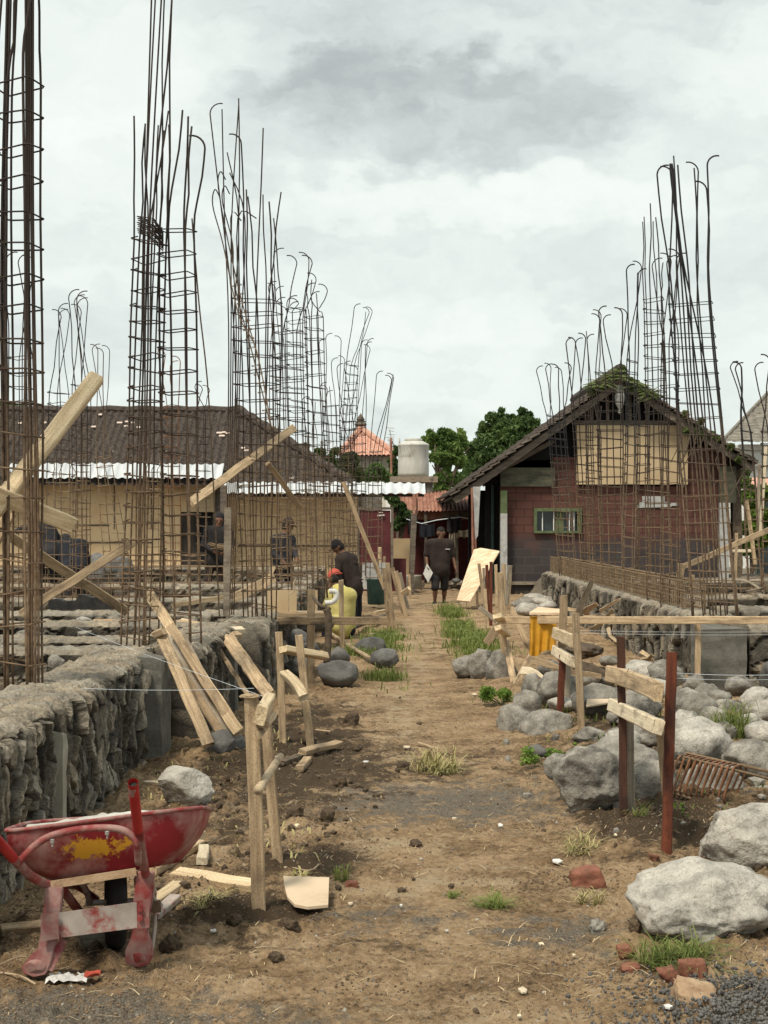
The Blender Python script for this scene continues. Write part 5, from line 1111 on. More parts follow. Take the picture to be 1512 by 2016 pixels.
# loose stones on the left foundation tops
for i, (lab, x0, x1, y0, y1, D, mt) in enumerate([('angular pale stone lying on the nearest stone wall at the left edge', -12, 30, 1382, 1434, 8.2, 'rock_light'), ('long flat stone built into the cross wall left of the spiral-tied cage', 28, 92, 1238, 1262, 14.6, 'rock'),
        ('flat stone on the cross wall under the crossed braces', 148, 192, 1236, 1258, 14.7, 'rock'), ('pale stone in the second cross wall beside the rebar ladder', 92, 128, 1288, 1320, 11.4, 'rock'),
        ('pale stone edge at the corner of the nearest stone wall', 140, 166, 1350, 1384, 9.4, 'rock_light'), ('small pale stone on the wall beside the row of boards', 150, 186, 1214, 1228, 16.6, 'rock_light')]):
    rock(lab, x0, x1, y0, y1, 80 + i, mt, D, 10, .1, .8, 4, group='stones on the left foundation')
# dark soil lumps and bricks
for i, (lab, x0, x1, y0, y1) in enumerate([('dark clod of soil in the foreground right of the plywood scrap', 522, 560, 1874, 1898), ('dark wet clod between the wheelbarrow and the near stake', 444, 482, 1798, 1822), ('black clod just right of the wheelbarrow foot', 312, 360, 1842, 1874),
        ('mossy clod in front of the plywood scrap', 546, 590, 1805, 1834), ('dark clod behind the scrap wood at the thin stakes', 674, 708, 1404, 1432), ('clod of soil beside the thin stakes', 592, 622, 1440, 1468), ('brown clod below the lying scrap board', 654, 684, 1528, 1550),
        ('dark lump of soil near the dry grass clump', 780, 806, 1500, 1518), ('brown stone lump in the middle of the path', 804, 834, 1652, 1668), ('dark lump under the largest pale boulder', 1236, 1266, 1806, 1838), ('tan broken stone left of the largest pale boulder', 1158, 1192, 1808, 1836),
        ('small black clod at the bottom of the path', 930, 944, 1984, 1996), ('clod of earth left of the dry grass clump', 562, 600, 1586, 1612), ('clod on the dirt ridge left of the path', 628, 660, 1590, 1618), ('low clod beside the brown stone lump', 690, 716, 1465, 1480)]):
    rock(lab, x0, x1, y0, y1, 100 + i, 'soil' if 'tan' not in lab else 'rock_light', None, 12, .45, .9, 4, group='clods of soil along the path', cat='soil clod', name='soil_clod', sink=.45)
rb_ = random.Random(4)
for i, (lab, x0, x1, y0, y1, mt) in enumerate([('broken half brick with mortar, flat on the dirt left of the boulders', 1120, 1190, 1706, 1746, 'brick'), ('dark red brick end standing at the grass tuft in the foreground', 1216, 1254, 1858, 1890, 'brick'),
        ('red brick chip beside the small green tuft', 678, 706, 1734, 1750, 'brick'), ('sloping brick fragment in front of the foreground grass tuft', 1222, 1262, 1896, 1918, 'brick'), ('red brick lump right of the foreground grass tuft', 1296, 1340, 1902, 1938, 'brick'),
        ('brown brick lump behind the red one in the foreground', 1336, 1390, 1890, 1928, 'brick'), ('orange-tan broken brick at the edge of the gravel heap', 1324, 1410, 1932, 1982, 'brick_orange'), ('dark red brick piece by the foot of the near front post', 1276, 1298, 1682, 1698, 'brick')]):
    rock(lab, x0, x1, y0, y1, 130 + i, mt, None, 3, .10, .8, 4, boxy=.92, tilt=rb_.uniform(-18, 18), group='broken bricks scattered on the ground', cat='brick', name='brick', sink=.15)
# grey gravel heap in the corner
def heap():
    c = G(1500, 2010); n = 5200; rg = np.random.default_rng(5); v, f = ICO[1]; V = []; Fc = []
    X = rg.normal(size=n) * .26 + c.x + .05; Y = rg.normal(size=n) * .30 + c.y - .05; k = 0; f = np.array(f)
    base = .085 * np.exp(-(((X - c.x - .12) / .30) ** 2 + ((Y - c.y) / .34) ** 2)); g_ = gh(X, Y)
    s = rg.uniform(.003, .009, n); out = []
    for i in range(n): out.append(v * (s[i] * rg.uniform(.6, 1.3, 3)) + np.array([X[i], Y[i], g_[i] + base[i] * rg.uniform(.75, 1.05) + s[i] * .3]))
    V = np.concatenate(out); Fc = (f[None] + (np.arange(n) * len(v))[:, None, None]).reshape(-1, 3)
    o = link('gravel', V, Fc, 'rock_dark', None, Vector((0, 0, 0))); tag(o, 'grey gravel spilled at the lower right corner', 'gravel', None, 'stuff')
heap()
def scatter_stuff():
    rg = np.random.default_rng(9)
    v, f = ICO[1]; f = np.array(f)
    def sc(name, n, smin, smax, mat, lab, mask, dmax=15, sx=.9):
        py = HY + 3000 * 1.7 / np.exp(rg.uniform(math.log(4.9), math.log(dmax), n)); D = 5100 / (py - HY); X = rg.uniform(-.27, .29, n) * D
        keep = mask(X, D) > rg.random(n); X, D = X[keep], D[keep]; m = len(X); s = np.exp(rg.uniform(math.log(smin), math.log(smax), m)); g_ = gh(X, D)
        V = v[None] * (s[:, None] * rg.uniform(.55, 1.25, (m, 3)))[:, None, :] ; V = V * (1 + .25 * rg.normal(size=(m, len(v), 1)) * .6)
        V = V + np.stack([X, D, g_ + s * .25], 1)[:, None, :]
        Fc = (f[None] + (np.arange(m) * len(v))[:, None, None]).reshape(-1, 3)
        o = link(name, V.reshape(-1, 3), Fc, mat, None, Vector((0, 0, 0))); tag(o, lab, name.replace('_', ' '), None, 'stuff')
    pm = lambda X, Y: 1 - .75 * np.exp(-((X - .25) / .6) ** 2)
    sc('pebbles', 9000, .0015, .006, 'rock', 'small pebbles strewn over the earth', lambda X, Y: .35 + .6 * np.exp(-((X + 1.1) / .7) ** 2))
    sc('soil_crumbs', 90000, .0015, .0075, 'crumb', 'crumbs of dark soil over the ground', lambda X, Y: np.clip(pm(X, Y) * (.15 + 1.6 * np.maximum(0, fbm(X * 2.2, Y * 1.4, o=3, s=77) + .12)), 0, 1))
    sc('soil_lumps', 3400, .007, .028, 'soil', 'lumps of dug soil left of the path', lambda X, Y: np.clip(np.exp(-((X + .75) / .55) ** 2) * (Y > 7) + .5 * np.exp(-(((X - 1.5) / .5) ** 2 + ((Y - 8) / 1.2) ** 2)), 0, 1) * (vnoise(X * 2, Y * 1.5, s=8) > -.2))
    sc('stone_chips', 500, .003, .010, 'rock_light', 'pale stone chips scattered about', lambda X, Y: np.full(X.shape, .6))
    sc('rubble_chips', 1500, .012, .05, 'rock', 'rubble between the boulders', lambda X, Y: np.clip(np.exp(-(((X - 2.3) / .9) ** 2 + ((Y - 12) / 3) ** 2)) * 1.2, 0, 1), 18)
    # straw and twigs
    n = 1500; D = np.exp(rg.uniform(math.log(4.9), math.log(14), n)); X = rg.uniform(-.27, .28, n) * D
    k = (fbm(X * 1.6, D * 1.2, o=2, s=12) > -.02) | (rg.random(n) < .25); X, D = X[k], D[k]; m = MB(); g_ = gh(X, D)
    for x, y, z in zip(X, D, g_):
        a = rg.uniform(0, 3.14); L = rg.uniform(.02, .09) * (1.6 if rg.random() < .15 else 1); t = rg.uniform(.0010, .0024); d = Vector((math.cos(a), math.sin(a) * .9, rg.uniform(-.12, .2))); s = Vector((-d.y, d.x, 0)) * t
        p = Vector((x, y, z + .005)); q = p + d * L * .5 + Vector((0, 0, rg.uniform(0, .012))); e = p + d * L
        m.add([p - s, p + s, q + s, q - s, e + s * .4, e - s * .4], [(0, 1, 2, 3), (3, 2, 4, 5)])
    o = whole('straw', m, 'straw', 'dry straw and grass stems scattered over the earth', 'straw', kind='stuff')
scatter_stuff()
def chips():
    rg = random.Random(3); spots = [(1096, 1702, 18), (1028, 1958, 14), (690, 1786, 8), (720, 1504, 10), (1110, 1898, 16), (1212, 1650, 5), (1210, 1708, 4), (895, 1616, 8), (926, 1622, 6), (985, 1630, 8), (1018, 1788, 8), (1066, 1866, 8), (995, 1985, 10), (1315, 1992, 14), (1285, 1980, 7), (420, 1840, 12), (1184, 1868, 8), (1130, 1888, 6), (745, 1562, 5), (560, 1712, 10), (640, 1660, 7), (790, 1790, 5), (832, 1700, 5), (1022, 2010, 9), (612, 1570, 6), (585, 1630, 8), (1235, 1990, 6), (880, 1840, 6), (980, 1838, 7), (800, 1475, 12), (770, 1476, 9), (935, 1370, 10), (902, 1288, 7)]
    for i, (x, y, w_) in enumerate(spots):
        if i > 3 and i % 2 == 0 and i != 14: continue
        g_ = G(x, y); k = g_.y / F; W = w_ * k * .72; m = MB(); n = rg.choice((4, 5, 5, 6)); a0 = rg.random() * 6; poly = []
        for q in range(n): a = a0 + q * 6.283 / n; r_ = W * rg.uniform(.7, 1.1); poly.append(g_ + Vector((r_ * math.cos(a), r_ * 1.3 * math.sin(a), .010 + rg.uniform(0, .006) + .10 * r_ * math.sin(a))))
        m.prism(poly, (0, 0, .006)); mt = 'white_bits' if i in (0, 13, 14) or i % 3 == 0 else 'pine_pale'
        lb = {0: 'sharp white tile shard in front of the near red-brown posts', 13: 'pale blue-white tile piece at the bottom edge near the orange brick', 1: 'white oval chip on the foreground dirt'}.get(i)
        whole('tile_chip', m, mt, lb or ('small white chip lying on the earth path' if mt == 'white_bits' else 'small pale wood chip lying on the earth path'), 'chip', ('white chips on the path' if mt == 'white_bits' else 'wood chips on the path'))
chips()
# ================================================================ GRASS
def tuft(label, px, py, wpx, hpx, n, mat='grass', seed=0, cat='grass tuft', lean=0, group='grass tufts growing on the dirt'):
    g_ = G(px, py); k = g_.y / F; rg = random.Random(seed + 500); m = MB(); R = wpx * k / 2; Hh = hpx * k
    cen = [(rg.uniform(-.6, .6) * R, rg.uniform(-.5, .5) * R, rg.uniform(.4, 1.1)) for _ in range(max(2, n // 28))]
    for i in range(int(n * .8)):
        c_ = rg.choice(cen); a = rg.uniform(0, 6.28); r_ = R * .22 * rg.random(); b = g_ + Vector((c_[0] + r_ * math.cos(a), c_[1] + r_ * math.sin(a), 0)); b.z = gz(b.x, b.y) - .004
        L = Hh * rg.uniform(.25, 1.25) * c_[2]; a2 = rg.uniform(0, 6.28); out = Vector((math.cos(a2), math.sin(a2), 0)) * R * rg.uniform(.15, 1.1) + Vector((lean * R, 0, 0)); w_ = rg.uniform(.0011, .0026) * max(1, k / .0022)
        s = Vector((-math.sin(a2), math.cos(a2), 0)) * w_; p1 = b + out * .35 + Vector((0, 0, L * .62)); p2 = b + out * .8 + Vector((0, 0, L * .85)); p3 = b + out * 1.25 + Vector((0, 0, L * rg.uniform(.35, .9)))
        m.add([b - s, b + s, p1 + s, p1 - s, p2 + s * .7, p2 - s * .7, p3], [(0, 1, 2, 3), (3, 2, 4, 5), (5, 4, 6)])
    return whole('grass_tuft', m, mat, label, cat, group)
for i, a in enumerate([('slender upright green tuft behind the plywood scrap', 672, 1738, 55, 55, 60, 'grass'), ('spreading green tuft in the middle of the foreground dirt', 965, 1785, 120, 34, 220, 'grass'), ('small tuft left of the spreading one in the middle of the dirt', 885, 1766, 60, 26, 70, 'grass'),
        ('thick bright green tuft leaning from under the largest pale boulder', 1325, 1898, 210, 60, 460, 'grass'), ('dry pale tuft left of the near red-brown posts', 1130, 1675, 120, 40, 150, 'grass_dry'), ('straggling tuft in front of the near red-brown posts', 1165, 1780, 70, 40, 80, 'grass_dry'),
        ('long green grass clump among the boulders on the right', 1432, 1442, 110, 70, 420, 'grass'), ('dry yellow clump on the path beyond the lying scrap board', 860, 1520, 110, 48, 380, 'grass_dry'), ('little green sprouts at the foot of the double stake', 1268, 1606, 60, 40, 60, 'grass'), ('thin green sprout beside the small black clod', 600, 1790, 30, 12, 14, 'grass_dry'), ('dry straw-coloured clump right of the wheelbarrow', 395, 1790, 110, 26, 150, 'grass_dry'), ('pale dry grass at the base of the second near stake', 590, 1722, 60, 20, 60, 'grass_dry')]):
    tuft(*a, seed=i)
def grass_patch(name, label, spots, n, seed, mat='grass', hh=.13):
    rg = random.Random(seed); m = MB()
    for i in range(n):
        (x, y, rx, ry) = rg.choices(spots, weights=[q[2] * q[3] for q in spots])[0]; X = rg.gauss(x, rx * .5); Y = rg.gauss(y, ry * .5)
        if vnoise(np.array([X * 3.]), np.array([Y * 2.]), s=seed)[0] < -.2: continue
        b = Vector((X, Y, gz(X, Y) - .005)); L = hh * rg.uniform(.4, 1.2); a = rg.uniform(0, 6.28); o_ = Vector((math.cos(a), math.sin(a), 0)) * L * rg.uniform(.2, .9); s = Vector((-math.sin(a), math.cos(a), 0)) * rg.uniform(.004, .008)
        m.add([b - s, b + s, b + o_ * .5 + s * .8 + Vector((0, 0, L * .7)), b + o_ * .5 - s * .8 + Vector((0, 0, L * .7)), b + o_ + Vector((0, 0, L * .8))], [(0, 1, 2, 3), (3, 2, 4)])
    whole(name, m, mat, label, 'grass', kind='stuff')
grass_patch('grass', 'bright green grass strip left of the path near the crouching worker', [(.02, 22.3, .32, 2.6), (-.35, 20.6, .3, 1.0)], 3000, 1)
grass_patch('grass', 'sparse grass spot in front of the rounded boulder', [(.0, 16.6, .26, .8)], 900, 2)
grass_patch('grass', 'bright green grass and weeds on the right edge of the path', [(1.08, 21.5, .22, 3), (1.25, 25, .25, 4), (1.45, 22, .3, 2.5), (1.3, 29, .3, 2.5)], 6000, 3, hh=.15)
grass_patch('grass', 'thin weeds growing between the boulders on the right', [(2.2, 11, .9, 2.4), (1.6, 13.5, .5, 2), (2.6, 13, .6, 2)], 1300, 5, hh=.07)
grass_patch('grass', 'thin dry grass along the foot of the left wall and stakes', [(-1.3, 9.5, .35, 2.2), (-.6, 8.3, .3, 1.2), (-.9, 12.5, .3, 2)], 420, 6, 'grass_dry', .05)
def leafy(label, px, py, wpx, hpx, n, size, seed, mat='leaf_bright'):
    g_ = G(px, py); k = g_.y / F; r = empty('leafy_weed', g_, label, 'weed', 'leafy weeds among the stones')
    cs = [(g_.x + random.uniform(-.5, .5) * wpx * k, g_.y + random.uniform(-.1, .15), g_.z + random.uniform(.1, .7) * hpx * k) for _ in range(9)]
    m = MB()
    for c in cs: m.tube([g_, Vector(c)], .003, 4)
    part('stems', m, 'leaf_vine', r)
    v, f = leaf_cloud(cs, [hpx * k * .28] * 9, n, size, seed, hollow=.1); mb = MB(); mb.v = v.tolist(); mb.f = [tuple(q) for q in f.tolist()]; part('leaves', mb, mat, r)
leafy('bright yellow-green leafy weed at the foot of the V-shaped brace', 988, 1388, 75, 44, 900, .035, 1)
leafy('leafy weed between the heap of boulders and the path', 1075, 1512, 80, 50, 700, .028, 2)
leafy('little lime-green weed at the base of the thin right stake', 1142, 1478, 22, 14, 90, .028, 3)
leafy('small weed in the shade under the orange rebar offcut', 1342, 1604, 26, 22, 80, .022, 4)
# ================================================================ TIMBER
TG = 'setting-out stakes driven into the ground'
def stk(name, x0, y0, x1, y1, D, wpx, mat='pine', root=None, tk=.55, D1=None, hint=(0, -1, 0), taper=1, buried=True, lab=None, **kw):
    """stake from the top pixel (x0,y0) to the base pixel (x1,y1) at distance D"""
    a = P(x0, y0, D1 or D); b = P(x1, y1, D); d = (b - a).normalized(); w_ = wpx * D / F
    return plank(name, b + d * (.06 if buried else 0), a, w_, w_ * tk, mat, root, lab, hint=hint, taper=taper, **kw)
Dof = lambda y: F * H / (y - HY)
def frame(label, x, y, D, name='batter_board', cat='batter board'): return empty(name, P(x, y, D), label, cat, 'batter boards of stakes and rails beside the path')
# nearest left frame
r = frame('nearest left batter board, two slanting stakes joined at the top by a short block', 530, 1780, 6.9)
stk('stake', 495, 1374, 511, 1800, 6.7, 27, 'pine', r, .6)
m = MB(); q = P(493, 1372, 6.7); v, f = rockverts((.048, .04, .012), 7, 3, 3, .3); m.add((v + np.array(tuple(q + Vector((-.003, 0, .004))))).tolist(), f); part('mushroomed_top', m, 'pine', r)
stk('stake', 521, 1392, 549, 1722, 7.5, 20, 'pine', r, .7)
plank('rail', P(514, 1408, 6.62), P(530, 1380, 7.5), .085, .05, 'pine_fresh', r, hint=(1, 0, -.25))
plank('side_strip', P(517, 1425, 6.66), P(524, 1400, 7.4), .03, .055, 'pine_dirty', r, hint=(1, 0, -.25))
m = MB(); m.tube(smooth_pts([P(508, 1556, 6.6), P(520, 1538, 6.75), P(535, 1515, 6.95), P(548, 1494, 7.2), P(553, 1488, 7.25)], 3), [.022, .021, .020, .021, .019, .02, .018, .019, .017, .018, .016, .017, .016], 9); part('rough_branch', m, 'branch', r, True)
plank('diagonal_strip', P(508, 1448, 6.62), P(540, 1405, 7.3), .03, .02, 'pine', r)
# pair of thin stakes
r = frame('pair of tall thin stakes with two short crooked rails, behind the nearest left frame', 580, 1475, 11.6)
stk('stake', 549, 1244, 558, 1478, 11.6, 14, 'pine', r, .7); stk('stake', 588, 1249, 613, 1484, 11.4, 15, 'pine', r, .7)
plank('rail', P(557, 1278, 11.5), P(640, 1292, 11.9), .075, .05, 'pine_fresh', r, hint=(0, -.5, -1)); plank('rail', P(560, 1326, 11.3), P(598, 1374, 10.9), .07, .05, 'pine_fresh', r, hint=(.4, -.4, -1), bend=-.02)
# left rail frame in front of the crouching worker
r = frame('long weathered rail on stakes in front of the crouching worker, one stake dark and rough', 640, 1330, 16.5)
stk('stake', 613, 1160, 611, 1342, 16.6, 15, 'pine_dirty', r, .8)
m = MB(); m.tube(smooth_pts([P(643, 1305, 16.2), P(646, 1260, 16.2), P(647, 1215, 16.2), P(641, 1198, 16.2)], 4), [.038] * 13, 9); part('rough_stake', m, 'bark', r, True)
plank('rail', P(524, 1222, 16.45), P(762, 1222, 16.45), .085, .05, 'pine_dirty', r); stk('stake', 671, 1142, 674, 1266, 17.2, 10, 'pine', r, .7)
m = MB(); m.tube(smooth_pts([P(617, 1175, 16.3), P(628, 1190, 16.2), P(645, 1198, 16.2), P(650, 1196, 16.2)], 4), .02, 7); part('forked_branch', m, 'bark', r, True)
m = MB(); m.tube(smooth_pts([P(640, 1187, 16.1), P(652, 1186, 16.1), P(661, 1180, 16.1), P(663, 1168, 16.1), P(658, 1164, 16.1), P(648, 1164, 16.1)], 4), .028, 10); whole('pipe_elbow', m, 'white_bits', 'curved white plastic pipe bend hung on the rough stake', 'pipe', None, True)
# stakes along the left of the path
for i, a in enumerate([('leaning pale stake with a split top, front of the left stake cluster', 758, 1118, 768, 1242, 25, 12, 'pine_dirty'), ('tall pale stake beside the split one with wire round its head', 763, 1108, 776, 1246, 24.6, 9, 'pine'), ('slanting stake behind the wire-topped one', 772, 1118, 796, 1206, 29, 9, 'pine_dirty'),
        ('second slanting stake leaning right at the path edge', 780, 1125, 800, 1212, 28.6, 8, 'pine'), ('grey stubby stake leaning right beside the path', 786, 1128, 802, 1196, 31, 10, 'pine_grey'), ('short square post standing before the maroon door', 747, 1078, 750, 1120, 34, 8, 'pine'), ('slim stake behind the maroon door post, leaning left', 757, 1096, 752, 1176, 33, 5, 'pine'), ('slim stake at the far end of the left path edge', 806, 1130, 808, 1182, 35, 5, 'pine_dirty'), ('thin grey pole by the barred wall end', 744, 1100, 747, 1195, 32, 4, 'pine_grey')]):
    plank('stake', P(a[3], a[4] + 6, a[5]), P(a[1], a[2], a[5]), a[6] * a[5] / F, a[6] * a[5] / F * .6, a[7], None, a[0], 'stake', TG)
plank('plank', P(792, 1168, 27.6), P(806, 1158, 27.4), .07, .05, 'pine_fresh', None, 'short white block nailed across the slanting stakes', 'board', TG)
plank('plank', P(676, 950, 26), P(758, 1160, 26), .075, .05, 'pine_dirty', None, 'long grey pole leaning from the far rebar down to the stake cluster', 'pole', TG)
# right side frames
r = frame('long pale rail running to the right edge on stakes, yellow cloth hanging on it', 1000, 1340, 16.4)
stk('stake', 984, 1128, 996, 1346, 16.4, 13, 'pine', r, .7); plank('rail', P(984, 1221, 16.25), P(1560, 1221, 14.1), .074, .045, 'pine', r); stk('stake', 1004, 1114, 996, 1190, 17.2, 9, 'pine_grey', r, .7, buried=False); stk('stake', 992, 1110, 992, 1200, 17.3, 8, 'pine', r, .7, buried=False)
plank('brace', P(1006, 1196, 16.5), P(1048, 1292, 16.2), .065, .03, 'pine_dirty', r); plank('brace', P(1048, 1290, 16.15), P(1000, 1382, 14.9), .085, .03, 'pine', r); plank('brace', P(995, 1258, 16.6), P(1012, 1345, 15.6), .07, .03, 'pine', r)
plank('small_rail', P(979, 1212, 16.1), P(992, 1222, 16.3), .1, .05, 'pine_fresh', r, hint=(.3, 0, -1)); plank('small_rail', P(980, 1236, 16.0), P(1000, 1250, 16.5), .07, .05, 'pine_fresh', r, hint=(.3, 0, -1))
stk('stake', 1374, 1226, 1374, 1368, 14.85, 11, 'pine', r, .6)
m = MB(); n = 26; vs = []; fs = []
for side in (0, 1):
    for i in range(n + 1):
        f = i / n; x = 1043 + 51 * f
        for j in range(11):
            g_ = j / 10; fold = .018 * math.sin(f * 21 + .8 * math.sin(g_ * 2)) * (.25 + g_) + .012 * math.sin(f * 9 + 1)
            yb = 1288 + 5 * math.sin(f * 7) - 6 * f; p = P(x + 2.5 * math.sin(g_ * 3 + f * 2) * g_ + 2 * g_ * (f - .5), 1213 + (yb - 1213) * g_, 15.95); p.y += -.045 - fold if side == 0 else .04 + fold * .5
            vs.append(p)
for side in (0, 1):
    for i in range(n):
        for j in range(10): q = side * (n + 1) * 11; fs.append((q + i * 11 + j, q + (i + 1) * 11 + j, q + (i + 1) * 11 + j + 1, q + i * 11 + j + 1))
for i in range(n): q = (n + 1) * 11; fs.append((i * 11, (i + 1) * 11, q + (i + 1) * 11, q + i * 11))
m.add(vs, fs); whole('hanging_cloth', m, 'tarp', 'mustard-orange cloth folded over the long pale rail', 'cloth', None, True)
r = frame('middle right batter board with a thin leaning stake, a dark double stake and two rails', 1120, 1440, 12.5)
stk('stake', 1133, 1206, 1147, 1466, 12.0, 14, 'pine', r, .7); stk('stake', 1110, 1172, 1106, 1300, 13.3, 15, 'pine_dirty', r, .7, buried=False)
stk('stake', 1108, 1288, 1101, 1434, 12.9, 13, 'redwood', r, .8); stk('stake', 1119, 1290, 1113, 1428, 13.2, 11, 'pine_grey', r, .8)
plank('rail', P(1092, 1246, 13.6), P(1128, 1262, 12.1), .10, .05, 'pine_fresh', r, hint=(-1, -.1, .15)); plank('rail', P(1091, 1280, 13.6), P(1130, 1304, 12.1), .085, .05, 'pine_pale', r, hint=(-1, -.1, .2))
r = frame('nearest right batter board of two red-brown posts and two thick pale rails', 1270, 1680, 8.0)
stk('post', 1222, 1252, 1229, 1645, 8.4, 15, 'redwood_dark', r, .9); stk('post', 1322, 1285, 1311, 1712, 7.55, 19, 'redwood', r, .9)
stk('stake', 1240, 1395, 1243, 1636, 8.5, 15, 'pine_grey', r, .8); stk('stake', 1299, 1436, 1322, 1706, 7.7, 14, 'pine', r, .7)
plank('rail', P(1200, 1326, 8.7), P(1296, 1362, 7.45), .092, .05, 'pine', r, hint=(-1, -.1, .12), bend=.008); plank('rail', P(1206, 1388, 8.7), P(1296, 1432, 7.4), .075, .055, 'pine_pale', r, hint=(-1, -.1, .2))
m = MB()
for (x, y, D) in ((1236, 1322, 8.1), (1247, 1326, 8.0), (1260, 1333, 7.9)): m.tube([P(x, y + 10, D), P(x - 1, y, D), P(x + 2, y - 6, D)], .0022, 5)
part('bent_nails', m, 'rebar_tan', r)
# stakes right of the path
for i, a in enumerate([('leaning pale stake at the far right edge of the path', 943, 1110, 952, 1180, 26, 6, 'pine_dirty'), ('reddish stake behind the leaning pale one, right of the path', 958, 1112, 961, 1215, 25, 6, 'redwood'), ('dark red stake nearest the tall rail stake', 967, 1106, 966, 1228, 24, 6, 'redwood'), ('short stake leaning in the weeds right of the path', 955, 1160, 960, 1232, 23, 6, 'pine'),
        ('thin grey stake beside the reddish ones in the weeds', 952, 1118, 954, 1204, 27, 5, 'pine_grey'), ('pale stake top showing just behind the tall rail stake', 976, 1112, 978, 1190, 27.5, 6, 'pine'), ('thin stake leaning left behind the far pale stones', 1006, 1128, 1000, 1196, 29, 5, 'pine'), ('far slim stake on the right beside the leaning plywood', 936, 1130, 940, 1188, 32, 5, 'pine_dirty'),
        ('flat grey offcut standing on end in the weeds', 944, 1196, 990, 1230, 18.5, 9, 'pine_grey'), ('broken board leaning against the stake in the weeds', 985, 1228, 958, 1262, 17.5, 16, 'pine_dirty')]):
    plank('stake', P(a[3], a[4] + 4, a[5]), P(a[1], a[2], a[5]), a[6] * a[5] / F, a[6] * a[5] / F * .6, a[7], None, a[0], 'stake', 'stakes and offcuts right of the path')
def sheet(label, poly, D, mat, thick=.015, name='plywood_sheet', cat='plywood'):
    m = MB(); pts = [P(x, y, d) for (x, y, d) in poly]; n = (pts[1] - pts[0]).cross(pts[2] - pts[0]).normalized(); m.prism(pts, n * thick); return whole(name, m, mat, label, cat)
sheet('pale new plywood sheet leaning beside the path in front of the brick house', [(900, 1183, 31), (926, 1185.5, 30.6), (984, 1086, 31.9), (947, 1080, 32.2), (934, 1083, 32.2)], 31, 'plywood_fresh', .02)
def ground_sheet(label, poly, lift, tilt):
    m = MB(); pts = [G(x, y) for (x, y) in poly]; y0 = min(p.y for p in pts); z0 = max(gz(p.x, p.y) for p in pts)
    pts = [Vector((p.x, p.y, z0 + lift + (p.y - y0) * tilt)) for p in pts]; m.prism(pts, (0, 0, .012)); whole('plywood_scrap', m, 'plywood_pale', label, 'plywood')
ground_sheet('fan-shaped pale plywood scrap lying at the foot of the near stake', [(566, 1792), (580, 1803), (606, 1804), (646, 1797), (648, 1766), (558, 1763), (560, 1778)], .02, .12)
ground_sheet('flat pale plank scrap between the thin stake and the near posts', [(1154, 1430), (1216, 1411), (1216, 1401), (1156, 1414)], .10, .05)
sheet('white board resting on the stone heap behind the yellow cloth', [(1042, 1210, 19.5), (1102, 1211, 19.5), (1112, 1204, 20.5), (1060, 1199, 20.8)], 20, 'plywood_fresh', .03)
# timber on the left wall
BG2 = 'planks leaning on the left foundation wall'
for (lab, a, b, w_, t, mt, hint) in [
  ('long plank with a pointed top, leftmost of those leaning on the wall', P(291, 1166, 12.2), P(470, 1442, 10.9), .085, .035, 'pine', (0, -1, .2)),
  ('narrow reddish plank leaning in front, its foot by the dark boulder', P(314, 1242, 11.4), P(412, 1468, 10.6), .085, .04, 'pine', (0, -1, .2)),
  ('wide grey board behind the reddish plank, leaning on the wall', P(345, 1250, 11.7), P(446, 1442, 11.1), .14, .025, 'pine_grey', (0, -1, .2)),
  ('split plank lying over the wide grey board', P(336, 1232, 11.6), P(466, 1440, 10.95), .07, .03, 'pine', (0, -1, .2)),
  ('short dark plank between the two leaning near the dark boulder', P(340, 1300, 11.5), P(440, 1448, 11.05), .06, .03, 'pine_dirty', (0, -1, .2)),
  ('doubled plank leaning from the board-topped wall toward the near stake', P(444, 1256, 13.6), P(530, 1372, 12.0), .085, .05, 'pine', (0, -1, .2)),
  ('second edge of the doubled leaning plank', P(455, 1252, 13.7), P(536, 1366, 12.1), .05, .04, 'pine_dirty', (0, -1, .2)),
  ('thin stick leaning on the wall left of the doubled plank', P(430, 1276, 13.4), P(490, 1372, 12.4), .04, .03, 'pine_dirty', (0, -1, .2))]:
    plank('leaning_plank', b, a, w_, t, mt, None, lab, 'plank', BG2, hint=hint, jit=.005)
for (lab, a, b, w_, t, mt) in [
  ('short block nailed across the top of the reddish plank', P(304, 1250, 11.35), P(324, 1241, 11.3), .05, .05, 'pine'), ('board lying on the wall top beside the wide rebar cage', P(350, 1226, 14.9), P(474, 1242, 14.6), .09, .045, 'pine'),
  ('pale slanting board on the wall top behind the lying one', P(356, 1222, 15.2), P(424, 1236, 15.0), .06, .03, 'pine_fresh'), ('board across the wall end above the doubled plank', P(398, 1244, 14.2), P(478, 1240, 14.5), .08, .05, 'pine_pale'), ('rough dark block under the board at the wall end', P(440, 1252, 14.2), P(472, 1250, 14.3), .08, .05, 'pine_dirty'),
  ('pinkish board lying along the cross wall behind the spiral-tied cage', P(184, 1223, 15.9), P(330, 1224, 15.7), .05, .03, 'brick_orange')]:
    plank('board', a, b, w_, t, mt, None, lab, 'board', 'boards lying on the left wall tops', hint=(0, -.4, 1))
BR = 'wooden braces tied to the rebar cages'
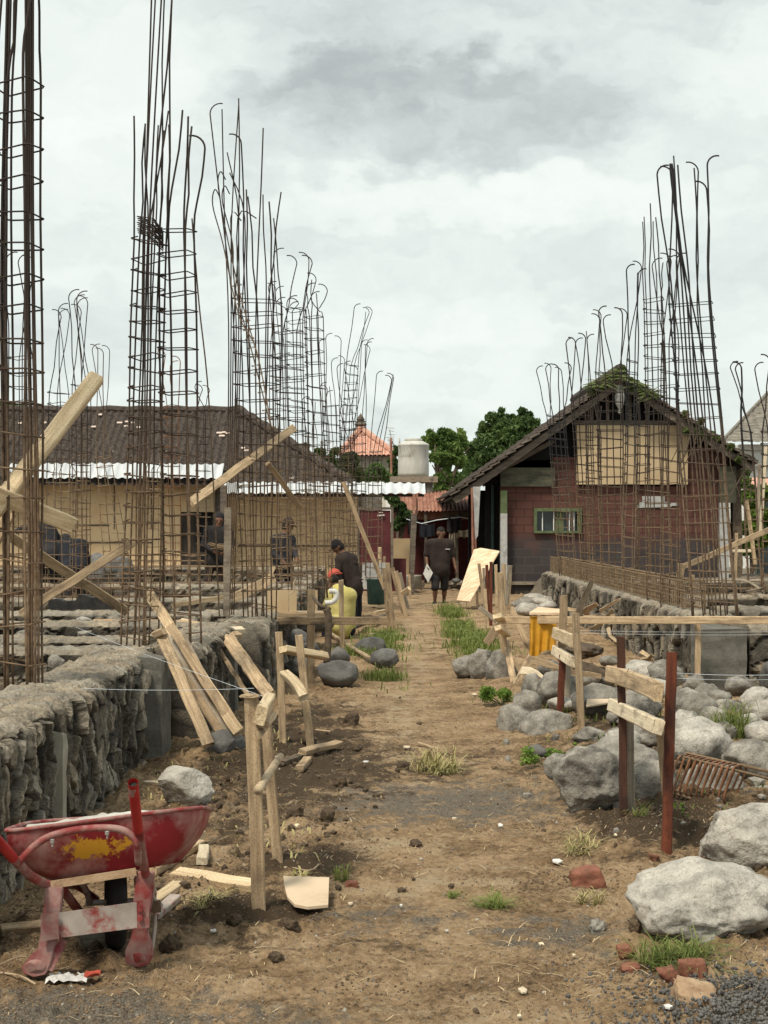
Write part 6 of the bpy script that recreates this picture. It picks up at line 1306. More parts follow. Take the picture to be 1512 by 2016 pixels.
for (lab, a, b, w_, t, mt) in [
  ('thick new beam rising to the right, tied to the nearest rebar ladder', P(-14, 1008, 8.9), P(190, 745, 9.6), .10, .075, 'pine_fresh'), ('heavy beam sloping down to the right across the nearest rebar ladder', P(-30, 964, 8.8), P(144, 1034, 9.4), .10, .05, 'pine_fresh'),
  ('reddish stub of beam under the crossing at the left edge', P(-20, 1080, 9.1), P(18, 1012, 9.2), .07, .05, 'pine_dirty'), ('crossed brace falling right behind the nearest ladder', P(14, 1052, 13), P(250, 1204, 14), .085, .03, 'pine_dirty'), ('crossed brace rising right to the spiral-tied cage', P(40, 1210, 12.4), P(268, 1064, 12.8), .07, .03, 'pine'),
  ('long brace rising right to a point over the hip of the tiled roof', P(376, 990, 14.6), P(578, 842, 16.6), .085, .03, 'pine'), ('short plank hanging down right of the rising brace', P(527, 912, 15.6), P(590, 998, 16.2), .055, .035, 'pine'), ('wide short plank tilted across the bars near the capped worker', P(462, 1176, 17), P(540, 1138, 17.5), .11, .03, 'pine'),
  ('low board sloping gently behind the hooded worker', P(340, 1192, 18), P(470, 1172, 18.5), .06, .03, 'pine'), ('thin upright lath beside the tilted plank', P(520, 1160, 17.2), P(540, 1116, 17.4), .045, .02, 'pine_dirty')]:
    plank('brace', a, b, w_, t, mt, None, lab, 'brace', BR, jit=.004)
for (lab, a, b, w_, mt) in [('long brace rising to the right edge before the brick house corner', P(1340, 1118, 19), P(1530, 1036, 19.6), .07, 'pine_dirty'), ('short forked stake at the foot of the long right brace', P(1334, 1160, 19), P(1342, 1110, 19), .09, 'pine_dirty'), ('thin lath leaning left at the right edge in front of the green plants', P(1470, 985, 24), P(1487, 1112, 24), .06, 'pine'),
        ('tall pale pole near the right edge in front of the white far house', P(1497, 1050, 25), P(1508, 880, 25), .05, 'pine_pale'), ('dark pole with a white cap beside the tall pale one', P(1492, 1060, 25.5), P(1495, 915, 25.5), .05, 'pine_grey'), ('short stub standing on the right foundation behind the long rail', P(1361, 1160, 20), P(1362, 1132, 20), .07, 'pine_dirty'),
        ('thin horizontal lath behind the white house pillar', P(1440, 1085, 26), P(1486, 1084, 26), .05, 'pine_pale'), ('thin upright stick left of the white house pillar', P(1448, 1150, 26), P(1450, 1050, 26), .05, 'pine')]:
    plank('brace', a, b, w_, .03, mt, None, lab, 'brace', 'braces and laths on the right foundation', jit=.004)
m = MB(); top = [(95, 1180), (112, 1178), (125, 1183), (148, 1182), (156, 1170), (168, 1171), (180, 1176), (205, 1173), (222, 1180), (245, 1184), (246, 1199), (95, 1199)]
m.prism([P(x, y + 1, 15.2) for (x, y) in top], (0, .16, 0)); whole('charred_beam', m, 'rubber', 'black tarred beam with a ragged top lying under the crossed braces', 'beam')
for i, (lab, x, y, D, sx, sz) in enumerate([('grey sand heap behind the crossed braces, below the tan wall', 214, 1128, 30, .55, .42), ('low gravel mound beside the plywood formwork box', 600, 1225, 21, .5, .16)]):
    m = MB(); v, f = rockverts((sx, sx, sz), 60 + i, 4, 2, .25); m.add((v + np.array(tuple(P(x, y, D)))).tolist(), f); whole('sand_heap', m, 'rock_dark', lab, 'sand heap', None, True)
# plywood form box by the crouching worker
r = empty('formwork_box', P(555, 1210, 17), 'plywood formwork box standing on the wall by the thin stakes', 'formwork')
for (x0, x1, D) in ((525, 544, 16.9), (545, 568, 17.1), (569, 584, 16.95), (610, 625, 17.6)):
    m = MB(); a = P(x0, 1206, D); b = P(x1, 1162, D); m.box((a.x, D, a.z), (b.x, D + .03, b.z)); part('side_panel', m, 'plywood', r)
m = MB(); a = P(520, 1212, 17); b = P(640, 1206, 17); m.box((a.x, 16.85, a.z), (b.x, 17.4, b.z)); part('base_board', m, 'pine_dirty', r)
m = MB(); m.tube(smooth_pts([P(570, 1170, 16.8), P(580, 1162, 16.8), P(578, 1148, 16.8), P(584, 1138, 16.8)], 4), .008, 5); whole('bent_branch', m, 'branch', 'thin bent root sticking up from the formwork box', 'branch', None)
# scrap wood under and around the wheelbarrow
SG = 'scrap timber lying round the wheelbarrow'
def flat(lab, x0, y0, x1, y1, w_, t, mt='pine_fresh', lift=.02, grp=SG, hint=(0, -.3, 1), name='scrap_wood'):
    a = G(x0, y0); b = G(x1, y1); a.z += lift; b.z += lift; plank(name, a, b, w_, t, mt, None, lab, 'scrap wood', grp, hint=hint, jit=.004)
flat('long scrap beam pointing at the near stake, right of the wheelbarrow', 348, 1728, 502, 1752, .075, .04)
flat('scrap beam running from under the wheelbarrow up to the right', 296, 1728, 392, 1672, .06, .045, 'pine', .03)
flat('pale scrap beam behind the one rising from the wheelbarrow', 318, 1716, 394, 1660, .05, .045, 'pine_fresh', .05)
flat('short upright-grained block beside the wheelbarrow', 398, 1706, 402, 1680, .055, .04, 'pine_pale', .03)
flat('short pale board under the long scrap beam', 300, 1786, 352, 1748, .06, .03)
flat('pink-grey board lying against the wheelbarrow wheel', 298, 1814, 346, 1776, .055, .03, 'barrow_dusty')
flat('pale board end sticking out left of the wheelbarrow leg', 4, 1840, 96, 1832, .055, .035, 'pine', .02)
flat('small pale block under the wheelbarrow', 206, 1846, 238, 1842, .06, .04)
flat('flat grey block under the wheelbarrow', 158, 1868, 232, 1858, .08, .04, 'pine_grey')
flat('thin stick lying behind the pale angular rock', 284, 1546, 318, 1549, .03, .02, 'pine_pale')
sg2 = 'scrap boards lying around the thin stakes'
flat('scrap board lying across the base of the thin stakes', 594, 1494, 668, 1476, .075, .035, 'pine_dirty', .05, sg2); flat('dark scrap board half buried left of the lying scrap board', 552, 1508, 590, 1494, .06, .03, 'bark', .02, sg2); flat('mossy stub of wood under the lying scrap board', 590, 1520, 606, 1500, .06, .04, 'pine_dirty', .02, sg2)
flat('thin chip of wood lying near the thin stakes', 622, 1442, 652, 1446, .02, .01, 'pine', .02, sg2); flat('thin stick lying in the middle of the path', 824, 1468, 854, 1478, .02, .012, 'pine_dirty', .02, sg2)
flat('long board sloping from the long left rail down to the grey boulder', 628, 1240, 728, 1306, .06, .03, 'pine', .06, sg2); flat('charred plank with pale edge behind the crouching worker', 690, 1250, 760, 1222, .09, .05, 'bark', .10, sg2); flat('pale stick on the charred plank', 738, 1216, 760, 1212, .05, .04, 'pine_fresh', .1, sg2)
flat('pale lath lying in the grass left of the path', 730, 1252, 786, 1254, .03, .02, 'pine_pale', .03, sg2)
rs_ = random.Random(12)
wd = ['tall grey splintered board standing up in the heap behind the yellow cloth', 'reddish bark slab at the foot of the tall grey splintered board', 'long sliver rising right out of the splinter heap', 'lowest offcut rising right in front of the splinter heap', 'short sliver falling to the right end of the splinter heap', 'fresh pale offcut at the left end of the splinter heap', 'long flat dirty board at the back of the splinter heap',
 'pale board lying below the V-shaped brace, near the three boulders', 'dirty board lying under the yellow cloth', 'long dirty board running right across the boulders behind the thin stake', 'broad bark-covered slab sloping behind the thin stakes', 'thin lath on the boulders nearest the V-shaped brace', 'small chip pointing up beyond the far red-brown post', 'small chip pointing down beyond the far red-brown post', 'thin lath lying level on top of the splinter heap',
 'grey sliver lying by the short stub on the right foundation', 'grey lath rising right on the right foundation top near the edge', 'grey lath falling right on the right foundation top near the edge']
for i, (x, y, dx, dy, w_, D, mt) in enumerate([(1128, 1235, 38, -95, .10, 19, 'pine_grey'), (1150, 1206, 25, -14, .09, 19, 'brick_orange'), (1180, 1204, 42, -24, .05, 19, 'pine'), (1165, 1240, 40, -40, .06, 18, 'pine'), (1196, 1236, 20, 30, .05, 17.6, 'pine'), (1100, 1240, 30, -12, .06, 18.5, 'pine_fresh'), (1150, 1216, 60, -6, .06, 18.8, 'pine_dirty'),
        (1026, 1318, 46, 18, .08, 14.6, 'pine_pale'), (1050, 1300, 60, 22, .08, 14.8, 'pine_dirty'), (1092, 1322, 90, 10, .07, 14.2, 'pine_dirty'), (1120, 1300, 70, 26, .10, 14.6, 'bark'), (1030, 1340, 50, 6, .06, 14.2, 'pine'), (1264, 1300, 22, -12, .05, 15, 'pine'), (1262, 1282, 20, 16, .05, 15.2, 'pine'), (1110, 1195, 40, 4, .05, 19.5, 'pine'), (1355, 1145, 30, 12, .04, 21, 'pine_grey'), (1470, 1165, 44, -14, .05, 20, 'pine_grey'), (1462, 1140, 40, 24, .04, 20.5, 'pine_grey')]):
    where = 'in the splinter heap beside the yellow cloth' if D > 17 and x < 1300 else ('on the boulders below the long pale rail' if x < 1300 else 'on the right foundation top')
    plank('scrap_wood', P(x, y, D), P(x + dx, y + dy, D - .3), w_, .025, mt, None, wd[i], 'scrap wood', 'scrap wood ' + where, jit=.01, bend=rs_.uniform(-.03, .03), taper=.6)
m = MB(); v, f = rockverts((.22, .5, .08), 3, 4, 4, .2); m.add((v + np.array(tuple(P(1150, 1280, 17)))).tolist(), f); whole('soil_mound', m, 'soil', 'dark spoil mound behind the splinter heap', 'soil', None, True, 'stuff')
# far clutter at the end of the path
rg = random.Random(8)
for i in range(26):
    x = rg.uniform(776, 940); D = rg.uniform(38, 43); y = 1035 + 5100 / D - rg.uniform(0, 16)
    if i % 3: plank('scrap_wood', P(x, y, D), P(x + rg.uniform(-22, 22), y - rg.uniform(-3, 12), D + .3), rg.uniform(.05, .12), .04, rg.choice(['pine_grey', 'bark', 'pine_dirty', 'dark_wood']), None, 'scrap timber in the dark jumble at the end of the path', 'scrap wood', 'jumble of scrap at the end of the path')
    else: rock('stone in the jumble at the end of the path', x - 9, x + 9, y - 10, y, 300 + i, rg.choice(['rock_dark', 'rock', 'soil']), D, 6, .1, .8, 2, group='stones in the jumble at the end of the path', cat='stone', name='stone')
m = MB(); m.lathe([(.20, 0), (.24, .02), (.23, .32), (.25, .36), (.2, .36)], P(812, 1160, 39), 16); whole('bucket', m, 'concrete_light', 'pale dusty bucket standing by the post at the end of the path', 'bucket', None, True)
m = MB(); m.lathe([(.16, 0), (.18, .02), (.2, .5), (.21, .52), (.17, .52)], P(741, 1190, 31), 16); whole('bucket', m, 'teal_paint', 'dark teal bucket left of the thin grey pole', 'bucket', None, True)
m = MB(); m.box(tuple(P(712, 1192, 32)), tuple(P(760, 1112, 32) + Vector((0, .2, 0)))); 
m = MB(); a = P(712, 1160, 32.5); b = P(762, 1108, 32.5); m.box((a.x, 32.5, a.z), (b.x, 32.56, b.z)); whole('zinc_panel', m, 'grey_post', 'pale corrugated panel standing beside the black-capped worker', 'panel')
# cement bag scrap by the barrow
m = MB(); n = 10; g_ = G(140, 1935)
for i in range(n):
    for j in range(6):
        m.v.append(tuple(g_ + Vector(((i / n - .5) * .17, (j / 6 - .5) * .12, .012 + .018 * abs(math.sin(i * 1.7 + j * 2.1))))))
m.f = [(i * 6 + j, (i + 1) * 6 + j, (i + 1) * 6 + j + 1, i * 6 + j + 1) for i in range(n - 1) for j in range(5)]
rr = whole('crumpled_packet', m, 'white_bits', 'crumpled white and red packet on the ground below the wheelbarrow', 'litter')
m = MB()
for i in range(5):
    for j in range(5): m.v.append(tuple(g_ + Vector((.05 + i * .014, -.02 + j * .014, .02 + .022 * abs(math.sin(i * 2.7 + j))))))
m.f = [(i * 5 + j, (i + 1) * 5 + j, (i + 1) * 5 + j + 1, i * 5 + j + 1) for i in range(4) for j in range(4)]; part('red_flap', m, 'cap_red', rr)
m = MB(); m.tube(smooth_pts([G(72, 1932) + Vector((0, 0, .02)), G(110, 1926) + Vector((0, 0, .03)), G(152, 1920) + Vector((0, 0, .015))], 3), .004, 5); whole('iron_rod', m, 'rebar', 'bent iron rod lying by the wheelbarrow foot', 'rod')
for i, (a, b, c) in enumerate([((-5, 1906), (30, 1896), (52, 1890)), ((0, 1920), (40, 1932), (70, 1944)), ((408, 1668), (440, 1652), (478, 1640)), ((575, 1712), (610, 1722), (628, 1706))]):
    m = MB(); m.tube(smooth_pts([G(*a) + Vector((0, 0, .01)), G(*b) + Vector((0, 0, .02)), G(*c) + Vector((0, 0, .012))], 3), .0035, 5); whole('twig', m, 'branch' if i != 2 else 'bark', ['pale twig left of the wheelbarrow foot', 'dark twig at the lower left of the wheelbarrow', 'thin dark twig between the pale rock and the near stake', 'forked dry twig at the base of the second near stake'][i], 'twig', 'twigs on the ground')

# ================================================================ WHEELBARROW
def barrow():
    r = empty('wheelbarrow', (P(190, 1900, 5.85).x, 5.9, 0), 'battered red wheelbarrow with a faded yellow mark, heaped with grey cement', 'wheelbarrow')
    A, B, Cc, Dd = P(-6, 1640, 5.62), P(398, 1588, 5.95), P(420, 1596, 6.55), P(60, 1618, 6.28)
    a, b, c, d = P(92, 1738, 5.80), P(278, 1712, 5.86), P(372, 1694, 6.22), P(150, 1712, 6.18)
    n = 48
    def loop(t, q, sq):
        out = []
        for i in range(n):
            an = 2 * math.pi * i / n + .01; x, y = math.cos(an), math.sin(an); e = 1 / max(abs(x), abs(y)) * (1 - sq) + sq * 1; e = (abs(x) ** 5 + abs(y) ** 5) ** (-1 / 5)
            u, v = .5 + .5 * x * e, .5 + .5 * y * e
            out.append((q[0] * (1 - u) + q[1] * u) * (1 - v) + (q[3] * (1 - u) + q[2] * u) * v)
        return out
    rim, bot = loop(0, (A, B, Cc, Dd), 1), loop(0, (a, b, c, d), 1)
    m = MB(); L = 12; vs = []
    for k in range(L + 1):
        f = k / L; g_ = 1 - (1 - f) ** 2.0 * .0 - (1 - f) ** 1.0; g_ = f ** 2.3
        zf = 1 - (1 - f) ** 1.0
        for i in range(n):
            p = rim[i].lerp(bot[i], g_); p.z = rim[i].z + (bot[i].z - rim[i].z) * f; vs.append(p)
    fs = [(k * n + i, k * n + (i + 1) % n, (k + 1) * n + (i + 1) % n, (k + 1) * n + i) for k in range(L) for i in range(n)] + [tuple(L * n + i for i in range(n))]
    m.add(vs, fs); t = part('tray', m, 'barrow_red', r, True)
    m = MB(); m.tube([p + Vector((0, 0, .0)) for p in rim], .0085, 8, closed=True); part('rim', m, 'barrow_frame', t, True)
    # cement heap inside
    m = MB(); c0 = sum(rim, Vector()) / n; K = 10; vs = [c0 + Vector((.0, .0, .012))]; rg = random.Random(2)
    for k in range(1, K + 1):
        for i in range(n):
            f = k / K; p = c0.lerp(rim[i], f * .97); h = .012 * (1 - f ** 2) + (vnoise(np.array([p.x * 16]), np.array([p.y * 16]), s=4)[0] * .018 + vnoise(np.array([p.x * 45]), np.array([p.y * 45]), s=5)[0] * .006) * (1 - f * .5)
            vs.append(p + Vector((0, 0, h - .012 * f)))
    fs = [(0, 1 + i, 1 + (i + 1) % n) for i in range(n)] + [(1 + (k - 1) * n + i, 1 + k * n + i, 1 + k * n + (i + 1) % n, 1 + (k - 1) * n + (i + 1) % n) for k in range(1, K) for i in range(n)]
    m.add(vs, fs); whole('cement_heap', m, 'cement', 'heap of grey wet cement filling the red wheelbarrow tray', 'cement', None, True, 'stuff')
    # base lip
    m = MB(); m.bar(P(100, 1742, 5.74), P(268, 1716, 5.80), .03, .02, (0, -1, .2)); part('base_lip', m, 'brick_orange', t, label='yellow painted bottom edge')
    # bent tube brace over the rear panel
    m = MB(); pts = smooth_pts([P(34, 1702, 5.56), P(48, 1686, 5.56), P(70, 1664, 5.56), P(100, 1646, 5.56), P(150, 1634, 5.57), P(205, 1630, 5.58), P(240, 1634, 5.58), P(262, 1648, 5.58), P(270, 1664, 5.58), P(272, 1700, 5.62)], 4); m.tube(pts, .0135, 10); br = part('brace_tube', m, 'barrow_frame', r, True)
    for (x, y) in ((103, 1656), (211, 1640)):
        m = MB(); q = P(x, y, 5.53); m.lathe([(.0, -.006), (.008, -.006), (.008, .006), (0, .008)], q, 8); m.tube([q, q + Vector((0, 0, -.02))], .004, 6); part('bolt', m, 'steel', br)
    # handles
    def handle(pts, gpts):
        m = MB(); p = smooth_pts(pts, 4); m.tube(p, .0175, 14, caps=False); h = part('handle', m, 'barrow_frame', r, True)
        m = MB(); g_ = smooth_pts(gpts, 4); m.tube(g_, .0192, 14, caps=False); dv = (g_[-1] - g_[-2]).normalized()
        m.tube([g_[-1], g_[-1] - dv * .05], [.0192, .0165], 14, caps=False); gp = part('grip', m, 'grip_red', h, True)
        m = MB(); m.tube([g_[-1] - dv * .02, g_[-1] - dv * .06], .0166, 14); part('dark_bore', m, 'rubber', gp)
    handle([P(287, 1722, 5.80), P(281, 1690, 5.72), P(272, 1630, 5.55), P(267, 1590, 5.46), P(262, 1548, 5.38)], [P(272, 1634, 5.555), P(267, 1590, 5.46), P(262, 1540, 5.37)])
    handle([P(104, 1744, 5.76), P(84, 1738, 5.72), P(58, 1722, 5.64), P(28, 1692, 5.54), P(-2, 1658, 5.42), P(-40, 1612, 5.28)], [P(26, 1690, 5.53), P(-2, 1658, 5.42), P(-44, 1607, 5.26)])
    for (x, y) in ((276, 1677),): m = MB(); q = P(x, y, 5.63); m.tube([q + Vector((0, -.012, 0)), q + Vector((0, -.03, 0))], .009, 7); part('bolt', m, 'steel', r)
    # side rails under the tray running forward to the axle
    m = MB(); m.tube(smooth_pts([P(290, 1722, 5.8), P(302, 1760, 6.0), P(292, 1800, 6.25)], 4), .014, 8); part('side_rail', m, 'barrow_dusty', r, True)
    m = MB(); m.tube(smooth_pts([P(104, 1744, 5.8), P(150, 1745, 6.1), P(190, 1770, 6.25)], 4), .014, 8); part('side_rail', m, 'barrow_frame', r, True)
    # legs: channel plates, splayed, with rounded feet
    def leg(pts, w0, foot):
        m = MB(); n_ = len(pts) - 1
        for i in range(n_): m.bar(pts[i], pts[i + 1] + (pts[i + 1] - pts[i]).normalized() * .004, w0[i], .010 + .001 * i, (0, -1, 0)); 
        for s_ in (-1, 1): m.bar(pts[0] + Vector((s_ * w0[0] * .46, .02, 0)), pts[-1] + Vector((s_ * w0[-1] * .42, .02, 0)), .006, .04, (0, -1, 0))
        L_ = part('leg', m, 'barrow_frame', r)
        v, f = rockverts(foot[1], 5, 4, 2, .03); m = MB(); m.add((v + np.array(tuple(foot[0]))).tolist(), f); part('foot', m, 'barrow_dusty', L_, True)
    for (out, D_, D2) in (([(270, 1720), (301, 1720), (298, 1770), (292, 1812), (288, 1838), (297, 1864), (299, 1884), (292, 1897), (276, 1903), (258, 1902), (247, 1892), (248, 1872), (258, 1850), (262, 1832), (263, 1780)], 5.80, 5.82), ([(90, 1748), (121, 1750), (117, 1800), (111, 1850), (104, 1868), (98, 1898), (88, 1918), (66, 1923), (48, 1916), (44, 1904), (58, 1886), (74, 1872), (80, 1850), (86, 1800)], 5.72, 5.66)):
        m = MB(); ys_ = [q[1] for q in out]; pts = [P(x, y, D_ + (D2 - D_) * (y - min(ys_)) / (max(ys_) - min(ys_))) for (x, y) in out]; m.prism(pts, (0, .010, 0))
        cx_ = sum(q[0] for q in out) / len(out); n_ = len(pts)
        for i in range(n_): a_, b_ = pts[i], pts[(i + 1) % n_]; m.bar(a_ + Vector((0, .018, 0)), b_ + Vector((0, .018, 0)), .006, .03, (0, -1, 0))
        L_ = part('leg', m, 'barrow_frame', r)
        fx, fy = (273, 1886) if D_ > 5.75 else (70, 1904); v, f = rockverts((.043, .018, .030), 5, 4, 2, .03); m = MB(); m.add((v + np.array(tuple(P(fx, fy, D2 + .01)))).tolist(), f); part('foot', m, 'barrow_frame', L_, True)
    m = MB(); m.bar(P(126, 1850, 5.72), P(96, 1910, 5.68), .03, .02, (0, -1, 0)); m.bar(P(124, 1752, 5.85), P(160, 1800, 6.1), .03, .02, (0, -1, 0)); part('leg_stay', m, 'barrow_frame', r)
    # cross plate with bolted ends
    m = MB(); m.prism([P(82, 1802, 5.66), P(291, 1773, 5.735), P(292, 1824, 5.735), P(82, 1851, 5.66)], (0, .006, 0)); cp = part('cross_plate', m, 'barrow_dusty', r)
    for q4 in ([(80, 1799), (114, 1796), (116, 1848), (80, 1854)], [(262, 1776), (293, 1770), (294, 1826), (262, 1829)]):
        m = MB(); D_ = 5.652 if q4[0][0] < 200 else 5.727; m.prism([P(x, y, D_) for (x, y) in q4], (0, .004, 0)); part('plate_end', m, 'barrow_frame', cp)
    for (x, y) in ((276, 1789), (276, 1807)): m = MB(); q = P(x, y, 5.72); m.tube([q, q + Vector((0, -.008, 0))], .011, 8); part('bolt', m, 'barrow_frame', cp)
    # wheel
    wc = Vector((P(226, 0, 6.12).x, 6.14, .185)); m = MB(); ring = []
    ang = math.radians(12); ax = Vector((math.cos(ang), math.sin(ang), 0)); fw = Vector((-math.sin(ang), math.cos(ang), 0))
    m.tube([wc + fw * (.148 * math.cos(k * math.pi / 16)) + Vector((0, 0, .148 * math.sin(k * math.pi / 16))) for k in range(32)], .042, 10, closed=True); wh = part('tyre', m, 'rubber', r, True)
    m = MB(); m.tube([wc - ax * .03, wc + ax * .03], .105, 20); part('rim', m, 'barrow_frame', wh)
    m = MB(); m.tube([wc - ax * .12, wc + ax * .12], .012, 8); part('axle', m, 'steel', r)
    for s_ in (-1, 1): m = MB(); m.tube(smooth_pts([wc + ax * (.1 * s_), wc + ax * (.105 * s_) + Vector((0, -.12, .10)), wc + ax * (.13 * s_) + Vector((0, -.22, .16))], 4), .013, 8); part('fork', m, 'barrow_dusty', r, True)
    m = MB(); m.tube(smooth_pts([P(296, 1740, 5.86), P(302, 1768, 5.9), P(318, 1782, 5.92), P(306, 1795, 5.9), P(304, 1830, 5.9), P(298, 1870, 5.88), P(285, 1888, 5.85)], 4), .008, 7); part('bent_strap', m, 'barrow_dusty', r, True)
    m = MB(); m.bar(P(298, 1786, 5.85), P(316, 1784, 5.86), .04, .03); part('bracket', m, 'rebar', r)
barrow()
# ================================================================ PEOPLE
def surfnet(prims, h):
    """one continuous skin round tapered limbs (a, b, ra, rb, k): smooth union sampled on a grid, surface nets"""
    A = np.array([p[0] for p in prims] + [p[1] for p in prims], float); rm = max(max(p[2], p[3]) for p in prims) + .04
    lo = A.min(0) - rm; n = np.ceil((A.max(0) + rm - lo) / h).astype(int) + 1; f = np.full(n, .5, np.float32)
    ax = [lo[i] + np.arange(n[i]) * h for i in range(3)]
    for (a, b, ra, rb, k) in prims:
        a = np.array(a, float); b = np.array(b, float); r = max(ra, rb) + k * 2 + .03
        i0 = np.maximum(((np.minimum(a, b) - r - lo) / h).astype(int), 0); i1 = np.minimum(((np.maximum(a, b) + r - lo) / h).astype(int) + 2, n)
        X, Y, Z = np.meshgrid(ax[0][i0[0]:i1[0]], ax[1][i0[1]:i1[1]], ax[2][i0[2]:i1[2]], indexing='ij')
        d = b - a; L = float(d @ d) + 1e-12; t = np.clip(((X - a[0]) * d[0] + (Y - a[1]) * d[1] + (Z - a[2]) * d[2]) / L, 0, 1)
        q = np.sqrt((X - a[0] - t * d[0]) ** 2 + (Y - a[1] - t * d[1]) ** 2 + (Z - a[2] - t * d[2]) ** 2) - (ra + (rb - ra) * t)
        s = f[i0[0]:i1[0], i0[1]:i1[1], i0[2]:i1[2]]; hh = np.clip(.5 + .5 * (s - q) / k, 0, 1)
        f[i0[0]:i1[0], i0[1]:i1[1], i0[2]:i1[2]] = s * (1 - hh) + q * hh - k * hh * (1 - hh)
    ins = f < 0; c = np.zeros(n - 1, int)
    for a in (0, 1):
        for b in (0, 1):
            for d in (0, 1): c += ins[a:n[0] - 1 + a, b:n[1] - 1 + b, d:n[2] - 1 + d]
    act = (c > 0) & (c < 8); ci = np.argwhere(act); vid = -np.ones(n - 1, int); vid[act] = np.arange(len(ci))
    acc = np.zeros((len(ci), 3)); cnt = np.zeros(len(ci))
    for axis in range(3):
        o = [x for x in range(3) if x != axis]
        for u in (0, 1):
            for v in (0, 1):
                p = ci.copy(); p[:, o[0]] += u; p[:, o[1]] += v; q = p.copy(); q[:, axis] += 1
                fp = f[p[:, 0], p[:, 1], p[:, 2]]; fq = f[q[:, 0], q[:, 1], q[:, 2]]; m = (fp < 0) != (fq < 0)
                t = np.where(m, fp / np.where(m, fp - fq, 1), 0); w_ = p.astype(float); w_[:, axis] += t; acc += w_ * m[:, None]; cnt += m
    V = lo + acc / cnt[:, None] * h; Fc = []
    for axis in range(3):
        o = [(axis + 1) % 3, (axis + 2) % 3]; sl0 = [slice(None)] * 3; sl1 = [slice(None)] * 3; sl0[axis] = slice(0, -1); sl1[axis] = slice(1, None)
        a = ins[tuple(sl0)]; b = ins[tuple(sl1)]; e = np.argwhere(a != b); e = e[(e[:, o[0]] > 0) & (e[:, o[1]] > 0) & (e[:, o[0]] < n[o[0]] - 1) & (e[:, o[1]] < n[o[1]] - 1)]
        def g(du, dv): p = e.copy(); p[:, o[0]] -= du; p[:, o[1]] -= dv; return vid[p[:, 0], p[:, 1], p[:, 2]]
        q = np.stack([g(1, 1), g(0, 1), g(0, 0), g(1, 0)], 1); fl = ~a[e[:, 0], e[:, 1], e[:, 2]]; q[fl] = q[fl][:, ::-1]; Fc.append(q)
    mb = MB(); mb.v = V.tolist(); mb.f = [tuple(x) for x in np.concatenate(Fc).tolist()]; return mb
def hand(wr, d, palm_n, curl=.5, right=True, sc=1.0):
    """palm, four bent fingers and a side thumb; d = pointing direction, palm_n = palm normal"""
    wr = Vector(wr); d = Vector(d).normalized(); pn = Vector(palm_n); pn = (pn - d * pn.dot(d)).normalized(); s = d.cross(pn) * (1 if right else -1); k = .006; out = []
    for q in (-.026, -.009, .009, .026): out.append((wr, wr + d * .085 * sc + s * q, .019, .013, .012))
    for i, (q, L) in enumerate(((-.030, .062), (-.010, .078), (.011, .074), (.030, .066))):
        p = wr + d * .082 + s * q; a = 0; L1 = L * .42
        for j, f in enumerate((.42, .33, .25)):
            a += curl * (.5 + .5 * j); v = (d * math.cos(a) + pn * math.sin(a)); p2 = p + v * L * f; out.append((p, p2, .0098 - .001 * j, .0088 - .001 * j, k)); p = p2
    t0 = wr + d * .02 + s * .028; t1 = t0 + (d * .6 + s * .7 + pn * .25).normalized() * .042; t2 = t1 + (d * .85 + s * .15 + pn * .45).normalized() * .032; out += [(t0, t1, .014, .0115, .006), (t1, t2, .0112, .009, .005)]
    return out
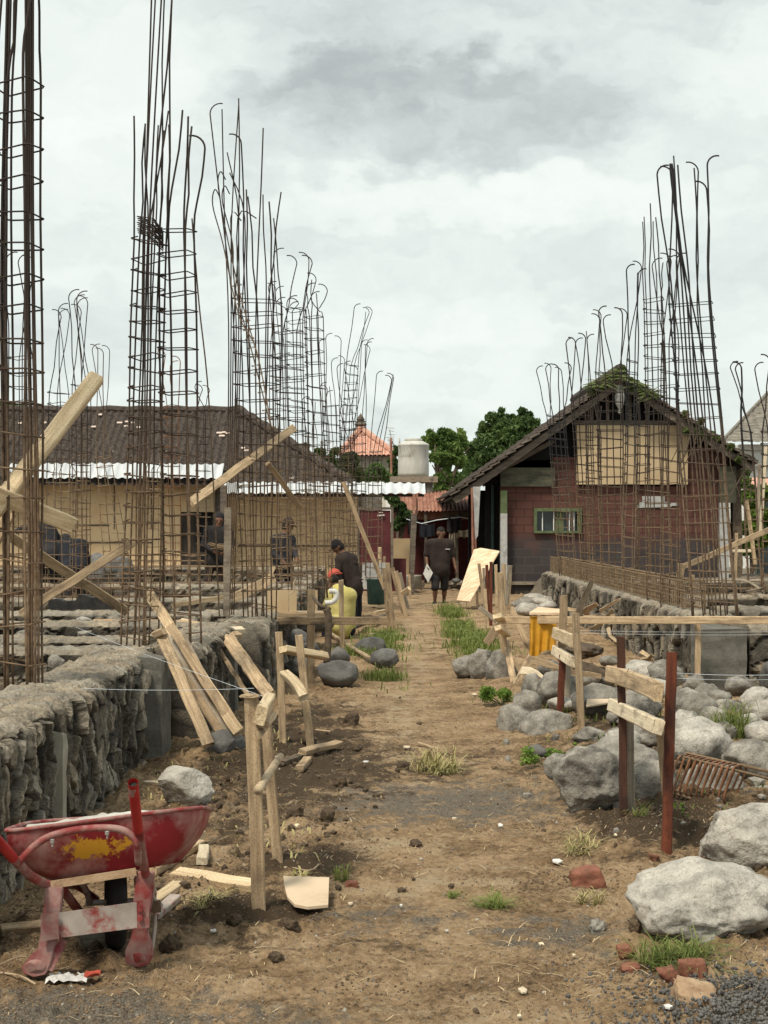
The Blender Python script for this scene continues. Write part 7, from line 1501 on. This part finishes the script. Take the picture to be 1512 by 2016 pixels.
def person(label, D, J, face, top='cloth_black', bottom='cloth_navy', sleeves='long', legs='long', shoe='cloth_black', hair='hair', cap=None, hood=False, curl=.7, loose=1.0, hands=(True, True), palm=((0, -1, 0), (0, -1, 0)), bare=False):
    W = {k: P(v[0], v[1], D + (v[2] if len(v) > 2 else 0)) for k, v in J.items()}
    for k in W:
        dz = J[k][2] if len(J[k]) > 2 else 0     # keep the pixel height, but sizes at the person's own distance
    org = Vector((W['pelvis'].x, W['pelvis'].y, min(W['anL'].z, W['anR'].z) - .08)); r = empty('person', org, label, 'person', 'workers on the building site')
    fd = Vector(face).normalized(); up = (W['head'] - W['neck']).normalized(); fd = (fd - up * fd.dot(up) * .6).normalized(); sd = fd.cross(up).normalized(); hd = W['head']
    K = .03; B = []
    # head
    B += [(hd + up * .035 - fd * .012, hd + up * .02 + fd * .018, .088, .084, .02), (hd - up * .01 + fd * .03, hd - up * .085 + fd * .045, .066, .040, .03), (hd - up * .09 + fd * .05 - sd * .02, hd - up * .09 + fd * .05 + sd * .02, .030, .030, .02),
          (hd + up * .01 + fd * .098, hd - up * .028 + fd * .112, .009, .015, .01), (hd + up * .022 + fd * .088 - sd * .034, hd + up * .022 + fd * .088 + sd * .034, .012, .012, .012), (hd - up * .06 + fd * .088 - sd * .018, hd - up * .06 + fd * .088 + sd * .018, .010, .010, .008)]
    for s_ in (-1, 1): B.append((hd + sd * .086 * s_ + up * .012, hd + sd * .088 * s_ - up * .022, .016, .010, .008))
    B.append((W['neck'] - (W['neck'] - W['chest']).normalized() * .02, hd - up * .05 - fd * .01, .056, .052, .02))
    ch, pe = W['chest'], W['pelvis']; T = []
    T += [(W['shL'].lerp(ch, .35), pe.lerp(W['hipL'], .6), .105, .100, .06), (W['shR'].lerp(ch, .35), pe.lerp(W['hipR'], .6), .105, .100, .06), (W['neck'].lerp(ch, .4), pe, .10, .115, .06), (W['shL'], W['shR'], .058, .058, .05)]
    B += [(a, b, ra * .95, rb * .95, k) for (a, b, ra, rb, k) in T]
    up_arm, lo_arm, th, cf, ft = [], [], [], [], []
    for i, s_ in enumerate('LR'):
        up_arm.append((W['sh' + s_], W['el' + s_], .052, .041, K)); lo_arm.append((W['el' + s_], W['ha' + s_], .039, .027, K))
        th.append((W['hip' + s_], W['kn' + s_], .085, .056, .035)); cf.append((W['kn' + s_], W['an' + s_], .052, .034, .03))
        c = W['kn' + s_].lerp(W['an' + s_], .3); cf.append((c, c.lerp(W['an' + s_], .3), .052, .045, .03))
        to = W['to' + s_]; ft.append((W['an' + s_] - Vector((0, 0, .035)), to, .034, .026, .02))
        if hands[i]: B += hand(W['ha' + s_], W['ha' + s_] - W['el' + s_] * 1.0, palm[i], curl, s_ == 'R')
    B += up_arm + lo_arm + th + cf + ft
    part('body', surfnet(B, .0095), 'skin', r, True)
    g_ = .016 * loose
    S_ = [(a, b, ra + g_, rb + g_, k) for (a, b, ra, rb, k) in T] + [(a, b, ra + g_ * .9, rb + g_ * .8, k) for (a, b, ra, rb, k) in up_arm]
    if sleeves == 'short': S_ = S_[:len(T)] + [(a, a + (b - a) * .85, ra + g_, rb + g_ * 1.5, k) for (a, b, ra, rb, k) in up_arm]
    else: S_ += [(a, a + (b - a) * .94, ra + g_ * .8, rb + g_ * .6, k) for (a, b, ra, rb, k) in lo_arm]
    S_.append((pe + (ch - pe) * .1 - sd * .06, pe + (ch - pe) * .1 + sd * .06, .12 + g_, .12 + g_, .05))
    rf = random.Random(int(D * 10))
    for q in range(14):     # cloth folds
        a = ch.lerp(pe, rf.uniform(.1, 1)); o_ = fd * rf.choice((-1, 1)) * .10 + sd * rf.uniform(-.12, .12); b = a + Vector((rf.uniform(-.10, .10), rf.uniform(-.05, .05), rf.uniform(-.12, .12))); S_.append((a + o_, b + o_, .026, .012, .014))
    part('hooded_jacket' if hood else 'shirt', surfnet(S_, .012), top, r, True)
    T_ = [(a, b, ra + .012, rb + (.012 if legs == 'long' else .03), k) for (a, b, ra, rb, k) in th] + [(W['hipL'], W['hipR'], .112, .112, .05), (pe, pe.lerp(ch, .15), .11, .105, .05)]
    if legs == 'long': T_ += [(a, b, ra + .014, rb + .02, k) for (a, b, ra, rb, k) in cf]
    for s_ in 'LR':
        kn = W['kn' + s_]; T_.append((kn + fd * .03 - sd * .03, kn + fd * .03 + sd * .03, .03, .03, .03))
    part('trousers' if legs == 'long' else 'shorts', surfnet(T_, .012), bottom, r, True)
    for s_ in 'LR':
        an, to = W['an' + s_], W['to' + s_]; F_ = [(an - Vector((0, 0, .03)), to, .043, .036, .02), (an - Vector((0, 0, .045)), to - Vector((0, 0, .014)), .036, .03, .01)]
        part('shoe', surfnet(F_, .009), shoe, r, True)
    if hood: part('hood', surfnet([(hd + up * .04 - fd * .02, hd - up * .03 - fd * .035, .112, .10, .03), (hd - up * .06 - fd * .06, W['neck'] - fd * .03, .09, .085, .04), (hd + up * .09 + fd * .02, hd + up * .05 + fd * .05, .045, .04, .03), (W['neck'] - sd * .05, W['neck'] + sd * .05, .07, .07, .03)], .009), top, r, True)
    else: part('hair', surfnet([(hd + up * .05 - fd * .02, hd + up * .0 - fd * .03, .092, .088, .02), (hd + up * .065 + fd * .02, hd + up * .06 + fd * .045, .078, .06, .02), (hd - up * .03 - fd * .05, hd - up * .05 - fd * .045, .05, .035, .02)], .008), hair, r, True)
    if cap:
        cp = part('cap', surfnet([(hd + up * .065 - fd * .012, hd + up * .055 + fd * .01, .098, .097, .02), (hd + up * .09, hd + up * .1, .07, .06, .03)], .008), cap[0], r, True)
        if cap[1]: b0 = hd + up * .05 + fd * .08 * cap[1]; part('peak', surfnet([(b0 - sd * .05, b0 - sd * .035 + fd * .07 * cap[1] - up * .01, .012, .010, .01), (b0 + sd * .05, b0 + sd * .035 + fd * .07 * cap[1] - up * .01, .012, .010, .01), (b0, b0 + fd * .085 * cap[1] - up * .01, .013, .011, .03)], .006), cap[0], cp, True)
    for s_ in (-1, 1):
        m = MB(); v, f = ICO[2]; m.add((v * .0115 + np.array(tuple(hd + fd * .088 + sd * .032 * s_ + up * .002))).tolist(), f); part('eye', m, 'hair', r, True)
    return r, W
# 1 hooded man with a bundle of wire
p1, W1 = person('person in a dark hooded jacket standing with a bundle of rusty wire in both hands', 28, dict(head=(431, 1024), neck=(430, 1040), chest=(429, 1056), pelvis=(424, 1108), shL=(410, 1045), shR=(450, 1047), elL=(401, 1072, -.05), elR=(459, 1072, -.05), haL=(422, 1086, -.3), haR=(444, 1086, -.3),
    hipL=(414, 1110), hipR=(435, 1110), knL=(410, 1142, -.1), knR=(437, 1142), anL=(402, 1168), anR=(440, 1168), toL=(400, 1173, -.2), toR=(444, 1173, -.2)), (.12, -1, -.35), 'cloth_black', 'cloth_brownblack', hood=True, palm=((1, 0, .4), (-1, 0, .4)), loose=1.4)
m = MB(); rg = random.Random(5)
for i in range(40):
    c = P(440 + rg.uniform(-6, 6), 1080 + rg.uniform(-7, 5), 27.62 + rg.uniform(-.05, .05)); a = Vector((1, rg.uniform(-.2, .2), rg.uniform(-.35, .05))).normalized() * rg.uniform(.12, .26); m.tube([c - a, c + a * .3 + Vector((0, 0, rg.uniform(-.02, .02))), c + a], .0055, 4)
whole('wire_bundle', m, 'rebar_tan', 'bundle of cut rusty wires held by the hooded worker', 'wire bundle')
# 2, 3 bending men at far left
person('person in a grey jacket bending forward with one arm reaching out to the left', 24.5, dict(head=(66, 1024, .35), neck=(74, 1034, .2), chest=(82, 1050, .1), pelvis=(96, 1098, -.05), shL=(66, 1040), shR=(100, 1038, .2), elL=(48, 1040, .25), elR=(112, 1058, .35), haL=(32, 1046, .35), haR=(120, 1078, .5),
    hipL=(86, 1100), hipR=(107, 1100), knL=(84, 1142, .1), knR=(108, 1142, .1), anL=(86, 1188), anR=(112, 1188), toL=(82, 1194, .18), toR=(112, 1194, .18)), (-.5, 1, -.6), 'cloth_grey', 'cloth_navy', loose=1.5, palm=((0, 0, -1), (-1, 0, 0)))
person('person in dark clothes bent low beside the grey-jacketed worker, back turned', 24, dict(head=(131, 1066, .42), neck=(136, 1074, .3), chest=(144, 1082, .22), pelvis=(146, 1122, -.1), shL=(124, 1072, .25), shR=(163, 1074, .25), elL=(122, 1105, .35), elR=(171, 1104, .35), haL=(134, 1130, .5), haR=(163, 1132, .5),
    hipL=(134, 1126), hipR=(158, 1126), knL=(133, 1160, .12), knR=(158, 1160, .12), anL=(133, 1196), anR=(160, 1196), toL=(130, 1201, .18), toR=(162, 1201, .18)), (-.2, 1, -.9), 'cloth_navy', 'cloth_black', loose=1.7, palm=((1, 0, 0), (-1, 0, 0)))
# 4 capped man behind the bars
person('person with a brown cap looking right, mostly hidden behind the rebar', 27.5, dict(head=(566, 1036), neck=(560, 1054), chest=(556, 1070), pelvis=(556, 1116), shL=(540, 1062, -.1), shR=(574, 1062, .1), elL=(538, 1090, -.15), elR=(580, 1088), haL=(556, 1104, -.35), haR=(584, 1100, -.25),
    hipL=(548, 1118), hipR=(566, 1118), knL=(547, 1150), knR=(568, 1150), anL=(547, 1176), anR=(570, 1176), toL=(552, 1181, -.15), toR=(576, 1181, -.1)), (1, -.35, -.25), 'cloth_grey', 'cloth_navy', cap=('cloth_brownblack', 1), palm=((0, 0, -1), (0, 0, -1)))
# 5 black cap, black shirt
person('person in a black cap and black long-sleeved shirt stooping and looking down left', 28, dict(head=(666, 1078), neck=(677, 1092), chest=(685, 1107), pelvis=(698, 1158), shL=(668, 1102, -.15), shR=(694, 1100, .15), elL=(664, 1130, -.25), elR=(676, 1132, .2), haL=(652, 1148, -.3), haR=(656, 1148, .05),
    hipL=(694, 1160, -.08), hipR=(703, 1160, .08), knL=(697, 1188, -.1), knR=(705, 1188, .1), anL=(699, 1212, -.1), anR=(706, 1212, .1), toL=(692, 1217, -.12), toR=(699, 1217, .08)), (-1, -.25, -.55), 'cloth_brownblack', 'cloth_navy', cap=('cloth_black', 1), loose=1.3, palm=((0, 0, -1), (0, 0, -1)))
# 6 crouching in yellow
person('person in a red cap and yellow shirt crouching with their back to the path', 23.0, dict(head=(660, 1140, .12), neck=(665, 1158, .06), chest=(671, 1178), pelvis=(674, 1236, -.02), shL=(654, 1172, .12), shR=(690, 1172, -.1), elL=(644, 1198, .3), elR=(672, 1206, .38), haL=(634, 1212, .5), haR=(644, 1214, .55),
    hipL=(662, 1240, .05), hipR=(685, 1240, -.02), knL=(640, 1216, .30), knR=(662, 1212, .48), anL=(640, 1252, .25), anR=(662, 1252, .40), toL=(630, 1258, .30), toR=(652, 1258, .48)), (-.75, 1, -.25), 'cloth_yellow', 'cloth_navy', cap=('cap_red', -1), loose=2.0, palm=((0, 0, -1), (0, 0, -1)), sleeves='short')
# 7 walking man
p7, W7 = person('person in dark shirt and shorts walking up the path, looking down, paper in hand', 33, dict(head=(868, 1050), neck=(868, 1064), chest=(866, 1077), pelvis=(867, 1124), shL=(845, 1070), shR=(887, 1070), elL=(840, 1094, .02), elR=(891, 1094, .03), haL=(841, 1112, -.1), haR=(897, 1118, -.05),
    hipL=(858, 1126), hipR=(876, 1126), knL=(857, 1156, -.1), knR=(875, 1156, .08), anL=(856, 1184, -.05), anR=(874, 1184, .18), toL=(853, 1191, -.25), toR=(876, 1190, 0)), (.05, -1, -.4), 'cloth_brownblack', 'cloth_black', sleeves='short', legs='short', shoe='rubber', palm=((1, 0, 0), (-1, 0, 0)), loose=1.6)
q = W7['haL']; m = MB(); m.prism([q + Vector((-.005, -.06, .03)), q + Vector((.12, -.09, -.17)), q + Vector((.02, -.1, -.38)), q + Vector((-.09, -.07, -.19))], (0, .008, 0)); whole('paper_sheet', m, 'white_bits', 'white sheet of paper on a board held by the walking person', 'paper')
m = MB(); a = P(877, 1082, 32.84); m.box(tuple(a), tuple(a + Vector((.10, .02, .018)))); part('chest_mark', m, 'grey_post', p7)
